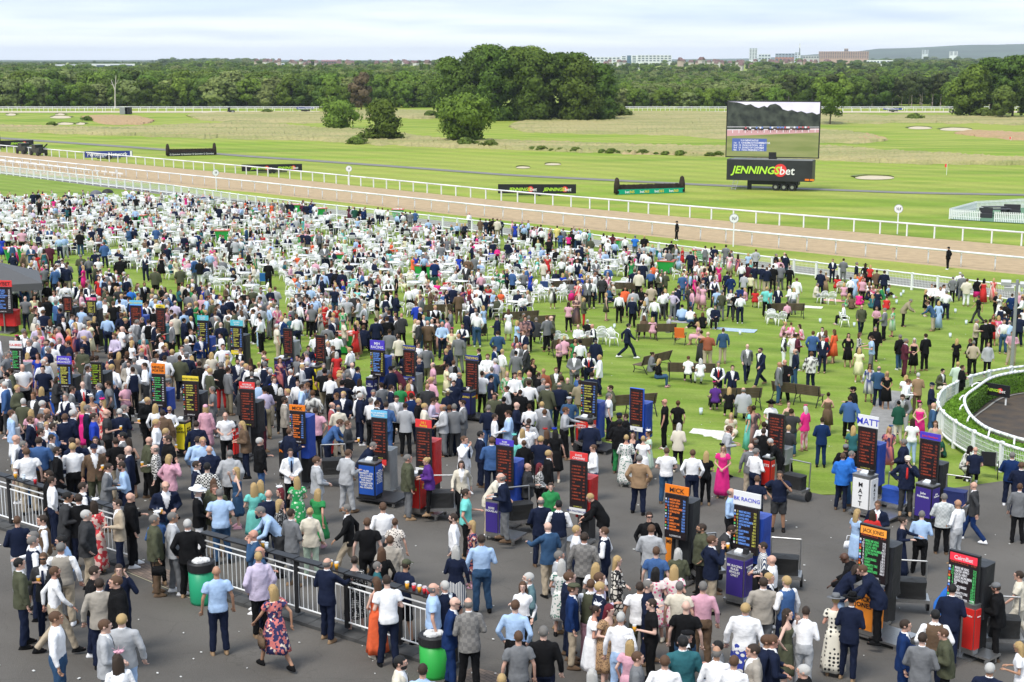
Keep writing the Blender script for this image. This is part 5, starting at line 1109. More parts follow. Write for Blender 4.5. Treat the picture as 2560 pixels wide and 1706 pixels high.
def trolley(x, y, label, c):
    P = at(x, y); o = empty('equipment_trolley', P, toview(P)+rg.uniform(-.6, .6), label, 'trolley'); mb = MB(); mb.box((0, 0, .35), (.8, .5, .08)).tube((-.35, .25, .35), (-.35, .3, 1.15), .02).tube((.35, .25, .35), (.35, .3, 1.15), .02).tube((-.35, .3, 1.15), (.35, .3, 1.15), .02); mb.build('frame', STEEL, o)
    link('bag', tarp_mesh(.66, .4, .39, .8, int(x)), o, mats=mat('trolley_bag_'+str(int(x)), c, .6, bump=.6, bscale=12))
    for s_ in (-.4, .4): mb = MB(); mb.tube((s_-.03, .15, .16), (s_+.03, .15, .16), .16, .16, 14); mb.build('wheel', BLACK, o)
for a in [(2232, 1285, 'blue bagged equipment trolley behind the white podium', (.02, .07, .35)), (1985, 1250, 'black bagged trolley on the lawn edge behind the drinking man', (.02, .02, .02)), (1470, 1130, 'black crate trolley below the blue cover', (.02, .02, .02)), (835, 1215, 'black wheeled trolley right of the blue cover', (.02, .02, .02)), (1105, 1300, 'black equipment bags behind the red podium', (.02, .02, .02)), (2505, 1630, 'black wheeled kit bag behind the red podium at right', (.02, .02, .02)), (2275, 1530, 'sack barrow with black kit beside the orange podium', (.02, .02, .02)), (1300, 1330, 'black kit case behind the steel podium', (.02, .02, .02)), (2385, 1290, 'empty folding trolley behind the purple podium', (.02, .03, .12)), (1765, 1460, 'black kit trolley beside the orange podium', (.02, .02, .02)), (1960, 1470, 'tall black kit case behind the purple rules podium', (.02, .02, .02))]: trolley(*a)
mb = MB()
for i in range(420):
    px = rg.uniform(-40, 2600); py = rg.uniform(760, 1700) if rg.random() < .75 else rg.uniform(560, 760); P = at(px, py); a = rg.uniform(0, 6.28); s_ = rg.uniform(.008, .028); 
    mb.box((P.x, P.y, P.z+.02), (s_*2, s_*1.4, .012), a)
tag(mb.build('litter', mat('paper_scraps', (.62, .62, .6), .8)), 'scraps of white paper and tickets scattered over tarmac and lawn', 'litter', kind='stuff')
cupm = cup_mesh('clear')
for i, (x, y) in enumerate([(1752, 1037), (2234, 748), (2258, 735), (2252, 742), (2241, 760), (2415, 812), (2135, 818), (1527, 830), (2375, 845), (2388, 783), (1850, 838), (2050, 808), (1536, 822), (1900, 985)]):
    o = link('plastic_cup', cupm, None, at(x, y)); o.scale = (2, 2, 2); tag(o, 'discarded clear plastic cup standing on the open lawn', 'cup', 'plastic cups left on the lawn')
# wheelchair and crowd barrier
P = at(2468, 1195); o = empty('wheelchair', P, toview(P)+R(180), 'black wheelchair before the parade ring fence', 'wheelchair')
for s_ in (-.32, .32):
    mb = MB(); pathtube(mb, [Vector((s_, .05+.3*math.cos(t), .31+.3*math.sin(t))) for t in np.linspace(0, 2*PI, 19)], .016, 5); mb.build('wheel', BLACK, o)
mb = MB(); mb.box((0, -.05, .47), (.46, .42, .05)).box((0, .2, .72), (.46, .04, .45)); mb.build('seat', BLACK, o); mb = MB()
for s_ in (-.25, .25): mb.tube((s_, .2, .3), (s_, .22, .98), .014).tube((s_, .2, .66), (s_, -.3, .62), .014).tube((s_, -.3, .62), (s_, -.45, .15), .014)
mb.build('frame', STEEL, o)
for i, x in enumerate((505, 550, 595, 640, 690)):
    P = at(x, 520+i*5); o = empty('crowd_barrier', P, R(-47), 'black steel crowd barrier before the white fence', 'barrier', 'crowd barriers by the white fence'); mb = MB(); pathtube(mb, [Vector((-1.1, 0, .05)), Vector((-1.1, 0, 1.1)), Vector((1.1, 0, 1.1)), Vector((1.1, 0, .05))], .025, 6)
    for j in range(12): mb.tube((-1+.18*j, 0, .2), (-1+.18*j, 0, 1.08), .01, .01, 4)
    mb.tube((-1.1, 0, .2), (1.1, 0, .2), .02); mb.build('frame', BLACK, o)
for (x, y, lb, c) in ((1020, 550, 'grey open umbrella over seated people at the far left', (.1, .1, .12)),):
    pass
for (x, y, c, lb) in ((243, 492, (.12, .12, .14), 'grey open umbrella in the far left crowd'), (272, 488, (.02, .02, .02), 'black open umbrella in the far left crowd')):
    P = at(x, y+42); o = empty('umbrella', P, 0, lb, 'umbrella'); mb = MB(); mb.loft([(0, 0, 1.9, .62, .62), (0, 0, 2.1, .5, .5), (0, 0, 2.25, .25, .25), (0, 0, 2.3, .02, .02)], 10, cap=False); mb.build('canopy', mat('umbrella_'+str(x), c, .6), o); mb = MB(); mb.tube((0, 0, 1.1), (0, 0, 2.3), .015); mb.build('handle', STEEL, o)
# ============================================================ people kit
UP = {'hang': ((.265, .03, 1.145), (.285, -.03, .90)), 'drink': ((.255, .02, 1.145), (.13, -.25, 1.17)), 'pocket': ((.285, .07, 1.16), (.215, -.03, .95)),
      'clasp': ((.27, .0, 1.14), (.055, -.22, 1.02)), 'phone': ((.30, -.1, 1.22), (.14, -.09, 1.53)), 'face': ((.26, -.13, 1.22), (.07, -.19, 1.49)),
      'cross': ((.26, -.02, 1.16), (-.07, -.20, 1.19)), 'reach': ((.27, -.2, 1.22), (.18, -.46, 1.2)), 'hip': ((.36, .07, 1.18), (.21, .0, 1.02)), 'lap': ((.24, .0, 1.14), (.1, -.24, 1.02)),
      'swing': ((.26, -.12, 1.17), (.24, -.3, 1.0)), 'back': ((.27, .17, 1.17), (.26, .16, .92))}
ST = [((.10, -.015, .5), (.125, .01, .085)), ((.10, -.015, .5), (.125, .01, .085))]
ST2 = [((.10, -.05, .51), (.15, -.07, .085)), ((.10, .0, .5), (.11, .05, .085))]
WK = [((.10, -.20, .53), (.10, -.33, .10)), ((.09, .02, .5), (.10, .36, .13))]
SI = [((.12, -.44, .50), (.13, -.42, .085)), ((.13, -.44, .50), (.15, -.50, .085))]
GR = [((.16, -.36, .36), (.12, -.62, .085)), ((.2, -.38, .22), (.05, -.6, .085))]
KN = [((.13, -.34, .50), (.13, -.10, .085)), ((.12, -.26, .13), (.12, .15, .085))]
POSE = {0: ('drink', 'hang', ST2, 0, (0, 0, 0)), 1: ('clasp', 'clasp', ST, 0, (0, 0, 0)), 2: ('pocket', 'pocket', ST2, 0, (0, 0, 0)), 3: ('hang', 'hang', ST, 0, (0, 0, 0)),
        4: ('swing', 'back', WK, .06, (0, 0, -.04)), 5: ('cross', 'cross', ST2, 0, (0, 0, 0)), 6: ('phone', 'hang', ST, 0, (0, 0, 0)), 7: ('reach', 'reach', ST, .5, (0, .14, 0)),
        8: ('lap', 'drink', SI, .12, (0, 0, -.44)), 9: ('lap', 'lap', GR, .25, (0, 0, -.81)), 10: ('drink', 'reach', ST2, .05, (0, 0, 0)), 11: ('face', 'hip', ST, 0, (0, 0, 0)),
        12: ('drink', 'drink', ST2, .12, (0, 0, 0)), 13: ('drink', 'pocket', ST, 0, (0, 0, 0)), 14: ('lap', 'lap', KN, .3, (0, 0, -.42))}
SEX = {'m': dict(sh=1.0, hip=1.0, w=1.0), 'f': dict(sh=.86, hip=1.04, w=.86)}
def bendv(V, pose):
    _, _, _, lean, off = POSE[pose]; V = np.array(V, float)
    if lean:
        t = np.clip((V[:, 2]-.86)/.3, 0, 1); t = t*t*(3-2*t); a = lean*t
        y = V[:, 1]; z = V[:, 2]-.95
        V = np.stack([V[:, 0], y*np.cos(a)-z*np.sin(a), y*np.sin(a)+z*np.cos(a)+.95], 1)
    return V+np.array(off)
def armpts(pose, side, sex):
    nm = POSE[pose][0 if side > 0 else 1]; e, w = UP[nm]; k = SEX[sex]['sh']
    sh = (side*.178*k, .01, 1.405); return [Vector(sh), Vector((side*e[0]*k**.5, e[1], e[2])), Vector((side*w[0], w[1], w[2]))]
def legpts(pose, side):
    l = POSE[pose][2][0 if side > 0 else 1]; off = POSE[pose][4]
    hp = Vector((side*.095+off[0], off[1], .91+off[2])); k, a = l
    return [hp, Vector((side*k[0]+off[0], k[1]+off[1], k[2])), Vector((side*a[0]+off[0], a[1]+off[1], a[2]))]
def torso(mb, sex, g=0.0, z0=.84, z1=1.47):
    s = SEX[sex]; R_ = [(.80, .165*s['hip'], .118), (.88, .170*s['hip'], .12), (.97, .157*s['hip'], .11), (1.06, .150*s['w'], .104), (1.18, .155*s['w'], .108), (1.30, .165*s['sh'], .125 if sex == 'f' else .11), (1.39, .168*s['sh'], .096), (1.43, .14*s['sh'], .078), (1.455, .105*s['sh'], .068), (1.475, .085, .07)]
    rr = [(0, .0, z, rx+g, ry+g) for z, rx, ry in R_ if z0-.01 <= z <= z1+.01]
    mb.loft(rr, 16)
HC = Vector((0, -.015, 1.635))
CACHE = {}
def remesh(mb, name, vs=.02, ratio=None, pose=None, cut=None, noise=0):
    me = mb.mesh('t'); mods = [('REMESH', dict(mode='VOXEL', voxel_size=vs, use_smooth_shade=True))]
    r = modmesh(me, mods, name); bpy.data.meshes.remove(me)
    n = len(r.vertices); V = np.empty(n*3); r.vertices.foreach_get('co', V); V = V.reshape(-1, 3)
    if noise:
        V = V+noise*np.stack([np.sin(V[:, 2]*31+V[:, 0]*38+2*np.sin(V[:, 1]*23)), np.sin(V[:, 2]*27-V[:, 0]*41+1+2*np.sin(V[:, 0]*17)), np.sin(V[:, 0]*30+V[:, 2]*9)*.4], 1)
    if cut is not None:
        r.vertices.foreach_set('co', V.ravel()); r.update()
        bm = bmesh.new(); bm.from_mesh(r)
        dl = [f_ for f_ in bm.faces if cut(f_.calc_center_median())]
        bmesh.ops.delete(bm, geom=dl, context='FACES'); bm.to_mesh(r); bm.free()
        n = len(r.vertices); V = np.empty(n*3); r.vertices.foreach_get('co', V); V = V.reshape(-1, 3)
    if pose is not None: V = bendv(V, pose)
    r.vertices.foreach_set('co', V.ravel()); r.update()
    if ratio:
        q = modmesh(r, [('DECIMATE', dict(ratio=ratio))], name); bpy.data.meshes.remove(r); r = q
    r.polygons.foreach_set('use_smooth', [True]*len(r.polygons)); return r
def headfix(mb, pose):
    c = Vector(bendv([HC], pose)[0]); lean = POSE[pose][3]
    rot = Matrix.Rotation(lean*.6+(.12 if pose in (1, 8, 12, 7) else 0), 3, 'X'); return c, rot
def body(pose, sex):
    k = ('body', pose, sex)
    if k in CACHE: return CACHE[k]
    up = MB(); torso(up, sex, -.014, .87)
    up.tube((0, .012, 1.44), (0, -.002, 1.57), .058 if sex == 'm' else .048, .052 if sex == 'm' else .043, 10)
    hands = []
    for sd in (1, -1):
        s, e, w = armpts(pose, sd, sex); q = .9 if sex == 'f' else 1
        up.ell(s+Vector((-sd*.016, 0, -.012)), .045*q, 8, 6); up.tube(s+Vector((-sd*.016, 0, -.012)), e, .041*q, .034*q, 8); up.ell(e, .034*q, 8, 6); up.tube(e, w, .034*q, .025*q, 8)
        d = (w-e).normalized(); 
        up.ell(w+d*.045, (.02, .04, .05), 8, 6, rot=np.array(d.to_track_quat('Z', 'X').to_matrix())); hands.append((w, d, sd))
    lo = MB()
    hc, hr = headfix(None, pose); hrn = np.array(hr)
    def hp(x, y, z): return hc+hr@Vector((x, y, z))
    lo.ell(hp(0, .011, .016), (.071, .089, .092), 14, 10, rot=hrn); lo.ell(hp(0, -.020, -.043), (.053, .063, .068), 12, 8, rot=hrn)
    lo.tube(hp(0, -.08, .02), hp(0, -.104, -.018), .010, .016, 6); lo.ell(hp(0, -.072, -.10), (.026, .02, .018), 8, 6)
    lo.ell(hp(0, -.082, .038), (.055, .014, .012), 8, 6)
    for sd in (1, -1): lo.ell(hp(sd*.074, .015, -.005), (.010, .02, .032), 6, 6)
    for sd in (1, -1):
        h, kn, an = legpts(pose, sd); q = 1.0
        lo.ell(h, .085, 8, 6); lo.tube(h, kn, .082, .055, 10); lo.ell(kn, .056, 8, 6); lo.tube(kn, an, .056, .034, 9)
        lo.ell(an+Vector((0, -.06, -.045)), (.04, .115, .032), 8, 6)
    allv = MB()
    V = bendv(np.concatenate(up.v), pose); allv.raw(V, up.f)
    allv.raw(np.concatenate(lo.v), lo.f)
    r = remesh(allv, 'body', .0165, .42)
    # fingers and thumb, unequal and slightly curled, grown out of the palm
    fm = MB()
    for w, d, sd in hands:
        side = d.cross(Vector((0, 0, 1)))
        side = (side.normalized() if side.length > .2 else Vector((0, 1, 0)))
        nrm = side.cross(d).normalized()
        if nrm.z > 0 and abs(d.z) < .7: nrm = -nrm
        for i, ln in enumerate((.062, .07, .066, .052)):
            b = w+d*.082+side*((i-1.5)*.019); m_ = b+d*ln*.5+nrm*.008; e = m_+d*ln*.3+nrm*.03
            fm.tube(b, m_, .0088, .008, 5).tube(m_, e, .008, .006, 5)
        tb = w+d*.03-side*.032; fm.tube(tb, tb+d*.032-side*.018+nrm*.006, .011, .009, 5).tube(tb+d*.032-side*.018+nrm*.006, tb+d*.06-side*.014+nrm*.02, .009, .007, 5)
    V2 = bendv(np.concatenate(fm.v), pose)
    n = len(r.vertices); V = np.empty(n*3); r.vertices.foreach_get('co', V); V = V.reshape(-1, 3)
    F1 = [tuple(p.vertices) for p in r.polygons]
    me = bpy.data.meshes.new('body'); me.from_pydata(np.concatenate([V, V2]).tolist(), [], F1+[tuple(i+n for i in f_) for f_ in fm.f]); me.update()
    me.polygons.foreach_set('use_smooth', [True]*len(me.polygons)); me.materials.append(None)
    CACHE[k] = me; return me
def sleeves(mb, pose, sex, g, upto=1.0, flare=0):
    for sd in (1, -1):
        s, e, w = armpts(pose, sd, sex); q = .9 if sex == 'f' else 1
        mb.ell(s+Vector((-sd*.008, 0, -.006)), (.060*q+g, .060*q+g, .058*q+g), 9, 7)
        if upto >= 1:
            w2 = e+(w-e)*.93; mb.tube(s, e, .051*q+g, .044*q+g, 10).ell(e, .044*q+g, 9, 6).tube(e, w2, .044*q+g, .032*q+g+flare, 10)
        else: mb.tube(s, s+(e-s)*upto*1.6, .06*q+g, .062*q+g+flare, 10)
def finish(me): me.materials.append(None); return me
def top_mesh(kind, pose, sex):
    """kinds: J jacket S shirt P polo W waistcoat K coat N jumper"""
    arm = (POSE[pose][0], POSE[pose][1], POSE[pose][3], POSE[pose][4])
    k = (kind, arm, sex)
    if k in CACHE: return CACHE[k]
    mb = MB(); s = SEX[sex]
    if kind == 'S' or kind == 'N':
        torso(mb, sex, .012 if kind == 'S' else .022, .88 if kind == 'N' else .96); sleeves(mb, pose, sex, .004 if kind == 'S' else .01)
        mb.tube((0, .008, 1.46), (0, .0, 1.515), .068, .06, 10)
        if kind == 'N': mb.loft([(0, 0, .88, .19*s['hip'], .14), (0, 0, .95, .188*s['hip'], .142), (0, 0, 1.1, .165*s['w'], .13)], 16)
        me = remesh(mb, 'shirt' if kind == 'S' else 'jumper', .02, .6, pose, noise=.0022)
    elif kind == 'P':
        torso(mb, sex, .018, .88); mb.loft([(0, 0, .87, .19*s['hip'], .145), (0, 0, 1.0, .178*s['hip'], .135)], 16); sleeves(mb, pose, sex, .01, .36, .004)
        mb.tube((0, .008, 1.46), (0, .0, 1.505), .07, .062, 10); me = remesh(mb, 'polo_shirt', .02, .6, pose, noise=.003)
    elif kind == 'U':   # shirt front under a jacket: body only
        torso(mb, sex, .006, .88); mb.tube((0, .008, 1.46), (0, -.002, 1.53), .066, .058, 10); me = remesh(mb, 'shirt', .02, .5, pose)
    elif kind == 'V':   # shirt sleeves + body for the waistcoat
        torso(mb, sex, .004, .96); sleeves(mb, pose, sex, .006); mb.tube((0, .008, 1.46), (0, -.002, 1.53), .066, .058, 10); me = remesh(mb, 'shirt', .02, .6, pose, noise=.002)
    elif kind == 'W':
        torso(mb, sex, .022, .88); mb.loft([(0, 0, .90, .185*s['hip'], .145), (0, 0, 1.0, .178*s['hip'], .138)], 16)
        cut = lambda c: (c.y < 0 and c.z > 1.24 and abs(c.x) < .012+.062*(c.z-1.24)/.2) or c.z > 1.47 or (abs(c.x) > .155*s['sh'] and c.z > 1.3)
        me = remesh(mb, 'waistcoat', .02, None, pose, cut)
    elif kind == 'J':
        torso(mb, sex, .02, .84); mb.loft([(0, .0, .79, .198*s['hip'], .148), (0, 0, .90, .194*s['hip'], .144), (0, 0, 1.0, .182*s['hip'], .132), (0, 0, 1.1, .170*s['w'], .122)], 18)
        sleeves(mb, pose, sex, .010, 1, .003)
        mb.tube((.04, .008, 1.455), (.165*s['sh'], .01, 1.425), .05, .042, 8); mb.tube((-.04, .008, 1.455), (-.165*s['sh'], .01, 1.425), .05, .042, 8)
        mb.tube((0, .02, 1.46), (0, .022, 1.505), .075, .068, 10)
        cut = lambda c: c.z < 1.55 and c.y < -.03 and ((c.z > 1.12 and abs(c.x) < .008+.075*((c.z-1.12)/.33)**.9) or (c.z < 1.0 and abs(c.x) < .01+.10*(1.0-c.z))) or (c.z < .812)
        me = remesh(mb, 'jacket', .02, None, pose, cut, noise=.003)
    elif kind == 'K':
        torso(mb, sex, .038, .84); mb.loft([(0, .0, .78, .215*s['hip'], .172), (0, 0, .90, .212*s['hip'], .17), (0, 0, 1.05, .2*s['w'], .158), (0, 0, 1.3, .205*s['sh'], .155), (0, 0, 1.42, .18*s['sh'], .13)], 18)
        sleeves(mb, pose, sex, .024, 1, .004); mb.tube((0, .02, 1.44), (0, .015, 1.53), .088, .078, 10)
        me = remesh(mb, 'coat', .022, .7, pose, lambda c: c.z < .80, noise=.005)
    CACHE[k] = finish(me); return me
def bottom_mesh(kind, pose, sex):
    """T trousers, H shorts, k short skirt, s skirt, m maxi skirt"""
    k = (kind, pose, sex)
    if k in CACHE: return CACHE[k]
    mb = MB(); off = POSE[pose][4]; s = SEX[sex]
    pel = [(off[0], off[1], .84+off[2], .168*s['hip'], .132), (off[0], off[1], .92+off[2], .176*s['hip'], .134), (off[0], off[1], 1.0+off[2], .166*s['hip'], .126), (off[0], off[1], 1.045+off[2], .156*s['w'], .119)]
    if kind in 'TH':
        mb.loft(pel, 16)
        for sd in (1, -1):
            h, kn, an = legpts(pose, sd)
            mb.ell(h, (.09, .10, .10), 9, 7)
            if kind == 'T':
                mb.tube(h, kn, .098, .072, 11).ell(kn, .072, 9, 7); mb.tube(kn, an+(kn-an).normalized()*.0, .072, .062 if sex == 'm' else .05, 11)
            else: mb.tube(h, kn, .098, .085, 11)
        me = remesh(mb, 'trousers' if kind == 'T' else 'shorts', .02, .55, noise=.004)
    else:
        sit = pose in (8, 9, 14); hem = {'k': .56, 's': .40, 'm': .13}[kind]
        if not sit:
            zs = np.linspace(1.06, hem, 7); rg = []; wob = []
            ax = np.mean([np.array(legpts(pose, 1)[1]), np.array(legpts(pose, -1)[1])], 0)
            ext_ = abs(legpts(pose, 1)[2].y-legpts(pose, -1)[2].y)*.5
            for z in zs:
                t = (1.06-z)/(1.06-hem) if hem else 0; fl = {'k': .04, 's': .06, 'm': .085}[kind]*t
                b = .142 if z > 1.0 else .172*s['hip']
                rg.append((0, off[1]*(1-t)+ax[1]*t*.3, z, b+fl, (.115 if z > 1 else .13)+fl*.9+ext_*t*.5)); wob.append(.09*t)
            mb.loft(rg[::-1], 36, wob=wob[::-1])
            me = mb.mesh('skirt', True)
        else:
            mb.loft(pel, 16)
            for sd in (1, -1):
                h, kn, an = legpts(pose, sd); mb.ell(h, .11, 8, 6).tube(h, kn, .12, .10, 11).ell(kn, .1, 8, 6)
                if kind != 'k': mb.tube(kn, kn+(an-kn)*(.9 if kind == 'm' else .45), .10, .11, 10)
            kn = [legpts(pose, q)[1] for q in (1, -1)]; mb.tube(kn[0], kn[1], .09, .09, 8); hh = [legpts(pose, q)[0] for q in (1, -1)]
            mb.tube((hh[0]+kn[0])/2, (hh[1]+kn[1])/2, .09, .09, 8)
            me = remesh(mb, 'skirt', .024, .6)
    CACHE[k] = finish(me); return me
def dress_top(pose, sleeve):
    arm = (POSE[pose][0], POSE[pose][1], POSE[pose][3], POSE[pose][4]); k = ('dress', arm, sleeve)
    if k in CACHE: return CACHE[k]
    mb = MB(); torso(mb, 'f', .014, .88, 1.31 if sleeve == 0 else 1.42)
    if sleeve == 0: mb.loft([(0, 0, 1.2, .150, .128), (0, -.005, 1.29, .163, .142), (0, 0, 1.345, .160, .118)], 16)
    if sleeve == 1: sleeves(mb, pose, 'f', .012, .3, .008)
    if sleeve == 2: sleeves(mb, pose, 'f', .01)
    me = remesh(mb, 'bodice', .02, .6, pose, lambda c: c.z > 1.36 and abs(c.x) < .085 and c.y < 0 if sleeve else False, noise=.003); CACHE[k] = finish(me); return me
def shoes_mesh(pose, sex):
    k = ('shoes', pose, sex)
    if k in CACHE: return CACHE[k]
    mb = MB()
    for sd in (1, -1):
        an = legpts(pose, sd)[2]
        mb.loft([(an.x, an.y-.05, an.z-.085, .044, .135), (an.x, an.y-.05, an.z-.055, .045, .135), (an.x, an.y-.035, an.z-.02, .040, .10), (an.x, an.y-.005, an.z+.02, .037, .05)], 12)
    me = finish(mb.mesh('shoes', True)); CACHE[k] = me; return me
def hair_mesh(kind):
    k = ('hair', kind)
    if k in CACHE: return CACHE[k]
    if kind in 'slu':
        mb = MB(); mb.ell((0, .016, .018), (.083, .103, .104), 20, 14)
        if kind == 'l': mb.loft([(0, .055, -.34, .075, .03), (0, .06, -.26, .1, .042), (0, .055, -.12, .105, .055), (0, .045, 0, .098, .075), (0, .03, .06, .08, .08)], 14)
        if kind == 'u': mb.ell((0, .115, .045), (.055, .05, .055), 10, 8)
        me = mb.mesh('hair', True); bm = bmesh.new(); bm.from_mesh(me)
        def cut(c):
            if kind == 'l' and c.y > .0 and c.z < .06 and c.y > .01: return False
            return (c.y < -.045 and c.z < .062) or (c.z < -.055) or (c.y < .0 and c.z < .0) or (c.z < -.03 and c.y < .03)
        bmesh.ops.delete(bm, geom=[f_ for f_ in bm.faces if cut(f_.calc_center_median())], context='FACES')
        for v_ in bm.verts: v_.co += Vector((math.sin(v_.co.z*190+v_.co.y*60), math.sin(v_.co.x*170), math.sin(v_.co.x*150+v_.co.y*140)))*(.007 if kind == 'l' else .0028)
        bm.to_mesh(me); bm.free()
    else:  # fringe of hair round a balding head
        mb = MB(); mb.ell((0, .018, .0), (.084, .103, .09), 18, 12); me = mb.mesh('hair', True); bm = bmesh.new(); bm.from_mesh(me)
        bmesh.ops.delete(bm, geom=[f_ for f_ in bm.faces if f_.calc_center_median().y < -.01 or not -.06 < f_.calc_center_median().z < .035], context='FACES'); bm.to_mesh(me); bm.free()
    me.polygons.foreach_set('use_smooth', [True]*len(me.polygons)); CACHE[k] = finish(me); return me
def hat_mesh(kind):
    k = ('hat', kind)
    if k in CACHE: return CACHE[k]
    mb = MB()
    if kind == 'H': mb.ell((0, -.01, .085), (.105, .13, .04), 14, 8).ell((0, -.10, .062), (.07, .05, .012), 10, 6); n = 'flat_cap'
    elif kind == 'C': mb.ell((0, .01, .06), (.093, .112, .075), 14, 8).ell((0, -.13, .052), (.07, .07, .01), 10, 6); n = 'cap'
    elif kind == 'F': mb.loft([(0, .01, .062, .2, .22), (0, .01, .07, .2, .22)], 20).loft([(0, .01, .068, .098, .118), (0, .01, .13, .092, .11), (0, .01, .165, .075, .095), (0, .01, .16, .03, .05)], 16); n = 'hat'
    else:
        n = 'fascinator'; mb.ell((.045, -.01, .115), (.07, .07, .018), 10, 6)
        for i in range(7):
            a = i*.9; mb.ell((.045+math.cos(a)*.06, -.01+math.sin(a)*.06, .14), (.04, .026, .02), 7, 5, rot=np.array(Matrix.Rotation(a, 3, 'Z')))
        for i in range(4): a = i*1.5+.4; mb.tube((.045, -.01, .12), (.045+math.cos(a)*.11, -.01+math.sin(a)*.1, .22), .006, .002, 4)
    CACHE[k] = finish(mb.mesh(n, True)); return CACHE[k]
def face_mesh():
    if 'face' in CACHE: return CACHE['face']
    mb = MB()
    for sd in (1, -1):
        mb.ell((sd*.031, -.081, .014), (.0135, .008, .0065), 8, 6, mi=0).ell((sd*.031, -.087, .014), (.006, .004, .006), 6, 5, mi=1)
        mb.box((sd*.032, -.088, .034), (.034, .008, .007), mi=1)
    mb.ell((0, -.087, -.057), (.024, .007, .007), 8, 5, mi=2)
    me = mb.mesh('face', True)
    for m in (mat('eye_white', (.6, .58, .55), .4), mat('eye_dark', (.04, .03, .025), .5), mat('lips', (.42, .17, .15), .5)): me.materials.append(m)
    CACHE['face'] = me; return me
def misc_mesh(n):
    if n in CACHE: return CACHE[n]
    mb = MB()
    if n == 'sunglasses': mb.box((0, -.098, .016), (.125, .012, .03)).box((.07, -.04, .02), (.008, .12, .01)).box((-.07, -.04, .02), (.008, .12, .01))
    if n == 'tie': mb.raw([(-.02, -.155, 1.44), (.02, -.155, 1.44), (.03, -.175, 1.15), (0, -.178, 1.1), (-.03, -.175, 1.15), (-.02, -.135, 1.44), (.02, -.135, 1.44), (.03, -.15, 1.15), (0, -.15, 1.1), (-.03, -.15, 1.15)], [(0, 4, 3, 2, 1), (5, 6, 7, 8, 9), (0, 1, 6, 5), (1, 2, 7, 6), (2, 3, 8, 7), (3, 4, 9, 8), (4, 0, 5, 9)])
    if n == 'beard': mb.ell((0, -.035, -.068), (.062, .064, .052), 10, 7)
    if n == 'belt': mb.loft([(0, 0, 1.0, .172, .136), (0, 0, 1.035, .168, .134)], 16)
    if n == 'handbag': mb.loft([(0, 0, 0, .15, .05), (0, 0, .1, .15, .055), (0, 0, .19, .12, .04)], 14); pathtube(mb, [Vector((-.09, 0, .18)), Vector((-.06, 0, .34)), Vector((.06, 0, .34)), Vector((.09, 0, .18))], .008, 5)
    CACHE[n] = finish(mb.mesh(n, True)); return CACHE[n]
# -------- cloth colours
CC = {'nv': (.011, .016, .038, 'navy'), 'bn': (.01, .028, .10, 'bright navy'), 'bk': (.009, .009, .010, 'black'), 'wh': (.80, .80, .82, 'white'), 'cr': (.62, .57, .47, 'cream'), 'gy': (.16, .165, .175, 'grey'), 'lg': (.38, .39, .41, 'light grey'),
      'dg': (.04, .041, .044, 'charcoal'), 'bl': (.05, .11, .26, 'blue'), 'bb': (.03, .16, .55, 'bright blue'), 'lb': (.36, .50, .72, 'pale blue'), 'rb': (.02, .05, .38, 'royal blue'), 'bg': (.42, .35, .26, 'beige'), 'st': (.33, .30, .26, 'stone'),
      'br': (.13, .085, .055, 'brown'), 'tn': (.30, .20, .12, 'tan'), 'ol': (.075, .08, .05, 'olive'), 'kh': (.28, .24, .16, 'khaki'), 'gn': (.03, .22, .07, 'green'), 'gd': (.015, .07, .045, 'dark green'), 'tq': (.16, .55, .50, 'turquoise'), 'tg': (.10, .17, .19, 'teal grey'), 'dt': (.03, .12, .14, 'dark teal'),
      'mt': (.5, .62, .5, 'mint'), 'pk': (.62, .34, .42, 'pale pink'), 'hp': (.68, .03, .22, 'hot pink'), 'rd': (.5, .03, .03, 'red'), 'og': (.75, .13, .05, 'orange red'), 'ru': (.28, .09, .05, 'rust'), 'mr': (.09, .02, .035, 'maroon'), 'ye': (.7, .6, .2, 'yellow'), 'yc': (.72, .68, .45, 'pale yellow'), 'lv': (.52, .46, .6, 'lilac'), 'dn': (.035, .08, .16, 'denim blue'), 'pu': (.09, .03, .2, 'purple'),
      'fl': (.5, .2, .2, 'red floral'), 'fn': (.1, .05, .12, 'navy and coral floral'), 'gf': (.1, .4, .15, 'green floral'), 'fp': (.7, .35, .42, 'pink and white floral'), 'wg': (.5, .55, .5, 'white and green patterned'), 'pt': (.45, .43, .38, 'black and white swirl patterned'), 'bd': (.05, .05, .05, 'black and white spotted'), 'wd': (.6, .55, .5, 'white and black spotted'), 'dt2': (.65, .62, .55, 'white and black polka dot'), 'lp': (.4, .25, .15, 'leopard print'), 'ck': (.3, .3, .3, 'black and white checked'), 'cg': (.2, .19, .18, 'grey checked'), 'cw': (.5, .52, .52, 'pale checked'), 'sp': (.5, .5, .5, 'striped'), 'fd': (.2, .12, .12, 'dark floral'), 'nw': (.2, .22, .35, 'navy and white patterned'), 'wb': (.6, .6, .6, 'white and black patterned'), 'wf': (.3, .35, .6, 'blue and white floral'), 'rr': (.35, .05, .05, 'red checked')}
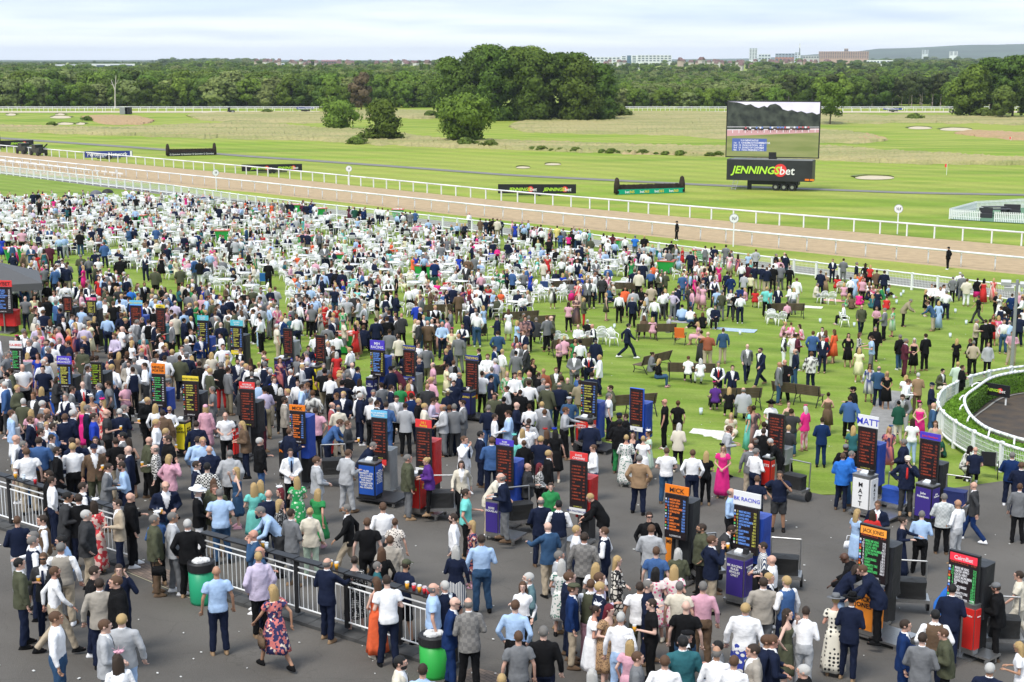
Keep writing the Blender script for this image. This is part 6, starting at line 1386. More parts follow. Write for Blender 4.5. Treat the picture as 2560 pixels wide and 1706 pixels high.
def pattern(name, a, b, kind, s):
    m = mat(name, a, .8); t = m.node_tree; bs = t.nodes['Principled BSDF']; co = t.nodes.new('ShaderNodeTexCoord')
    mx = t.nodes.new('ShaderNodeMix'); mx.data_type = 'RGBA'; mx.inputs[6].default_value = tuple(a)+(1,); mx.inputs[7].default_value = tuple(b)+(1,)
    if kind in ('dots', 'blot', 'swirl'):
        v_ = t.nodes.new('ShaderNodeTexVoronoi'); v_.inputs['Scale'].default_value = s; t.links.new(co.outputs['Object'], v_.inputs['Vector'])
        if kind == 'dots': v_.inputs['Randomness'].default_value = .25
        if kind == 'swirl': v_.feature = 'DISTANCE_TO_EDGE'
        c = t.nodes.new('ShaderNodeMath'); c.operation = 'LESS_THAN'; t.links.new(v_.outputs['Distance'], c.inputs[0]); c.inputs[1].default_value = {'dots': .33, 'blot': .36, 'swirl': .12}[kind]
        t.links.new(c.outputs[0], mx.inputs[0])
    elif kind == 'multi':
        v_ = t.nodes.new('ShaderNodeTexVoronoi'); v_.inputs['Scale'].default_value = s; t.links.new(co.outputs['Object'], v_.inputs['Vector'])
        rp = t.nodes.new('ShaderNodeValToRGB'); rp.color_ramp.interpolation = 'CONSTANT'; t.links.new(v_.outputs['Color'], rp.inputs[0])
        rp.color_ramp.elements[0].color = tuple(a)+(1,); rp.color_ramp.elements[1].position = .5; rp.color_ramp.elements[1].color = tuple(b)+(1,)
        e = rp.color_ramp.elements.new(.78); e.color = (.75, .6, .5, 1)
        t.links.new(rp.outputs[0], bs.inputs['Base Color']); return m
    else:
        c = t.nodes.new('ShaderNodeTexChecker') if kind == 'check' else t.nodes.new('ShaderNodeTexWave'); c.inputs['Scale'].default_value = s; t.links.new(co.outputs['Object'], c.inputs['Vector'])
        if kind == 'check': t.links.new(c.outputs['Fac'], mx.inputs[0])
        else:
            c.bands_direction = 'X'; g = t.nodes.new('ShaderNodeMath'); g.operation = 'GREATER_THAN'; g.inputs[1].default_value = .5; t.links.new(c.outputs['Fac'], g.inputs[0]); t.links.new(g.outputs[0], mx.inputs[0])
    t.links.new(mx.outputs[2], bs.inputs['Base Color']); return m
Wt = (.7, .69, .66); Bk = (.02, .02, .022)
PT = {'fl': ((.55, .05, .06), (.7, .5, .45), 'multi', 14), 'fn': ((.03, .03, .10), (.55, .16, .15), 'multi', 22), 'gf': ((.03, .33, .10), (.6, .68, .55), 'blot', 11), 'fp': ((.72, .62, .6), (.65, .12, .25), 'blot', 12), 'wg': (Wt, (.08, .2, .16), 'blot', 16), 'pt': ((.72, .68, .6), Bk, 'swirl', 8), 'bd': (Bk, Wt, 'dots', 26), 'wd': ((.7, .64, .58), Bk, 'blot', 24), 'dt2': ((.70, .66, .56), Bk, 'dots', 11),
      'lp': ((.42, .26, .14), (.07, .04, .03), 'blot', 34), 'ck': (Wt, Bk, 'check', 26), 'cg': ((.21, .20, .19), (.15, .145, .14), 'check', 14), 'cw': ((.55, .57, .57), (.42, .45, .45), 'check', 18), 'sp': (Wt, (.04, .06, .12), 'wave', 9), 'fd': ((.07, .05, .06), (.4, .22, .2), 'blot', 26), 'nw': ((.05, .07, .2), Wt, 'blot', 18), 'wb': (Wt, Bk, 'blot', 20), 'wf': ((.03, .05, .30), Wt, 'blot', 8), 'rr': ((.42, .06, .07), (.3, .1, .1), 'check', 16)}
def cloth(c):
    if c in PT: return MATS.get('cloth_'+c) or pattern('cloth_'+c, *PT[c])
    return mat('cloth_'+c, CC[c][:3], .9, spec=.1, var=.09, vscale=7, coord='Object', bump=.6, bscale=16)
HCOL = {'d': (.035, .022, .015, 'dark'), 'k': (.010, .009, .009, 'black'), 'o': (.42, .29, .13, 'blond'), 'g': (.16, .15, .14, 'grey'), 'w': (.46, .45, .43, 'white'), 'r': (.095, .05, .028, 'auburn'), 'x': (.13, .012, .02, 'wine red')}
def hairm(c): return mat('hair_'+HCOL[c][3].replace(' ', '_'), HCOL[c][:3], .6, bump=.5, bscale=160, coord='Object')
SKIN = [mat('skin_fair', (.56, .33, .25), .55), mat('skin_rosy', (.52, .27, .20), .55), mat('skin_tan', (.40, .22, .14), .55), mat('skin_deep', (.09, .045, .03), .5), mat('skin_pale', (.62, .40, .32), .55)]
TOPN = {'J': 'jacket', 'S': 'shirt', 'P': 'polo shirt', 'W': 'waistcoat', 'K': 'coat', 'N': 'jumper', 'B': 'top', 'D': 'dress', 'M': 'long dress', 'm': 'short dress'}
FACE = {'f': 0, 'fr': 45, 'r': 90, 'br': 135, 'b': 180, 'bl': 225, 'l': 270, 'fl': 315}
class Spec: pass
def parse(e, ox, oy, sc, idx):
    a = [x.strip() for x in e.split(',')]; s = Spec(); rg = random.Random(idx*13+5)
    s.px = ox+float(a[0])/sc; s.py = oy+float(a[1])/sc; s.face = a[2]; s.top = a[3][0]; s.tc = a[3][1:]; s.bot = a[4] or 'dg'; s.hair = a[5] or 'sd'
    if len(s.hair) == 1 and s.hair != 'b': s.hair = 's'+s.hair
    s.fl = a[6:]; s.sex = 'f' if (s.top in 'DMmB' or s.hair[0] in 'lu') else 'm'
    s.skirt = None
    if s.top in 'DMm': s.skirt = {'D': 's', 'M': 'm', 'm': 'k'}[s.top]; s.bot = s.tc
    elif s.bot.startswith('#'): s.skirt = 's'; s.bot = s.bot[1:]
    elif s.bot == '-': s.bot = 'nv' if s.sex == 'm' else 'bk'
    s.shorts = s.bot.endswith('!'); s.bot = s.bot.rstrip('!')
    s.pose = None; s.hat = None; s.cup = False; s.shades = False; s.skin = rg.choice([0, 0, 1, 4, 4, 0, 2])
    s.tie = False; s.beard = rg.random() < .22 and s.sex == 'm'; s.ind = False; s.bag = None
    for f_ in s.fl:
        if not f_: continue
        if f_[0] == 'p': s.pose = int(f_[1:])
        elif f_[0] in 'HCFf' and len(f_) >= 3: s.hat = (f_[0], f_[1:])
        elif f_ == 'c': s.cup = True
        elif f_ == 's': s.shades = True
        elif f_ == 't': s.tie = True
        elif f_ == 'i': s.ind = True
        elif f_ == 'k': s.skin = 3
        elif f_[0] == 'h': s.bag = f_[1:]
    if s.pose is None: s.pose = rg.choice([0, 0, 1, 1, 2, 13, 3, 12, 5, 13])
    if s.cup and s.pose not in (0, 13, 12, 8, 11): s.pose = 0
    s.h = rg.uniform(.965, 1.035)*(1.0 if s.sex == 'm' else .935); s.w = rg.choice([.98, 1.02, 1.05, 1.08, 1.12, 1.2]) if s.sex == 'm' else rg.uniform(.95, 1.06)
    s.mir = rg.random() < .5; s.yaw = rg.uniform(-14, 14); s.slv = rg.choice([0, 1, 1, 2]); s.rg = rg; return s
def place(s):
    hh = 1.75*s.h+{8: -.40, 9: -.86, 14: -.5, 7: -.1}.get(s.pose, 0)+(.18 if 'u18' in s.fl else 0)
    P = at(s.px, s.py, hh); P.z += .18 if 'u18' in s.fl else 0; return P
def parts_of(s):
    """list of (name, mesh, material, headlocal)"""
    sk = SKIN[s.skin]; p = s.pose; L_ = [('body', body(p, s.sex), sk, False), ('face', face_mesh(), None, True)]
    if s.hair[0] in 'slu': L_.append(('hair', hair_mesh(s.hair[0]), hairm(s.hair[1] if len(s.hair) > 1 else 'd'), True))
    elif s.rg.random() < .35 and s.sex == 'm': L_.append(('hair', hair_mesh('b'), hairm('g'), True))
    if s.hat: L_.append(({'H': 'flat_cap', 'C': 'cap', 'F': 'hat', 'f': 'fascinator'}[s.hat[0]], hat_mesh(s.hat[0]), cloth(s.hat[1]), True))
    if s.shades: L_.append(('sunglasses', misc_mesh('sunglasses'), BLACK, True))
    if s.beard and s.hair[0] == 's': L_.append(('beard', misc_mesh('beard'), hairm(s.hair[1] if len(s.hair) > 1 else 'd'), True))
    t = s.top; wh = cloth('wh') if s.tc != 'wh' else cloth('lb')
    if s.top in 'DMm':
        L_.append(('bodice', dress_top(p, s.slv), cloth(s.tc), False)); L_.append(('skirt', bottom_mesh(s.skirt, p, 'f'), cloth(s.bot), False))
    else:
        if t == 'J': L_ += [('shirt', top_mesh('U', p, s.sex), wh, False), ('jacket', top_mesh('J', p, s.sex), cloth(s.tc), False)]
        elif t == 'W': L_ += [('shirt', top_mesh('V', p, s.sex), wh, False), ('waistcoat', top_mesh('W', p, s.sex), cloth(s.tc), False)]
        elif t == 'B': L_.append(('top', top_mesh('S' if s.slv > 1 else 'P', p, s.sex), cloth(s.tc), False))
        else: L_.append(({'S': 'shirt', 'P': 'polo_shirt', 'K': 'coat', 'N': 'jumper'}[t], top_mesh(t, p, s.sex), cloth(s.tc), False))
        if s.skirt: L_.append(('skirt', bottom_mesh('s', p, s.sex), cloth(s.bot), False))
        else: L_.append(('shorts' if s.shorts else 'trousers', bottom_mesh('H' if s.shorts else 'T', p, s.sex), cloth(s.bot), False))
    if s.tie and POSE[p][3] == 0: L_.append(('tie', misc_mesh('tie'), cloth('nv' if s.tc != 'nv' else 'rd'), False))
    L_.append(('shoes', shoes_mesh(p, s.sex), cloth(s.rg.choice(['bk', 'bk', 'br', 'tn', 'wh'] if s.sex == 'm' else ['bk', 'cr', 'tn', 'pk'])), False))
    return [q for q in L_ if q]
def headmat(pose):
    c, r = headfix(None, pose); return Matrix.Translation(c)@r.to_4x4()@Matrix.Scale(.95, 4)
PEOPLE = []
def people_label(s, P):
    hn = {'s': 'short %s hair', 'l': 'long %s hair', 'u': '%s updo'}
    who = 'man' if s.sex == 'm' else 'woman'
    if s.hat: head = '%s in %s %s' % (who, CC[s.hat[1]][3], {'H': 'flat cap', 'C': 'cap', 'F': 'brimmed hat', 'f': 'fascinator'}[s.hat[0]])
    elif s.hair == 'b': head = 'bald %s' % who
    else: head = '%s-haired %s' % (HCOL[s.hair[1]][3], who)
    cl = '%s %s' % (CC[s.tc][3], TOPN[s.top])
    if s.top not in 'DMm': cl += ' and %s %s' % (CC[s.bot][3], 'skirt' if s.skirt else 'shorts' if s.shorts else 'trousers')
    act = {4: 'striding', 6: 'phoning', 7: 'leaning over', 8: 'seated', 9: 'sitting on the ground', 14: 'kneeling', 11: 'drinking'}.get(s.pose, '')
    return head, cl, act
def build_person(s, P=None, rz=None):
    P = P or place(s)
    ang = toview(P)+R(FACE[s.face]+s.yaw) if rz is None else rz
    o = empty('person', P, ang); o.scale = (s.h*s.w*(-1 if s.mir else 1), s.h*s.w, s.h)
    hm = headmat(s.pose)
    for n, me, m, hd in parts_of(s):
        c = link(n, me, o)
        if m is not None:
            sl_ = c.material_slots[0]; sl_.link = 'OBJECT'; sl_.material = m
        if hd: c.matrix_local = hm
    o['category'] = 'person'; s.P = P; s.o = o; PEOPLE.append(s)
    arm = [i for i, q in enumerate(POSE[s.pose][:2]) if q == ('face' if s.pose == 11 else 'drink')]
    if s.cup and arm:
        sd = 1 if arm[0] == 0 else -1; w = UP['drink'][1] if s.pose != 11 else UP['face'][1]; q = Vector(bendv([(sd*w[0], w[1]-.09, w[2]-.02)], s.pose)[0])
        s.cupat = o.matrix_basis@q; s.cupsd = sd
    else: s.cupat = None
    return o
# ============================================================ who stands where (head tops, from enlarged photo tiles)
TILES = {}
TILES[(0, 880)] = '''440,40,l,Jbr,br,b;515,30,b,Jst,bg,sw;250,5,b,Bpk,#fp,lo;92,150,l,Kol,nv,sd;20,255,b,Swh,bk,sg;500,225,r,Kdg,dg,ld;380,320,b,Bnv,bk,lo;635,315,r,Jgy,gy,sd,c;757,270,f,Jnv,nv,b,t;910,285,l,Jbl,nv,sg;845,35,b,Jgy,gy,sd;885,33,b,Knv,nv,sd;1015,10,l,Jnv,nv,sd,t;985,105,b,Swh,bk,b;1090,0,b,Dbr,br,lo;1160,25,bl,Jgy,gy,sd,p2;1300,5,b,Swh,dg,sg,p3;1440,15,b,Swh,nv,sr;1510,30,b,Swh,bg,sd;1650,30,b,Kol,nv,sd;1710,10,b,Jnv,nv,sg,Hgy;1830,85,b,Kbk,bk,sd;1940,0,b,Bcr,bk,lo;2025,95,b,Kbk,rd,sg,p3;2090,70,r,Jmr,mr,lo;2225,80,l,Jgy,gy,b;2180,60,f,Jnv,nv,sd;2300,110,f,Swh,bk,sd;2310,180,b,Jdg,dg,sg;1545,245,l,Sgy,nv,sg,Hgy;1330,410,fr,Kbk,bk,so,p12;1425,475,b,Bwh,bk,lo;1555,500,f,Bwh,bg,so,s,p1;1490,530,b,Kbr,br,sd;1885,485,b,Kpk,#pk,lo,Cpk,p3;1950,315,l,Pgy,gy,sg;2070,545,f,Pwh,bk,b,p12;2250,630,l,Kbr,nv,lo,p12,u18;385,445,r,Jgy,gy,sw,s;425,515,r,Jnv,nv,b;100,530,r,Jlb,lb,sr;130,570,b,Dwh,wh,lw;275,590,r,Jnv,nv,sr,t;370,565,r,Jgy,nv,sr;440,570,r,Swh,nv,sd;285,525,b,Bpk,-,lo;480,650,r,Jbl,bl,sd;595,565,b,Jnv,nv,sr,p0,c;665,530,r,Jnv,nv,sw;840,395,f,Dfl,-,uw,fwh;945,430,l,Dfl,-,lo,fhp;800,485,r,Jnv,nv,sg;765,455,b,Dhp,-,lo;855,560,r,Srb,bk,sd,p3;975,525,r,Pdg,bk,b,c;1100,525,b,Nnv,nv,sw;1140,485,r,Jdg,dg,sg,c;140,760,r,Swh,bg,b,c;210,815,r,Knv,dn,sg;355,780,b,Nbl,br,sd;370,700,r,Jnv,nv,sd;425,640,f,Bwh,bk,uo;470,755,r,Jgy,gy,sd;660,785,bl,Jnv,nv,sd;700,800,b,Knv,nv,b;240,880,b,Pwh,bg,sr,p3;520,870,r,Jbk,bk,sd,s;665,835,b,Swh,bk,so,p1;860,845,f,Jbr,ol,sr,Cnv,c;875,775,f,Bwh,-,ld;1060,785,b,Pbk,bg,sd,p3;1125,735,l,Jgy,gy,sk;1180,785,b,Dbk,-,ld;1180,860,l,Jnv,nv,b;1110,940,l,Ngy,nv,sd;960,1020,r,Jgy,gy,sd,p12;1150,1005,l,Slb,nv,sd,p12;1335,780,r,Kol,bk,b,p12;1425,850,l,Sck,bk,b,c;1540,765,l,Kbk,bk,sd,c;1430,615,r,Swh,gy,so;1490,700,r,Jnv,nv,so,c;1550,940,br,Kpk,lg,lo,p11;1800,630,b,Jnv,nv,sd;1815,775,b,Jlb,lb,sd;1860,780,f,Slb,nv,so;1920,860,b,Knv,nv,b;1800,1000,r,Jnv,nv,sd,s;1900,1015,b,Sck,bk,sk,p3;2110,900,b,Klg,bk,sg,p2;2170,1055,l,Ddn,-,lo,p11,hcr;1960,1160,b,Bol,-,lr;1970,1215,f,Kol,bg,sr;1810,1240,r,Jbk,wh,sw,Fwh,p1;2015,1265,b,Plb,dn,sg,p12;2330,1200,b,Dtq,-,lo;450,1085,l,Kbk,bk,sd;470,1140,r,Swh,nv,sd;755,1195,r,Wnv,nv,sd;720,1300,b,Jbk,nv,sd;575,1285,r,Jdg,dg,sk,p12;860,1360,b,Mfl,-,ld,fwh,p0;785,1450,r,Kdg,bg,sw,p2;1080,1350,l,Jbg,nv,sd,p0;1190,1290,r,Kbk,bk,b;1510,1170,f,Jnv,dn,b,c,p12'''
TILES[(0, 1279)] = '''155,40,b,Nnv,lg,sr,p1;390,30,l,Wbr,bg,sd,p0;610,210,l,Slb,gy,sk,p12;555,285,b,Wst,bg,sg,p3;305,180,l,Swh,bk,sg;295,225,r,Wnv,nv,sg,p0;170,425,r,Jol,nv,sk,c,p0;395,375,f,Jdg,nv,sr,s,t,p3;475,485,r,Swh,bg,sr,p4;815,500,r,Nbk,nv,sd,p12;1090,480,f,Nnv,nv,sd,p6;1065,590,l,Kbk,nv,sr,c,p0;910,610,b,Jst,nv,sd,c,p0;505,915,r,Swh,dn,sr,p3;955,990,r,Jlg,gy,sr,p1;1115,940,b,Jlg,lb,so,p3;1085,1320,b,Bwh,-,ld,fpk;1410,30,r,Kol,br,sg,p3,hbk;1430,12,b,Bbl,-,uw,fwh;1580,5,r,Jlg,gy,sg,p2;1720,70,b,Jbk,bk,sw,p2;1985,500,b,Plb,nv,b,p3;2330,165,l,Jdn,nv,b,p6'''
TILES[(640, 1279)] = '''20,370,b,Klv,bk,so,p2,hbl;30,320,r,Kdn,nv,b;165,655,bl,Dfn,-,lo,p4,hbr;640,430,br,Jnv,nv,b,p10;900,420,b,Dbd,-,ud,p12;1110,460,r,Bdt,bk,sg;1150,325,b,Bbk,bk,lr;1230,220,b,Kst,bg,sr;1275,60,b,Bwd,cr,ur;1020,55,b,Pbk,bk,sr,p3;1350,450,br,Pnv,bk!,sd,Col,p12;1105,600,bl,Mog,-,lr,p1;1210,595,b,Pwh,nv,sd,p12;1625,655,r,Plb,bl,b;1735,635,bl,Jnv,bk,sw;1775,780,r,Jbn,bn,b,s,p12;1960,805,b,Jcg,bk,b,p12;1835,310,b,Nnv,#sp,lw;2070,210,b,Slb,dn,sd,p0;1985,80,l,Dfn,-,lo,p3;1320,1325,r,Jcr,bg,sk;1530,1395,b,Slb,nv,sd;2255,1490,b,Bwh,-,so'''
TILES[(1280, 1279)] = '''30,810,b,Slb,bk,sr;60,1095,b,Pgy,nv,sr,p3;290,1050,b,Nbk,nv,sg,p3;155,560,l,Jtg,tg,sw;100,640,f,Bwh,-,lr;340,100,bl,Jdn,bg,b,p10;430,360,r,Jlg,lg,sg;455,435,b,Dwg,-,lw;590,125,r,Swh,nv,so;665,190,b,Jcg,dg,sd,p3;770,470,b,Bwh,bk,lo;850,140,l,Wnv,nv,sr;965,405,r,Dpt,-,lo,p1;525,550,r,Jnv,nv,sr,p3;555,660,r,Jbn,bg,sr,Hol,t,p3;725,620,b,Wol,pk,sr;800,560,r,Slv,gy,sr;805,645,r,Jnv,nv,so;730,860,r,Dwh,-,ud,fwh,p12;860,835,fr,Dlp,-,lx,p12;1000,920,b,Swh,lb,sw,p3;1085,1170,b,Dpk,-,lo,fwh;1175,645,b,Pwh,ol,sd,p3;1245,630,r,Nnv,nv,sg;1285,800,l,Pbk,bk,sd,c,p13;1320,510,b,Dfp,-,lk;1490,500,b,Dfp,-,lo;1540,640,b,Pcr,bk,sg,p3;1755,640,b,Spk,br,sg,p3;1600,820,b,Pbk,dn,b,p3;1325,320,b,Pbl,nv,sr,p3;1280,120,b,Jlg,lg,sr,p1;1260,0,f,Nbk,bk,sd,s,p2;1525,335,b,Kol,bk,lw;1745,110,l,Kol,bk,sd,p2;1835,220,r,Jnv,bg,sr,p11,c;1935,125,r,Jdg,dg,sd,p7;1570,1140,b,Jdt,nv,sk;1600,1095,r,Wbk,dg,sg,Hbk;2145,840,b,Jwh,#wf,so,p3;1150,1285,r,Pgy,-,sr;1405,1320,b,Swh,-,sr;1880,1235,b,Swh,-,b;1895,1185,l,Jgy,-,sk;2040,1320,b,Swh,-,sr;2220,1215,l,Jst,-,sd,c;735,1440,b,Bbk,-,lw;2310,605,b,Jst,gy,sd,p3;2330,535,l,Jnv,nv,sk;2310,280,l,Ssp,bk,sd,p1;2345,1130,r,Jnv,-,sr'''
TILES[(1920, 1279)] = '''40,400,l,Swh,bk,b;175,590,bl,Wbl,nv,so,p0,c;10,560,r,Jnv,nv,so;175,890,r,Dol,-,ld,p11;345,880,b,Swh,lg,sd,p12;40,1130,r,Jnv,bk,sr;625,780,b,Mdt2,-,so,Fgy,p12,hcr;765,770,b,Jnv,nv,sk,Fbk,p12;335,1405,l,Kbk,-,sw;795,395,l,Kbk,bk,b,k,p7;735,490,r,Knv,lb,ld,p7;965,505,l,Knv,bk,sr,p7,u18;1665,600,r,Kbb,nv,b,p7;1690,680,b,Jnv,nv,sk,p12;1540,900,b,Wbr,nv,sk;1660,1075,l,Kol,bk,sr,p12;1420,1110,b,Jgy,gy,sd,p1;1260,990,r,Jbn,bn,sd,c,p0;2135,660,l,Kbk,bk,sd,Cgy,p12;2330,530,l,Pcr,cr,sd,p4;2350,1200,l,Bwh,wh,lo;2040,1390,b,Jnv,-,sw;1230,50,r,Mnv,-,ud,p10;1415,0,b,Slb,bk,sg,p12'''
TILES[(640, 880)] = '''880,90,f,Jgy,gy,b,p12;1130,110,l,Kbk,bk,sk,p7;1310,135,l,Kmr,bk,sg,Cbk,p7;680,205,b,Swh,bk,sr,p12;765,195,r,Kbr,bk,so;840,190,b,Kbk,bk,sg;790,260,b,Jnv,nv,sk,p10;950,245,b,Bwh,bk,ld;80,90,b,Wnv,nv,sg,Cgy;135,130,l,Wbg,bg,sd,Hgy,p4;20,260,b,Slb,lb,sg;420,295,r,Jlb,lb,sd,p11;520,350,b,Swb,bk,sr;260,410,r,Jst,bk,sd,p3;55,435,r,Nnv,mr,sd,p3;480,490,b,Knv,nv,sg;545,510,b,Ppk,bk,sd;695,460,r,Jrr,rd,b;755,485,b,Jcr,bg,b;955,375,r,Knv,nv,sw,p3;1150,280,bl,Jgy,gy,sd;1240,300,r,Jnv,nv,sd;1325,290,f,Bgn,-,lr;1400,290,b,Brd,-,lo;1425,375,b,Jbn,nv,sd;1285,390,f,Jlg,bk,sd,p12;1370,465,b,Jlg,bk,sd,p1;1195,455,b,Jbl,bl,sd;1110,445,r,Jdg,nv,sd;1490,425,r,Kbk,bk,so;1600,420,r,Slv,nv,sd;1545,470,r,Jcr,bg,so;1660,410,b,Bpk,-,ud;1720,480,l,Jlg,gy,b;1775,485,b,Pnv,nv,sr;1820,475,b,Jgy,dg,sg;1900,440,l,Jgy,gy,sd;1750,110,r,Dyc,-,ud;1830,130,b,Bwh,-,lk;1865,185,r,Knv,nv,b;1815,260,f,Knv,nv,ud;1760,350,b,Knv,-,uo,Fcr;1815,75,b,Jgy,gy,sr;1625,95,l,Ppk,dg,b;1500,60,l,Knv,nv,b;2075,175,b,Pwh,bk,sd;2165,135,b,Jdn,nv,sg;2305,175,f,Dgf,-,lo;2275,410,b,Kbk,bk,sk;2135,485,b,Nnv,bl,sg;2190,565,r,Swh,bk,sd;2320,535,l,Jlb,lb,sd;310,695,br,Knv,bk,sr;700,620,r,Nbl,nv,sr,p7;840,630,r,Ndg,nv,sr,c;315,885,f,Jwh,bk,sd,t,p1;555,960,r,Jlg,lg,sr,p1;820,900,br,Jlg,lg,sr,p12;30,785,r,Kbk,bl,sw;1010,830,r,Knv,bk,sg,p7;1390,940,r,Kol,gy,sg;1590,965,l,Kpu,bk,uo,p12,u18;1910,770,fr,Jwh,wh,sr,t,p11;1885,980,f,Jcr,bk,ld,p4;2060,725,r,Jnv,nv,sk;2165,780,b,Jbl,nv,sr;2175,1115,r,Jcr,bg,sw,p7;2290,1115,l,Jnv,gy,b,p12,u18;1925,1255,r,Ptq,bk,sd;1165,1380,b,Swh,gy,sr,p3;850,1380,l,Jbk,bg,sg,p4;375,1140,b,Dgf,-,lo,fwh,p1;560,1245,br,Dgn,-,lo,p4,hbk;495,1430,b,Jcr,mt,uo,p3;320,1440,br,Jgy,gy,sd;215,1350,r,Bbd,-,lo;135,1415,l,Slb,dg,sg,p7;115,1265,b,Jnv,nv,b;225,1245,l,Bnv,-,lx,fwh;40,1175,b,Dtq,-,lo;1815,1480,l,Swh,gy,sd'''
TILES[(1280, 880)] = '''70,170,f,Dgf,-,lo,s;155,260,b,Swh,bk,sd;245,190,r,Kbk,bk,sd,c;290,150,b,Nru,bk,b;405,140,f,Jol,bk,sr;455,220,b,Kol,bk,sd;510,235,f,Kol,bk,b;575,0,f,Jgy,gy,sd,p1;705,0,f,Wnv,nv,sd,t;805,25,l,Jwh,nv,so;735,185,b,Jnv,nv,sd;600,205,r,Kbl,nv,sk;435,280,b,Nnv,nv,b,p1;525,410,f,Ndn,bk,sg,Hlg;75,345,b,Kbk,bk,sd;160,475,b,Swh,bk,sd;40,460,r,Nnv,nv,b;275,455,b,Jlg,gy,so;300,525,b,Jgy,gy,sr;480,505,r,Slg,bk,sr,p10;625,255,b,Kkh,kh,sd;905,305,l,Kol,bk,sd;890,375,r,Pwh,nv,sg;1405,430,l,Pbk,bk,b,s,p3;1525,445,b,Bbk,br,ur,hbk;1530,655,b,Kcr,bk,lw,p12,hbk;985,560,b,Kbk,bk,sd,Cnv;990,615,b,Kbk,gn,sk,p1,k;1045,565,l,Kbk,bk,sd;715,625,b,Jnv,nv,sk,p12;1050,760,b,Mwg,-,so,p1;1110,730,f,Dnv,-,lr,fnv;1205,770,b,Dwh,-,so;1255,720,l,Dmt,-,ud,fwh;750,850,l,Nwh,dn,sr;155,610,b,Slg,gy,sd;145,655,f,Pwh,dg,sd,s,p3;110,810,b,Kbk,bk,ur;95,705,b,Bwh,-,lo;265,770,b,Pnv,bk,so,p3;335,900,r,Jbk,bk,so;320,715,b,Bbk,-,lr,frd;400,710,b,Dbk,-,lk,frb,p0;30,765,b,Btq,-,ld,ftq;140,1020,r,Kdg,bk,b;250,1020,r,Bck,bk,lx;355,1200,f,Kgn,-,ud;265,1330,b,Jnv,nv,b,p1;430,1360,b,Wnv,gy,sk,p1;790,1305,l,Kbk,nv,so,p7;1170,945,b,Jtn,nv,sg,p2;1420,880,b,Pwh,dn,sr,p1;1660,895,b,Swh,nv,sr,p2;1785,910,b,Bbk,bk,lo,p1;1940,850,f,Mhp,-,lo,fbk,p1;1965,675,r,Jlg,bg,sr,p12;2015,560,f,Dcr,-,lo,p9;2195,840,b,Jgy,bg,b,p3;2240,885,br,Swh,nv,sg,p1;2250,1140,b,Pnv,bk,sr,p12;2260,785,l,Kbk,bk,b,k;2315,640,b,Swh,bk,sd;2310,700,b,Kbk,bk,sd;2185,495,l,Mtq,-,lr;2220,490,b,Mfd,-,ud;1870,280,b,Bpu,bk,ud,fhp,p8;1995,320,b,Bbk,bk,lo,p8;2130,320,b,Klg,gy,b,p8;1275,0,r,Kgy,bk,ud,p8;1335,55,r,Bbk,dn,lo,p8;1620,40,b,Bwh,bk,sr,p8;1735,60,b,Bwh,wh,lw,p8;1895,85,f,Wnv,nv,sg,t,p1;2025,120,f,Jnv,bk,sd,p1,c;2010,1250,r,Slb,bk,b,p1'''
TILES[(1920, 880)] = '''105,90,r,Jgy,dn,b,p6;155,70,f,Kbk,bk,b,c;755,395,b,Kbl,bk,sd,p4;785,320,l,Kbk,bk,sd,Cbk;555,370,b,Dbr,-,ud,hbk;935,105,f,Dnw,-,ld,s,p0;1020,130,b,Jdn,nv,b,p1;1095,175,f,Dbk,-,lo,p1;190,450,f,Dol,-,ud;30,450,f,Bwh,-,lo,Fbk;215,520,b,Pdg,dn,sd;345,495,bl,Khp,fp,lw,fhp,p1;500,600,b,Jbn,bn,sd,p1;185,675,b,Jdg,bk,so;80,800,l,Nbk,bk,sw,p7;110,1090,f,Pnv,dg!,sd,p11;690,925,b,Kbb,nv,sr;740,905,r,Kbb,dn,sg,p12;715,850,b,Kbk,bk,sd,Cgy;785,675,b,Bdt,-,lo;1115,680,f,Dfn,-,lo,fbl;1205,450,b,Kgd,cr,uk,p12;1245,380,f,Jgy,lg,sd,p7;1380,190,b,Jtn,br,sw,p0;1265,245,r,Swh,bk,sr,s;1270,210,b,Bwh,-,lo;1505,280,r,Nnv,br,sg,Cnv,p1;1400,455,f,Dhp,-,ud,fhp,p1;1520,465,r,Jdn,dn,b,p11;1330,610,b,Bwh,lb,ld,p3,hnv;1540,630,f,Dbg,-,lr;1590,140,fr,Jol,cr,sk,p8;1745,90,b,Jmt,gy,so,p1;1785,120,r,Kbk,bk,sd;1250,800,l,Knv,gy,sg,p1;1285,955,f,Knv,dg,sd,Ccr,p11,t,u18;1615,785,l,Bgd,-,lo,p9;1800,880,r,Dwb,-,lk,p14,k;1910,865,b,Pnv,bk,b,p8;2245,920,b,Jbn,nv,sg,p1;2330,1010,b,Jnv,nv,sr;1910,1180,l,Jdg,bn,b,p4;2315,1205,b,Jgy,bk,sr,p0;1620,1300,b,Jcw,bk,sg,p1;1750,1355,bl,Swh,lg,b,p1;1010,1365,f,Jnv,nv,sr,t;820,1440,br,Dlb,-,lo,p1,hwh;960,1450,b,Brd,-,ld'''
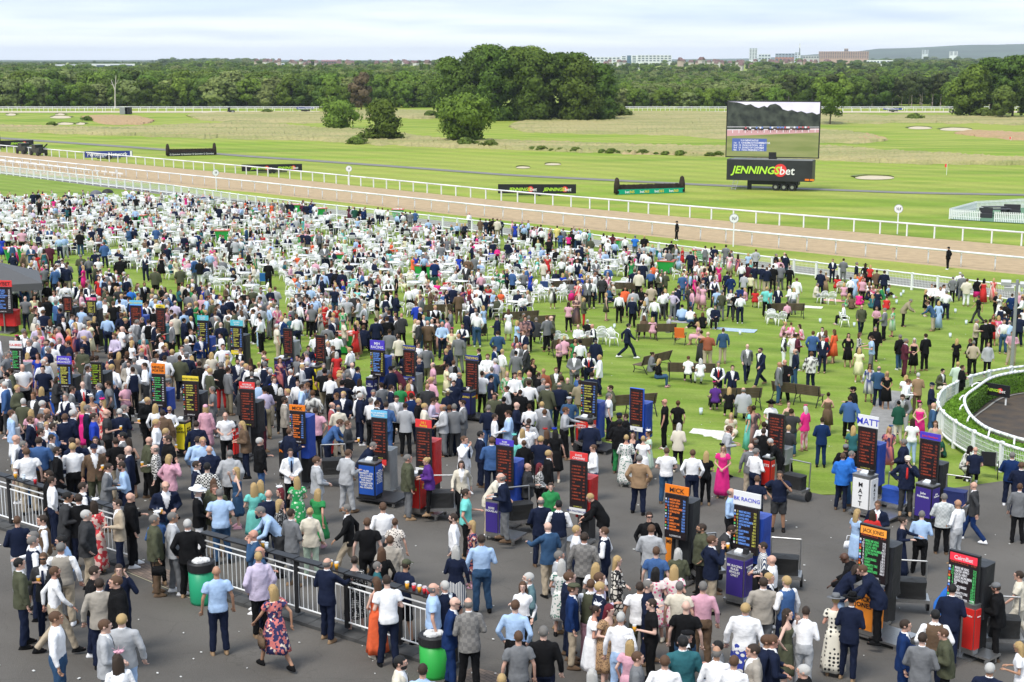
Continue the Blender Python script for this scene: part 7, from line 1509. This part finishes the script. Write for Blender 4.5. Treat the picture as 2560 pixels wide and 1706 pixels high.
# further out, on the lawn (the smaller figures; i = built as an individual)
FAR = {}
FAR[(1920, 480)] = '''1660,505,bl,Kbk,bk,sk,Cbk,p2,i;595,615,f,Jnv,nv,sr,i;695,610,b,Jgy,gy,sd,i;815,645,r,Jnv,nv,sg;895,660,b,Dbk,-,lr,Fbk;940,670,b,Brd,-,lo;1000,715,b,Kbr,dg,sd;1070,720,b,Jnv,nv,sd;1765,735,b,Swh,nv,sw;1700,775,b,Jgy,bk,sg;1785,755,b,Jgy,gy,sg;1830,795,b,Kcr,wh,sr;1925,790,b,Kbk,#hp,ud;1985,795,b,Mrd,-,lk;2075,790,b,Mfl,-,lo;1940,945,l,Pbk,dg,sd,p4,i;485,720,b,Knv,nv,sr;530,740,b,Dtn,-,uo,Fcr;440,830,r,Kcr,gy,sg,p8;1535,850,b,Swh,lg,sd;1505,845,f,Swh,bk,sr;1585,870,f,Swh,nv,sr;1615,850,r,Swh,bn,sd;1450,895,r,mbk,-,lo;1275,985,r,Kkh,bk,sg,p7;1500,1012,l,Jdn,bg,sr,p7;1570,1000,b,Mlb,-,lo;860,1030,f,Kol,nv,b,p4,i;705,1020,l,Swh,bk,sg,p8,i;1075,1065,l,Jgy,bk,sg,p1,i;1150,1060,l,Dgf,-,ur,p1,i;1000,1050,f,Bpk,-,lr;985,1235,f,Kbk,bk,sg,i;500,1240,f,Wbr,nv,sd;415,1275,b,Jbl,nv,sr,i;510,1320,f,Jnv,nv,sg,Hgy,p2,i;530,1270,b,Drd,-,lr;610,1260,bl,Dog,-,lr,i;740,1295,f,Dbk,-,ld,i;840,1290,r,Dbd,-,lr,i;960,1320,l,Plb,gy,sd,p10,i;150,1290,r,Wdg,wh,sd,i;245,1300,b,Jwh,wh,sd;275,1300,r,Nmr,gy,sd;255,1440,l,Nnv,dn,b,p2,i;400,1465,b,Kwb,nv,sr,i;840,1430,b,Dyc,-,lo,i;1215,1310,bl,Kbk,dn,sg,i;1265,1345,r,Jmr,mr,sg,i;1345,1340,f,Dbk,-,lw,i;1450,1300,bl,Jbk,bk,sd,i;1735,1345,b,Bbk,bk,lo,p1,i;1890,1365,b,Nbg,bk,sg,i;1860,1345,l,Kbk,bk,sr;1915,1165,r,Jbg,bk,sg,i;2000,1170,b,Jbk,bk,sd;2040,1165,b,Jbk,bk,sd;2070,1130,f,Drd,-,lr,frd;2120,1135,b,Dfp,-,lo;2175,1115,b,Knv,nv,sd;2170,1170,f,Swh,dn,sr;2215,1180,b,Slb,gy,b;2250,1275,f,Spk,bg,sr,i;2025,1380,f,Klg,bk,lr,i;2310,1125,b,Jnv,nv,sd;95,865,f,Jnv,nv,sg;200,855,l,Swh,gy,sg;240,880,b,Bwh,gy,lo;265,790,b,Jwh,bg,sr;200,680,b,Jbk,bk,b;50,670,b,Jbk,bk,sd;15,660,f,Jnv,nv,sr;120,660,b,Jgy,gy,sd;800,760,b,Mlb,-,lo;760,780,b,Bwh,-,ud;870,790,f,Bpk,-,ud;835,930,b,Dhp,-,ud,p9;720,940,r,Dgf,-,lo,p9;770,960,b,Bbr,-,ld,p9;840,740,f,Dog,-,ud;880,750,l,Dfl,-,ld;910,880,r,Dnv,-,ud,p9;960,950,b,Ddt,-,lo,p9;1010,890,b,Dnv,-,uo;1090,970,b,Drd,-,ud,p9;930,830,f,Dwh,-,lo,p9;970,860,f,Dfp,-,lo,p9;1090,860,r,Blb,-,ud,p9;1060,870,l,Jgn,-,sd,p9;640,760,b,Drd,-,ld,p8;700,830,b,Dpk,-,lo,p8;130,1200,r,Dpk,-,uo,p9;215,1220,b,Dfp,-,ur,p9;320,1225,l,Dfp,-,ld,p9;180,1010,b,Bpk,-,ud,p8;20,890,r,Ptq,bk,sd;2335,960,l,Swh,nv,sr;1640,905,b,Swh,nv,sg'''
FAR[(1280, 480)] = '''1515,268,l,Kbk,bk,sk,Cbk,p2,i;1060,1200,r,Jnv,nv,sk,p4,i;370,1130,l,Nol,bk,b,p4,i;720,420,b,Kol,bk,sd;840,380,b,Bwh,bk,ld;870,400,b,Swh,bk,sr;925,385,b,Bmr,bk,ld;1040,410,b,Swh,bk,sr;1130,400,b,Pbb,gy,sg,Cgy;1215,400,b,Kbk,bk,so;610,360,f,Swh,nv,b;550,360,b,Kbk,bk,sd;445,370,b,Bbl,dn,ld;520,385,b,Bhp,bk,lr;415,310,b,Kye,bk,sk;265,300,b,Wnv,bk,sd;235,310,b,Bpk,bk,lr;185,320,b,Bpk,bk,ld;110,300,b,Dmr,-,ld;1465,450,b,Jbk,bk,sd;1420,480,b,Jbk,bk,sd;1510,500,l,Jlg,bk,sd;1640,545,b,Jnv,nv,sr,i;1775,495,b,Wgy,gy,sd;1860,495,b,Jnv,nv,sd;1965,485,b,Jgy,gy,sd;1830,505,b,Bwh,hp,ld;1870,560,l,mwh,-,lr;1910,570,l,Dmt,-,lo;2000,560,b,Dfp,-,ld;2075,570,b,Dfn,-,ld;2240,525,b,Jlg,bk,sr;2170,560,b,Blb,bk,lo;1210,480,b,Jlg,nv,sr;1250,470,b,Bmt,-,lo;1290,480,b,Blb,lg,lo;540,490,l,Jbg,gy,sr;620,495,b,Jnv,nv,sd;770,625,f,Jgy,gy,sr,i;455,610,b,Swh,dg,sr;535,640,b,Swh,bk,sd;600,620,f,Wnv,nv,sr;885,680,b,Jbl,bl,sr;240,440,b,Bmt,-,lo;340,425,b,Pbk,bk,sd;290,630,b,Jcr,bg,sr;1125,710,b,Jnv,nv,sr;1165,725,b,Kcr,bk,b;1205,640,b,Jnv,nv,sd;1275,715,b,Sbl,bk,b;1330,705,r,Swh,bk,b;1405,730,b,Jol,ol,b;1375,710,b,Kol,ol,sg;1565,745,b,Jbl,bl,b;1640,740,r,Slb,nv,sd;1760,650,b,Jcr,cr,sd,i;1710,640,f,Swh,gy,sd;1800,660,b,Jbk,bk,sd;1860,785,b,Slv,gy,sg;1530,855,r,Jnv,nv,sr,i;1655,890,l,Spk,dn,sd,p3;1640,860,b,Jdg,dg,sd;1480,910,b,Slv,gy,b,p11,i;1385,910,b,Swh,dg,sd;1410,890,b,Bwh,-,lo;1310,970,b,Swh,nv,sd;1280,850,b,Jbg,bg,sd;1115,890,b,Jlg,bk,sk;1190,880,f,Kbk,bk,sr,s;1235,930,l,Jlg,nv,sd;1215,1000,b,Mwb,-,lo,i;1040,870,f,Nog,bk,sd;985,925,b,Swh,bk,sd,p3,i;1105,965,b,Jnv,bk,b,p3,i;865,925,r,mol,-,lo,p0,i;550,810,b,Jgy,#hp,ld,Fbk;605,820,b,Mfl,-,so;590,950,f,Mfd,-,ld,s,i;660,970,r,Kol,rd,lo,i;690,800,f,Jgy,dg,sg;735,800,f,Swh,bk,b;375,830,b,Dwb,-,ud;1565,1040,b,Slb,dn,sk,p9;1640,1065,b,Swh,dn,sd,p9;1870,1030,f,Knv,bk,sr,p8,i;1925,905,b,Nol,gy,sg,Cgy,i;1885,885,b,Plb,dn,sd,i;2010,895,f,Kwb,nv,sg,i;2055,920,b,Pbk,dg,sd,Cgy,i;2100,935,b,Swh,nv,sd,i;2150,880,l,Bpk,-,lo,p8;2235,885,b,Drd,-,lr,p8;1705,1130,l,Bbk,bk,lr,p9;1750,1120,b,Bbk,bk,lr,p9;1720,1190,l,Dpk,-,lo,p8;1435,1120,r,Jlg,nv,sg,p8,i;1290,1150,b,Dpk,-,lo,p8;1215,1130,b,Bbr,bk,lr,p8;1800,1285,b,Nru,bg,b,p10,i;1740,1270,b,Mdg,-,ud,i;1940,1250,b,Jdn,bg,sr,p3,i;2160,1385,f,Jgy,nv,b,p4,i;2290,1420,fl,Jnv,nv,sd,p4,i;585,1345,b,Bhp,bk,lr,p8,i;480,1320,b,Bpk,bk,so,p8,i;610,1205,f,Swh,bk,b,p8;690,1170,b,Bbk,bk,uw,p8;755,1205,l,Wnv,nv,b,p8;770,1345,b,Knv,nv,sg,Cbk;120,1140,f,Kfd,cr,sk,i;50,1385,f,Jgy,gy,b,i;135,1390,l,Jdg,dg,b,p4,i;1975,730,b,Jnv,nv,sd;2010,760,b,Jbn,bn,sr;2130,745,b,Jlg,bk,sd;2190,750,b,Byc,-,lr;2230,665,b,Jnv,cr,sd;2300,670,b,Jnv,bg,sd;2340,690,b,Jnv,bg,sr;2110,650,b,Swh,nv,sr;2170,655,b,Jmr,nv,sd;2340,870,b,Ptq,bk,so;220,1145,b,Kdg,bk,sg,p8;60,890,f,Knv,nv,sd,p8;100,930,f,Swh,nv,sg,p8;520,1010,b,Bpk,-,ld;1500,880,b,Jnv,nv,sd;1170,740,b,Bcr,-,lr;1300,660,b,Bog,-,ud;940,830,l,Bcr,-,uw,p8;880,860,r,Kdn,nv,sg,p8'''
FAR[(640, 480)] = '''175,870,b,Jlg,bk,sr;190,1035,f,Mfp,-,lw,s,i;30,1110,f,Bwh,lb,ld;320,1050,bl,Jgy,gy,sd,i;600,935,f,Wbr,br,sd,p6,i;835,965,b,Plg,gy!,b,i;720,870,b,Pnv,dn,sr;450,890,b,Swb,gy,b,i;400,890,b,Jdg,wh,so;500,860,b,Slb,bg,b;575,715,b,Wnv,nv,sr;620,730,b,Slb,nv,b;690,710,b,Knv,nv,sd;740,715,b,Kbk,bk,sd;790,720,b,Knv,nv,sd;940,980,l,Jlg,nv,sd,i;905,930,b,Jdg,nv,b;1055,845,l,Wnv,nv,sg,i;1110,935,r,Pbk,bg,sd,p1,i;1190,950,b,Wnv,bg,b,i;1240,910,l,Wnv,nv,sd;1215,805,f,Wbk,bk,sg;1405,870,b,Swh,bk,sr,p3,i;1465,850,b,Swh,bk,sr;1475,1015,b,Jrb,nv,sr,p12,i;1860,915,b,Jbr,br,sg,p1,i;1985,895,f,Jmr,lg,b,p0,c,i;2095,895,f,Jnv,nv,sd,p4,i;1945,600,b,Jbr,br,sr;2005,580,b,Jgy,gy,sr;810,1165,l,Pcr,gy!,sr,Cgy,p4,i;1100,1155,b,Jnv,nv,sd;1220,1090,b,Jnv,nv,sr;1275,1095,f,Jnv,nv,sd;1335,1115,b,Jdg,bk,b;1710,1190,f,Slb,nv,b,i;1490,1175,l,Jdg,dg,b;1575,1180,b,Jbr,br,b;1615,1165,f,Jdg,dg,b;1225,1260,b,Ngy,gy,sd;1310,1310,b,Jcr,bk,sd;1860,1300,b,Jgy,gy,b;2215,1135,l,Knv,nv,sg,Cbk,i;2220,1275,b,Jdn,nv,sd;640,1300,f,Wgy,nv,sd;650,1215,b,Jgy,gy,sd;740,1295,b,Swh,nv,sd,i;190,1210,r,Pcr,bg,sw;350,1325,b,Slv,gy,sw;475,1405,f,Knv,nv,sd,p12;545,1295,b,Swh,gy,sr;985,1215,b,Knv,nv,sr,p8;900,1185,r,Dog,-,lr,p8;330,970,f,Bpt,bk,lo;1700,480,b,Jgy,gy,sd;1640,625,b,Jbn,nv,sd;640,490,f,Jgy,nv,sd;110,635,b,Jbk,bk,sg;2175,450,b,Jnv,nv,sr;2215,500,f,Bhp,bk,ld;2310,450,b,Jnv,gy,sd;2060,245,b,Kbr,bg,sk;2110,250,b,Pnv,dn,sd;2145,250,b,Pbk,bk,sd;2175,240,b,Kbk,bk,sd;2215,245,b,Kcr,bg,sr;2245,245,b,Jnv,nv,b;1580,255,b,Slb,nv,sr,i;1340,185,b,Jnv,nv,sr;1375,180,b,Jdg,dg,sk;1415,180,b,Jgy,gy,sr;1460,170,b,Jbl,nv,sr;1120,140,b,Swh,nv,sr;1160,145,b,Swh,nv,sr;1210,160,l,Swh,nv,sd;855,130,b,Dmr,-,ld;905,140,b,Kgd,bg,sd;955,150,b,Kbk,bk,ld;930,240,b,Blb,bk,lo;1040,230,b,mbk,-,lr;425,100,b,Jmr,mr,sd;460,105,b,Jnv,nv,sd;500,100,b,Jbn,bn,sr;540,110,b,Swh,gy,sr;655,185,b,Swh,nv,sd;150,75,b,Jgy,gy,sr,i;815,440,b,Mmt,-,lo;625,490,f,Jgy,nv,sd;2025,930,b,Swh,nv,b;2065,745,b,Spk,nv,sr;2275,845,b,Bwh,-,lw,p8;2185,905,f,Blb,-,lo,p8;2250,900,f,Bog,-,lo,p8;1845,285,b,Blb,-,lo;1890,290,b,Bgy,bk,lo;1920,285,b,Bnv,-,lo;1860,580,b,Drb,-,ld;1985,480,l,Jnv,nv,sr'''
FAR[(0, 480)] = '''1325,830,f,Jbk,bk,sr,t,i;1565,895,f,Jnv,bg,sr,s,i;1670,830,b,Jcr,dg,sr,i;1840,825,b,Jnv,nv,sr;1980,1060,b,Jnv,bg,sr,i;1705,1045,f,Knv,gy,sr,s,i;1590,1080,l,Jnv,nv,sd;1605,1115,b,Jcr,bk,sr,i;1045,1010,b,Pbk,bk,sr,p12,i;985,910,b,Pol,bg,sr,i;1085,870,b,Pdg,pk!,b,i;1150,910,b,Pbk,bk,sd;1195,875,b,Sbb,nv,sr;640,1120,r,Slb,nv,sd,p12,i;770,1215,b,Slv,nv,sw,i;820,1085,b,Kgy,br,sd,Cgy,i;1085,1230,b,Ddt,-,uk,i;240,870,l,Sdn,nv,so,p11,i;355,840,r,Swb,nv,b,p12,i;430,830,br,Jbk,bk,sr,i;1145,1100,f,Bgd,-,lo;955,460,b,Kbl,nv,sr,i;730,360,b,Kbk,dn,sk,i;395,640,b,Dhp,-,ur,fhp,i;1830,620,b,Kbk,wh,sk;1970,550,f,Dpk,-,lo;2060,560,r,Dyc,-,ld;1925,550,b,Slb,gy,b;1330,575,f,Wnv,nv,b,i;1100,600,b,Kbk,bk,sd;870,535,b,Jnv,nv,b;810,595,b,Sgy,nv,sg;900,600,f,Pwh,bk,sg;740,575,b,Kol,nv,sg;600,650,b,Slb,nv,sg;500,690,b,Jbl,nv,sr;620,640,b,Jgy,gy,sd;1000,700,b,Wnv,nv,b;920,710,r,Pwh,bk,sd;540,590,b,Jnv,nv,sr;450,480,b,Kmr,mr,b;280,490,f,Jdn,dn,sd;400,520,b,Ddt,-,ld;330,560,b,Drd,-,ld;205,560,r,Kbr,nv,b;115,560,b,Jnv,nv,sr;15,410,b,Drb,-,ld;65,340,b,Pwh,bk,sd;200,345,b,Ppk,bk,sr;110,470,b,Wdn,bk,sd;490,60,b,Dhp,-,ld;570,50,b,Dbk,-,lo;915,300,b,Pnv,nv,sr;840,330,b,Pnv,bk,b;1240,150,b,Slb,bk,sd;1430,320,b,Jbl,bg,sr;1690,390,b,Jnv,bn,sd;1770,380,b,Swh,gy,sd;1800,370,b,Jbn,bn,sd;1500,440,b,Wdg,bk,sr;2010,130,b,Jnv,nv,sr;2260,320,l,Jdn,nv,sr;2110,430,b,Jdg,dg,sg;2160,430,b,Jlg,gy,sg;1420,700,b,Kol,bk!,sr;1650,690,b,Kol,bk,sg;1480,570,b,Dbk,-,ld;2340,560,r,Dgn,-,ld;1180,330,l,Kdn,dn,sr;1220,330,b,Jnv,nv,sd;345,220,b,Drb,-,ud,p8;300,0,b,Jnv,nv,sr;345,0,b,Jbk,bk,sd;1190,0,f,Slb,nv,sr;1250,40,b,Pbk,ol,sr'''
# ============================================================ put the people in
SPECS = []; idx = 0
for src in (TILES, FAR):
    for (ox, oy), txt in src.items():
        for e in txt.split(';'):
            idx += 1; s = parse(e, ox, oy, 3.672, idx); s.P0 = place(s); s.k = ppm(s.P0); s.vis = s.py < 1690; SPECS.append(s)
SPECS.sort(key=lambda s: -s.k-(1000 if (s.ind and s.pose == 4) or s.hat == ('C', 'bk') and s.pose == 2 else 0))
NIND = 300
for s in SPECS[:NIND]: build_person(s, s.P0)
# labels: what they wear, then where they stand
used = {}
def nearword(s):
    best = sorted(LANDMARKS, key=lambda l: (l[0]-s.P.x)**2+(l[1]-s.P.y)**2)[0]; return best
REGION = lambda s: ('at the far left' if s.px < 330 else 'left of centre' if s.px < 900 else 'near the centre' if s.px < 1500 else 'right of centre' if s.px < 2050 else 'at the far right')
DEPTH = lambda s: 'in the foreground' if s.py > 1330 else 'on the tarmac' if s.py > 1080 else 'by the lawn edge' if s.py > 900 else 'on the lawn'
FW = {'f': 'facing us', 'fr': 'facing us', 'fl': 'facing us', 'b': 'seen from behind', 'br': 'seen from behind', 'bl': 'seen from behind', 'l': 'facing left', 'r': 'facing right'}
lab = {}
for s in PEOPLE:
    head, cl, act = people_label(s, s.P); s.base = '%s in %s' % (head, cl) if not s.hat else '%s, %s' % (head, cl)
    lab.setdefault((s.base), []).append(s)
for b_, L_ in lab.items():
    if len(L_) == 1: L_[0].lab = '%s, %s' % (b_, people_label(L_[0], None)[2] or FW[L_[0].face]); continue
    sub = {}
    for s in L_: sub.setdefault((FW[s.face], DEPTH(s), REGION(s)), []).append(s)
    for k_, M in sub.items():
        M.sort(key=lambda s: s.px)
        for i, s in enumerate(M):
            t = '%s, %s' % (b_, k_[1]+' '+k_[2])
            if len([1 for q in sub if q[1:] == k_[1:]]) > 1: t = '%s, %s, %s' % (b_, k_[0], k_[1].replace('in the ', '').replace('on the ', '').replace('by the ', '')+' '+k_[2].replace('at the ', '').replace('near the ', '').replace(' of centre', ' centre'))
            if len(M) == 2: t = ('left' if i == 0 else 'right')+' one: '+t
            elif len(M) > 2: t = (['leftmost', 'second', 'third', 'fourth', 'fifth', 'sixth', 'seventh'][i])+' from left: '+t if i else 'leftmost: '+t
            s.lab = t
for s in PEOPLE:
    w = s.lab.split()
    s.o['label'] = ' '.join(w[:16])
    if s.cupat is not None:
        c = link('pint_cup', cup_mesh('beer'), None, s.cupat); tag(c, ' '.join(('pint held by %s' % s.lab.replace(': ', ' ').replace(' and ', ', ').replace('-', ' ')).split()[:15]), 'cup')
    if s.bag:
        q = s.o.matrix_basis@Vector((.31, -.02, .55)); c = link('handbag', misc_mesh('handbag'), None, q, s.o.rotation_euler.z+1.3); c.material_slots[0].link = 'OBJECT'; c.material_slots[0].material = cloth(s.bag)
        tag(c, ' '.join(('%s handbag of the %s' % (CC[s.bag][3], s.lab)).split()[:16]), 'handbag')
# everybody else: one crowd mesh
ARR = {}
def arr(me, ratio):
    k = (me.name_full, ratio)
    if k not in ARR:
        q = modmesh(me, [('DECIMATE', dict(ratio=ratio)), ('TRIANGULATE', {})], 'q') if ratio < 1 and len(me.polygons) > 60 else modmesh(me, [('TRIANGULATE', {})], 'q')
        n = len(q.vertices); V = np.empty(n*3); q.vertices.foreach_get('co', V); m = len(q.polygons); Fa = np.empty(m*3, int); q.loops.foreach_get('vertex_index', Fa)
        ARR[k] = (V.reshape(-1, 3), Fa.reshape(-1, 3)); bpy.data.meshes.remove(q)
    return ARR[k]
def colour(m, rg_):
    c = np.array(m.diffuse_color[:3]) if m else np.array([.3, .15, .12]); return c
def rotz(V, a): c, s_ = math.cos(a), math.sin(a); return np.stack([V[:, 0]*c-V[:, 1]*s_, V[:, 0]*s_+V[:, 1]*c, V[:, 2]], 1)
CV = []; CF = []; CK = []; CN = 0
PTC = {c_: (np.array(v_[0]), np.array(v_[1])) for c_, v_ in PT.items()}
def bake(s, P, rz, ratio, drop=()):
    global CN
    hm = np.array(headmat(s.pose)); A = rz
    for n_, me, m, hd in parts_of(s):
        if n_ in drop: continue
        V, Fa = arr(me, ratio if n_ not in ('hair',) else min(1, ratio*1.6))
        if hd: V = V@hm[:3, :3].T+hm[:3, 3]
        V = V*np.array([s.h*s.w*(-1 if s.mir else 1), s.h*s.w, s.h]); 
        if s.mir: Fa = Fa[:, ::-1]
        V = rotz(V, A)+np.array(P)
        c = colour(m, s.rg); C = np.tile(c, (len(V), 1))
        if m and m.name.startswith('cloth_') and m.name[6:] in PTC:
            a, b = PTC[m.name[6:]]; k_ = RNG.rand(len(V)) < .45; C[k_] = b; C[~k_] = a
        CV.append(V); CF.append(Fa+CN); CK.append(C); CN += len(V)
for s in SPECS[NIND:]:
    ang = toview(s.P0)+R(FACE[s.face]+s.yaw); bake(s, s.P0, ang, .12 if s.k > 50 else .07, ('face', 'belt'))
# random fill further off
TOPS = ['Jnv']*6+['Jbl', 'Jbn', 'Jgy', 'Jgy', 'Jlg', 'Jdg', 'Jbk', 'Jbk', 'Jst', 'Jol', 'Jbr']+['Swh']*9+['Slb']*3+['Slv', 'Spk']+['Pwh', 'Pnv', 'Pbk', 'Pgy', 'Knv', 'Kbk', 'Kol', 'Ngy', 'Nnv', 'Wnv', 'Wnv', 'Wgy', 'Wbk']
WTOP = ['Dfl', 'Dwh', 'Dbk', 'Dhp', 'Dpk', 'Drd', 'Dgf', 'Dfp', 'Dnv', 'Dwb', 'Dog', 'Dyc', 'Dlb', 'Mfd', 'Mgn', 'Bwh', 'Bbk', 'Bcr', 'Bpk', 'Bdt', 'Dfn', 'Bwh', 'Kcr', 'Drb', 'Dtq']
BOTS = ['nv']*5+['bk']*5+['gy', 'dg', 'bg', 'bg', 'lg', 'dn', 'kh']
HA = ['sd', 'sd', 'sd', 'sr', 'sr', 'sg', 'sg', 'so', 'b', 'sk', 'sw']; HW = ['ld', 'ld', 'lo', 'lo', 'lo', 'lr', 'ud', 'uo', 'lk', 'lw']
def rnd(pose, i, women=.35, female=None):
    rg_ = random.Random(i*31+3); fem = rg_.random() < women
    e = '0,0,b,%s,%s,%s' % ((rg_.choice(WTOP), '-', rg_.choice(HW)) if fem else (rg_.choice(TOPS), rg_.choice(BOTS), rg_.choice(HA)))
    if fem and rg_.random() < .3: e += ',f'+rg_.choice(['hp', 'rd', 'wh', 'nv', 'bk', 'og'])
    s = parse(e, 0, 0, 1, i); s.pose = pose if pose is not None else rg_.choice([0, 1, 2, 3, 13, 0, 1]); s.slv = 1; return s
i = 0
for x, y, a in SEATS:
    i += 1; px, py = topx(x, y, gz(x, y)); bake(rnd(8, i, .5), (x, y, gz(x, y)+.0), a, .035 if ppm(Vector((x, y, 0))) < 34 else .05, ('face', 'belt', 'shoes', 'beard', 'tie'))
def fill(poly_, n, w=.3, seed=0, near=None):
    global i
    rg_ = random.Random(seed); xs = [p[0] for p in poly_]; ys = [p[1] for p in poly_]; done = 0; t = 0; cen_ = []
    while done < n and t < n*60:
        t += 1
        if cen_ and rg_.random() < .72: bx, by, a0 = rg_.choice(cen_); a = rg_.uniform(0, 6.28); X = bx+math.cos(a)*.75; Y = by+math.sin(a)*.75; px, py = topx(X, Y, gz(X, Y)); face = a+PI/2-PI
        else:
            px = rg_.uniform(min(xs), max(xs)); py = rg_.uniform(min(ys), max(ys)); 
            if not inpoly(px, py, poly_): continue
            P = at(px, py); X, Y = P.x, P.y; cen_.append((X, Y, 0)); a = rg_.uniform(0, 6.28); face = a
            if rg_.random() < .85: continue
        if not inpoly(px, py, poly_) or not free(X, Y): continue
        GRID.setdefault((int(X/1.2), int(Y/1.2)), []).append((X, Y)); i += 1; done += 1
        k = ppm(Vector((X, Y, gz(X, Y)))); bake(rnd(None, i, w), (X, Y, gz(X, Y)), a-PI/2+rg_.uniform(-.4, .4), .035 if k < 30 else .05 if k < 48 else .09, ('face', 'belt') if k > 45 else ('face', 'belt', 'beard', 'tie'))
GRID = {}
def free(x, y, r=.5):
    cx_, cy_ = int(x/1.2), int(y/1.2)
    for a in (-1, 0, 1):
        for b in (-1, 0, 1):
            for (p, q) in GRID.get((cx_+a, cy_+b), ()):
                if (p-x)**2+(q-y)**2 < r*r: return False
    return True
for s in SPECS: GRID.setdefault((int(s.P0.x/1.2), int(s.P0.y/1.2)), []).append((s.P0.x, s.P0.y))
for l in LANDMARKS: GRID.setdefault((int(l[0]/1.2), int(l[1]/1.2)), []).append((l[0], l[1]))
fill(AREA, 95, .3, 1)
fill([(-40, 700), (200, 720), (420, 760), (660, 800), (860, 830), (900, 900), (640, 900), (300, 905), (-40, 890)], 230, .25, 2)
fill([(-40, 890), (300, 905), (660, 900), (900, 950), (1250, 960), (1420, 1000), (1440, 1110), (1100, 1120), (900, 1130), (500, 1100), (-40, 1150)], 140, .25, 3)
fill([(880, 800), (1200, 830), (1500, 900), (1490, 950), (1200, 930), (900, 890)], 35, .3, 4)
fill([(1380, 690), (1700, 640), (1960, 690), (1990, 760), (1700, 790), (1480, 770)], 55, .4, 5)
fill([(640, 530), (1180, 580), (1600, 640), (1650, 665), (1200, 610), (640, 545)], 30, .35, 6)
fill([(2480, 790), (2600, 790), (2600, 870), (2500, 860)], 10, .4, 7)
V = np.concatenate(CV); Fa = np.concatenate(CF); K = np.concatenate(CK)
me = bpy.data.meshes.new('crowd'); me.vertices.add(len(V)); me.vertices.foreach_set('co', V.ravel()); me.loops.add(len(Fa)*3); me.loops.foreach_set('vertex_index', Fa.ravel()); me.polygons.add(len(Fa)); me.polygons.foreach_set('loop_start', np.arange(0, len(Fa)*3, 3)); me.polygons.foreach_set('loop_total', np.full(len(Fa), 3))
me.update(calc_edges=True); me.validate(); me.polygons.foreach_set('use_smooth', [True]*len(me.polygons))
at_ = me.color_attributes.new('cloth_colour', 'FLOAT_COLOR', 'POINT'); at_.data.foreach_set('color', np.concatenate([K, np.ones((len(K), 1))], 1).ravel())
m = mat('crowd_cloth', (.3, .3, .3), .9, spec=.1); t = m.node_tree; a = t.nodes.new('ShaderNodeVertexColor'); a.layer_name = 'cloth_colour'; t.links.new(a.outputs[0], t.nodes['Principled BSDF'].inputs['Base Color'])
tag(link('crowd', me, mats=m), 'packed mass of racegoers sitting and standing across the lawn', 'crowd', kind='stuff')
print('CROWD tris', len(Fa), 'people', len(SPECS)-NIND+i, 'chairs', len(CHAIRS), 'tables', len(TABLES), 'seats', len(SEATS))
# woodland labels: place each tree by what stands near it
def segw(px, row):
    L_ = [(-999, 'at the left edge'), (140, 'above the left bunkers'), (250, 'by the bleached dead tree'), (380, 'right of the dead tree'), (560, 'above the small mower'), (690, 'by the small blue board'), (880, 'around the bronze tree'), (980, 'beside the big clump'), (1440, 'right of the big clump'), (1640, 'left of the big screen'), (1800, 'above the big screen'), (1960, 'right of the big screen'), (2080, 'behind the slender young tree'), (2250, 'above the right bunkers'), (2400, 'behind the right hand group'), (2530, 'at the right edge')]
    return [b for a, b in L_ if px >= a][-1]
G_ = {}
for o in list(COL.objects):
    if o.get('group') and ' trees, ' in o['group'] and ', row ' in o['group']:
        px, _ = topx(o.location.x, o.location.y, 0); fr_ = 'front row' if o['group'].endswith('1') else 'second row'; G_.setdefault((o['label'].split(' in the ')[0], fr_, segw(px, 0)), []).append((px, o)); o['group'] = 'trees of the woodland, '+fr_
for (a, b, c), M in G_.items():
    M.sort(key=lambda q: q[0])
    for i_, (_, o) in enumerate(M): o['label'] = ('' if len(M) == 1 else ('left ', 'right ')[i_] if len(M) == 2 else ('leftmost ', 'second ', 'third ', 'fourth ', 'fifth ')[i_])+a+', '+b+', '+c
# thin air between here and the horizon
air = MB(); air.box((0, 0, 68), (29000, 29000, 140)); ao = link('haze', air.mesh('haze')); tag(ao, 'thin pale haze over the whole racecourse', 'haze', kind='stuff')
am = bpy.data.materials.new('haze_air'); am.use_nodes = True; t = am.node_tree; t.nodes.remove(t.nodes['Principled BSDF']); pv = t.nodes.new('ShaderNodeVolumePrincipled'); pv.inputs['Color'].default_value = (.80, .88, 1, 1); pv.inputs['Density'].default_value = .00008; pv.inputs['Anisotropy'].default_value = .1
t.links.new(pv.outputs[0], t.nodes['Material Output'].inputs['Volume']); ao.data.materials.append(am)

bpy.data.scenes.remove(BENCH)
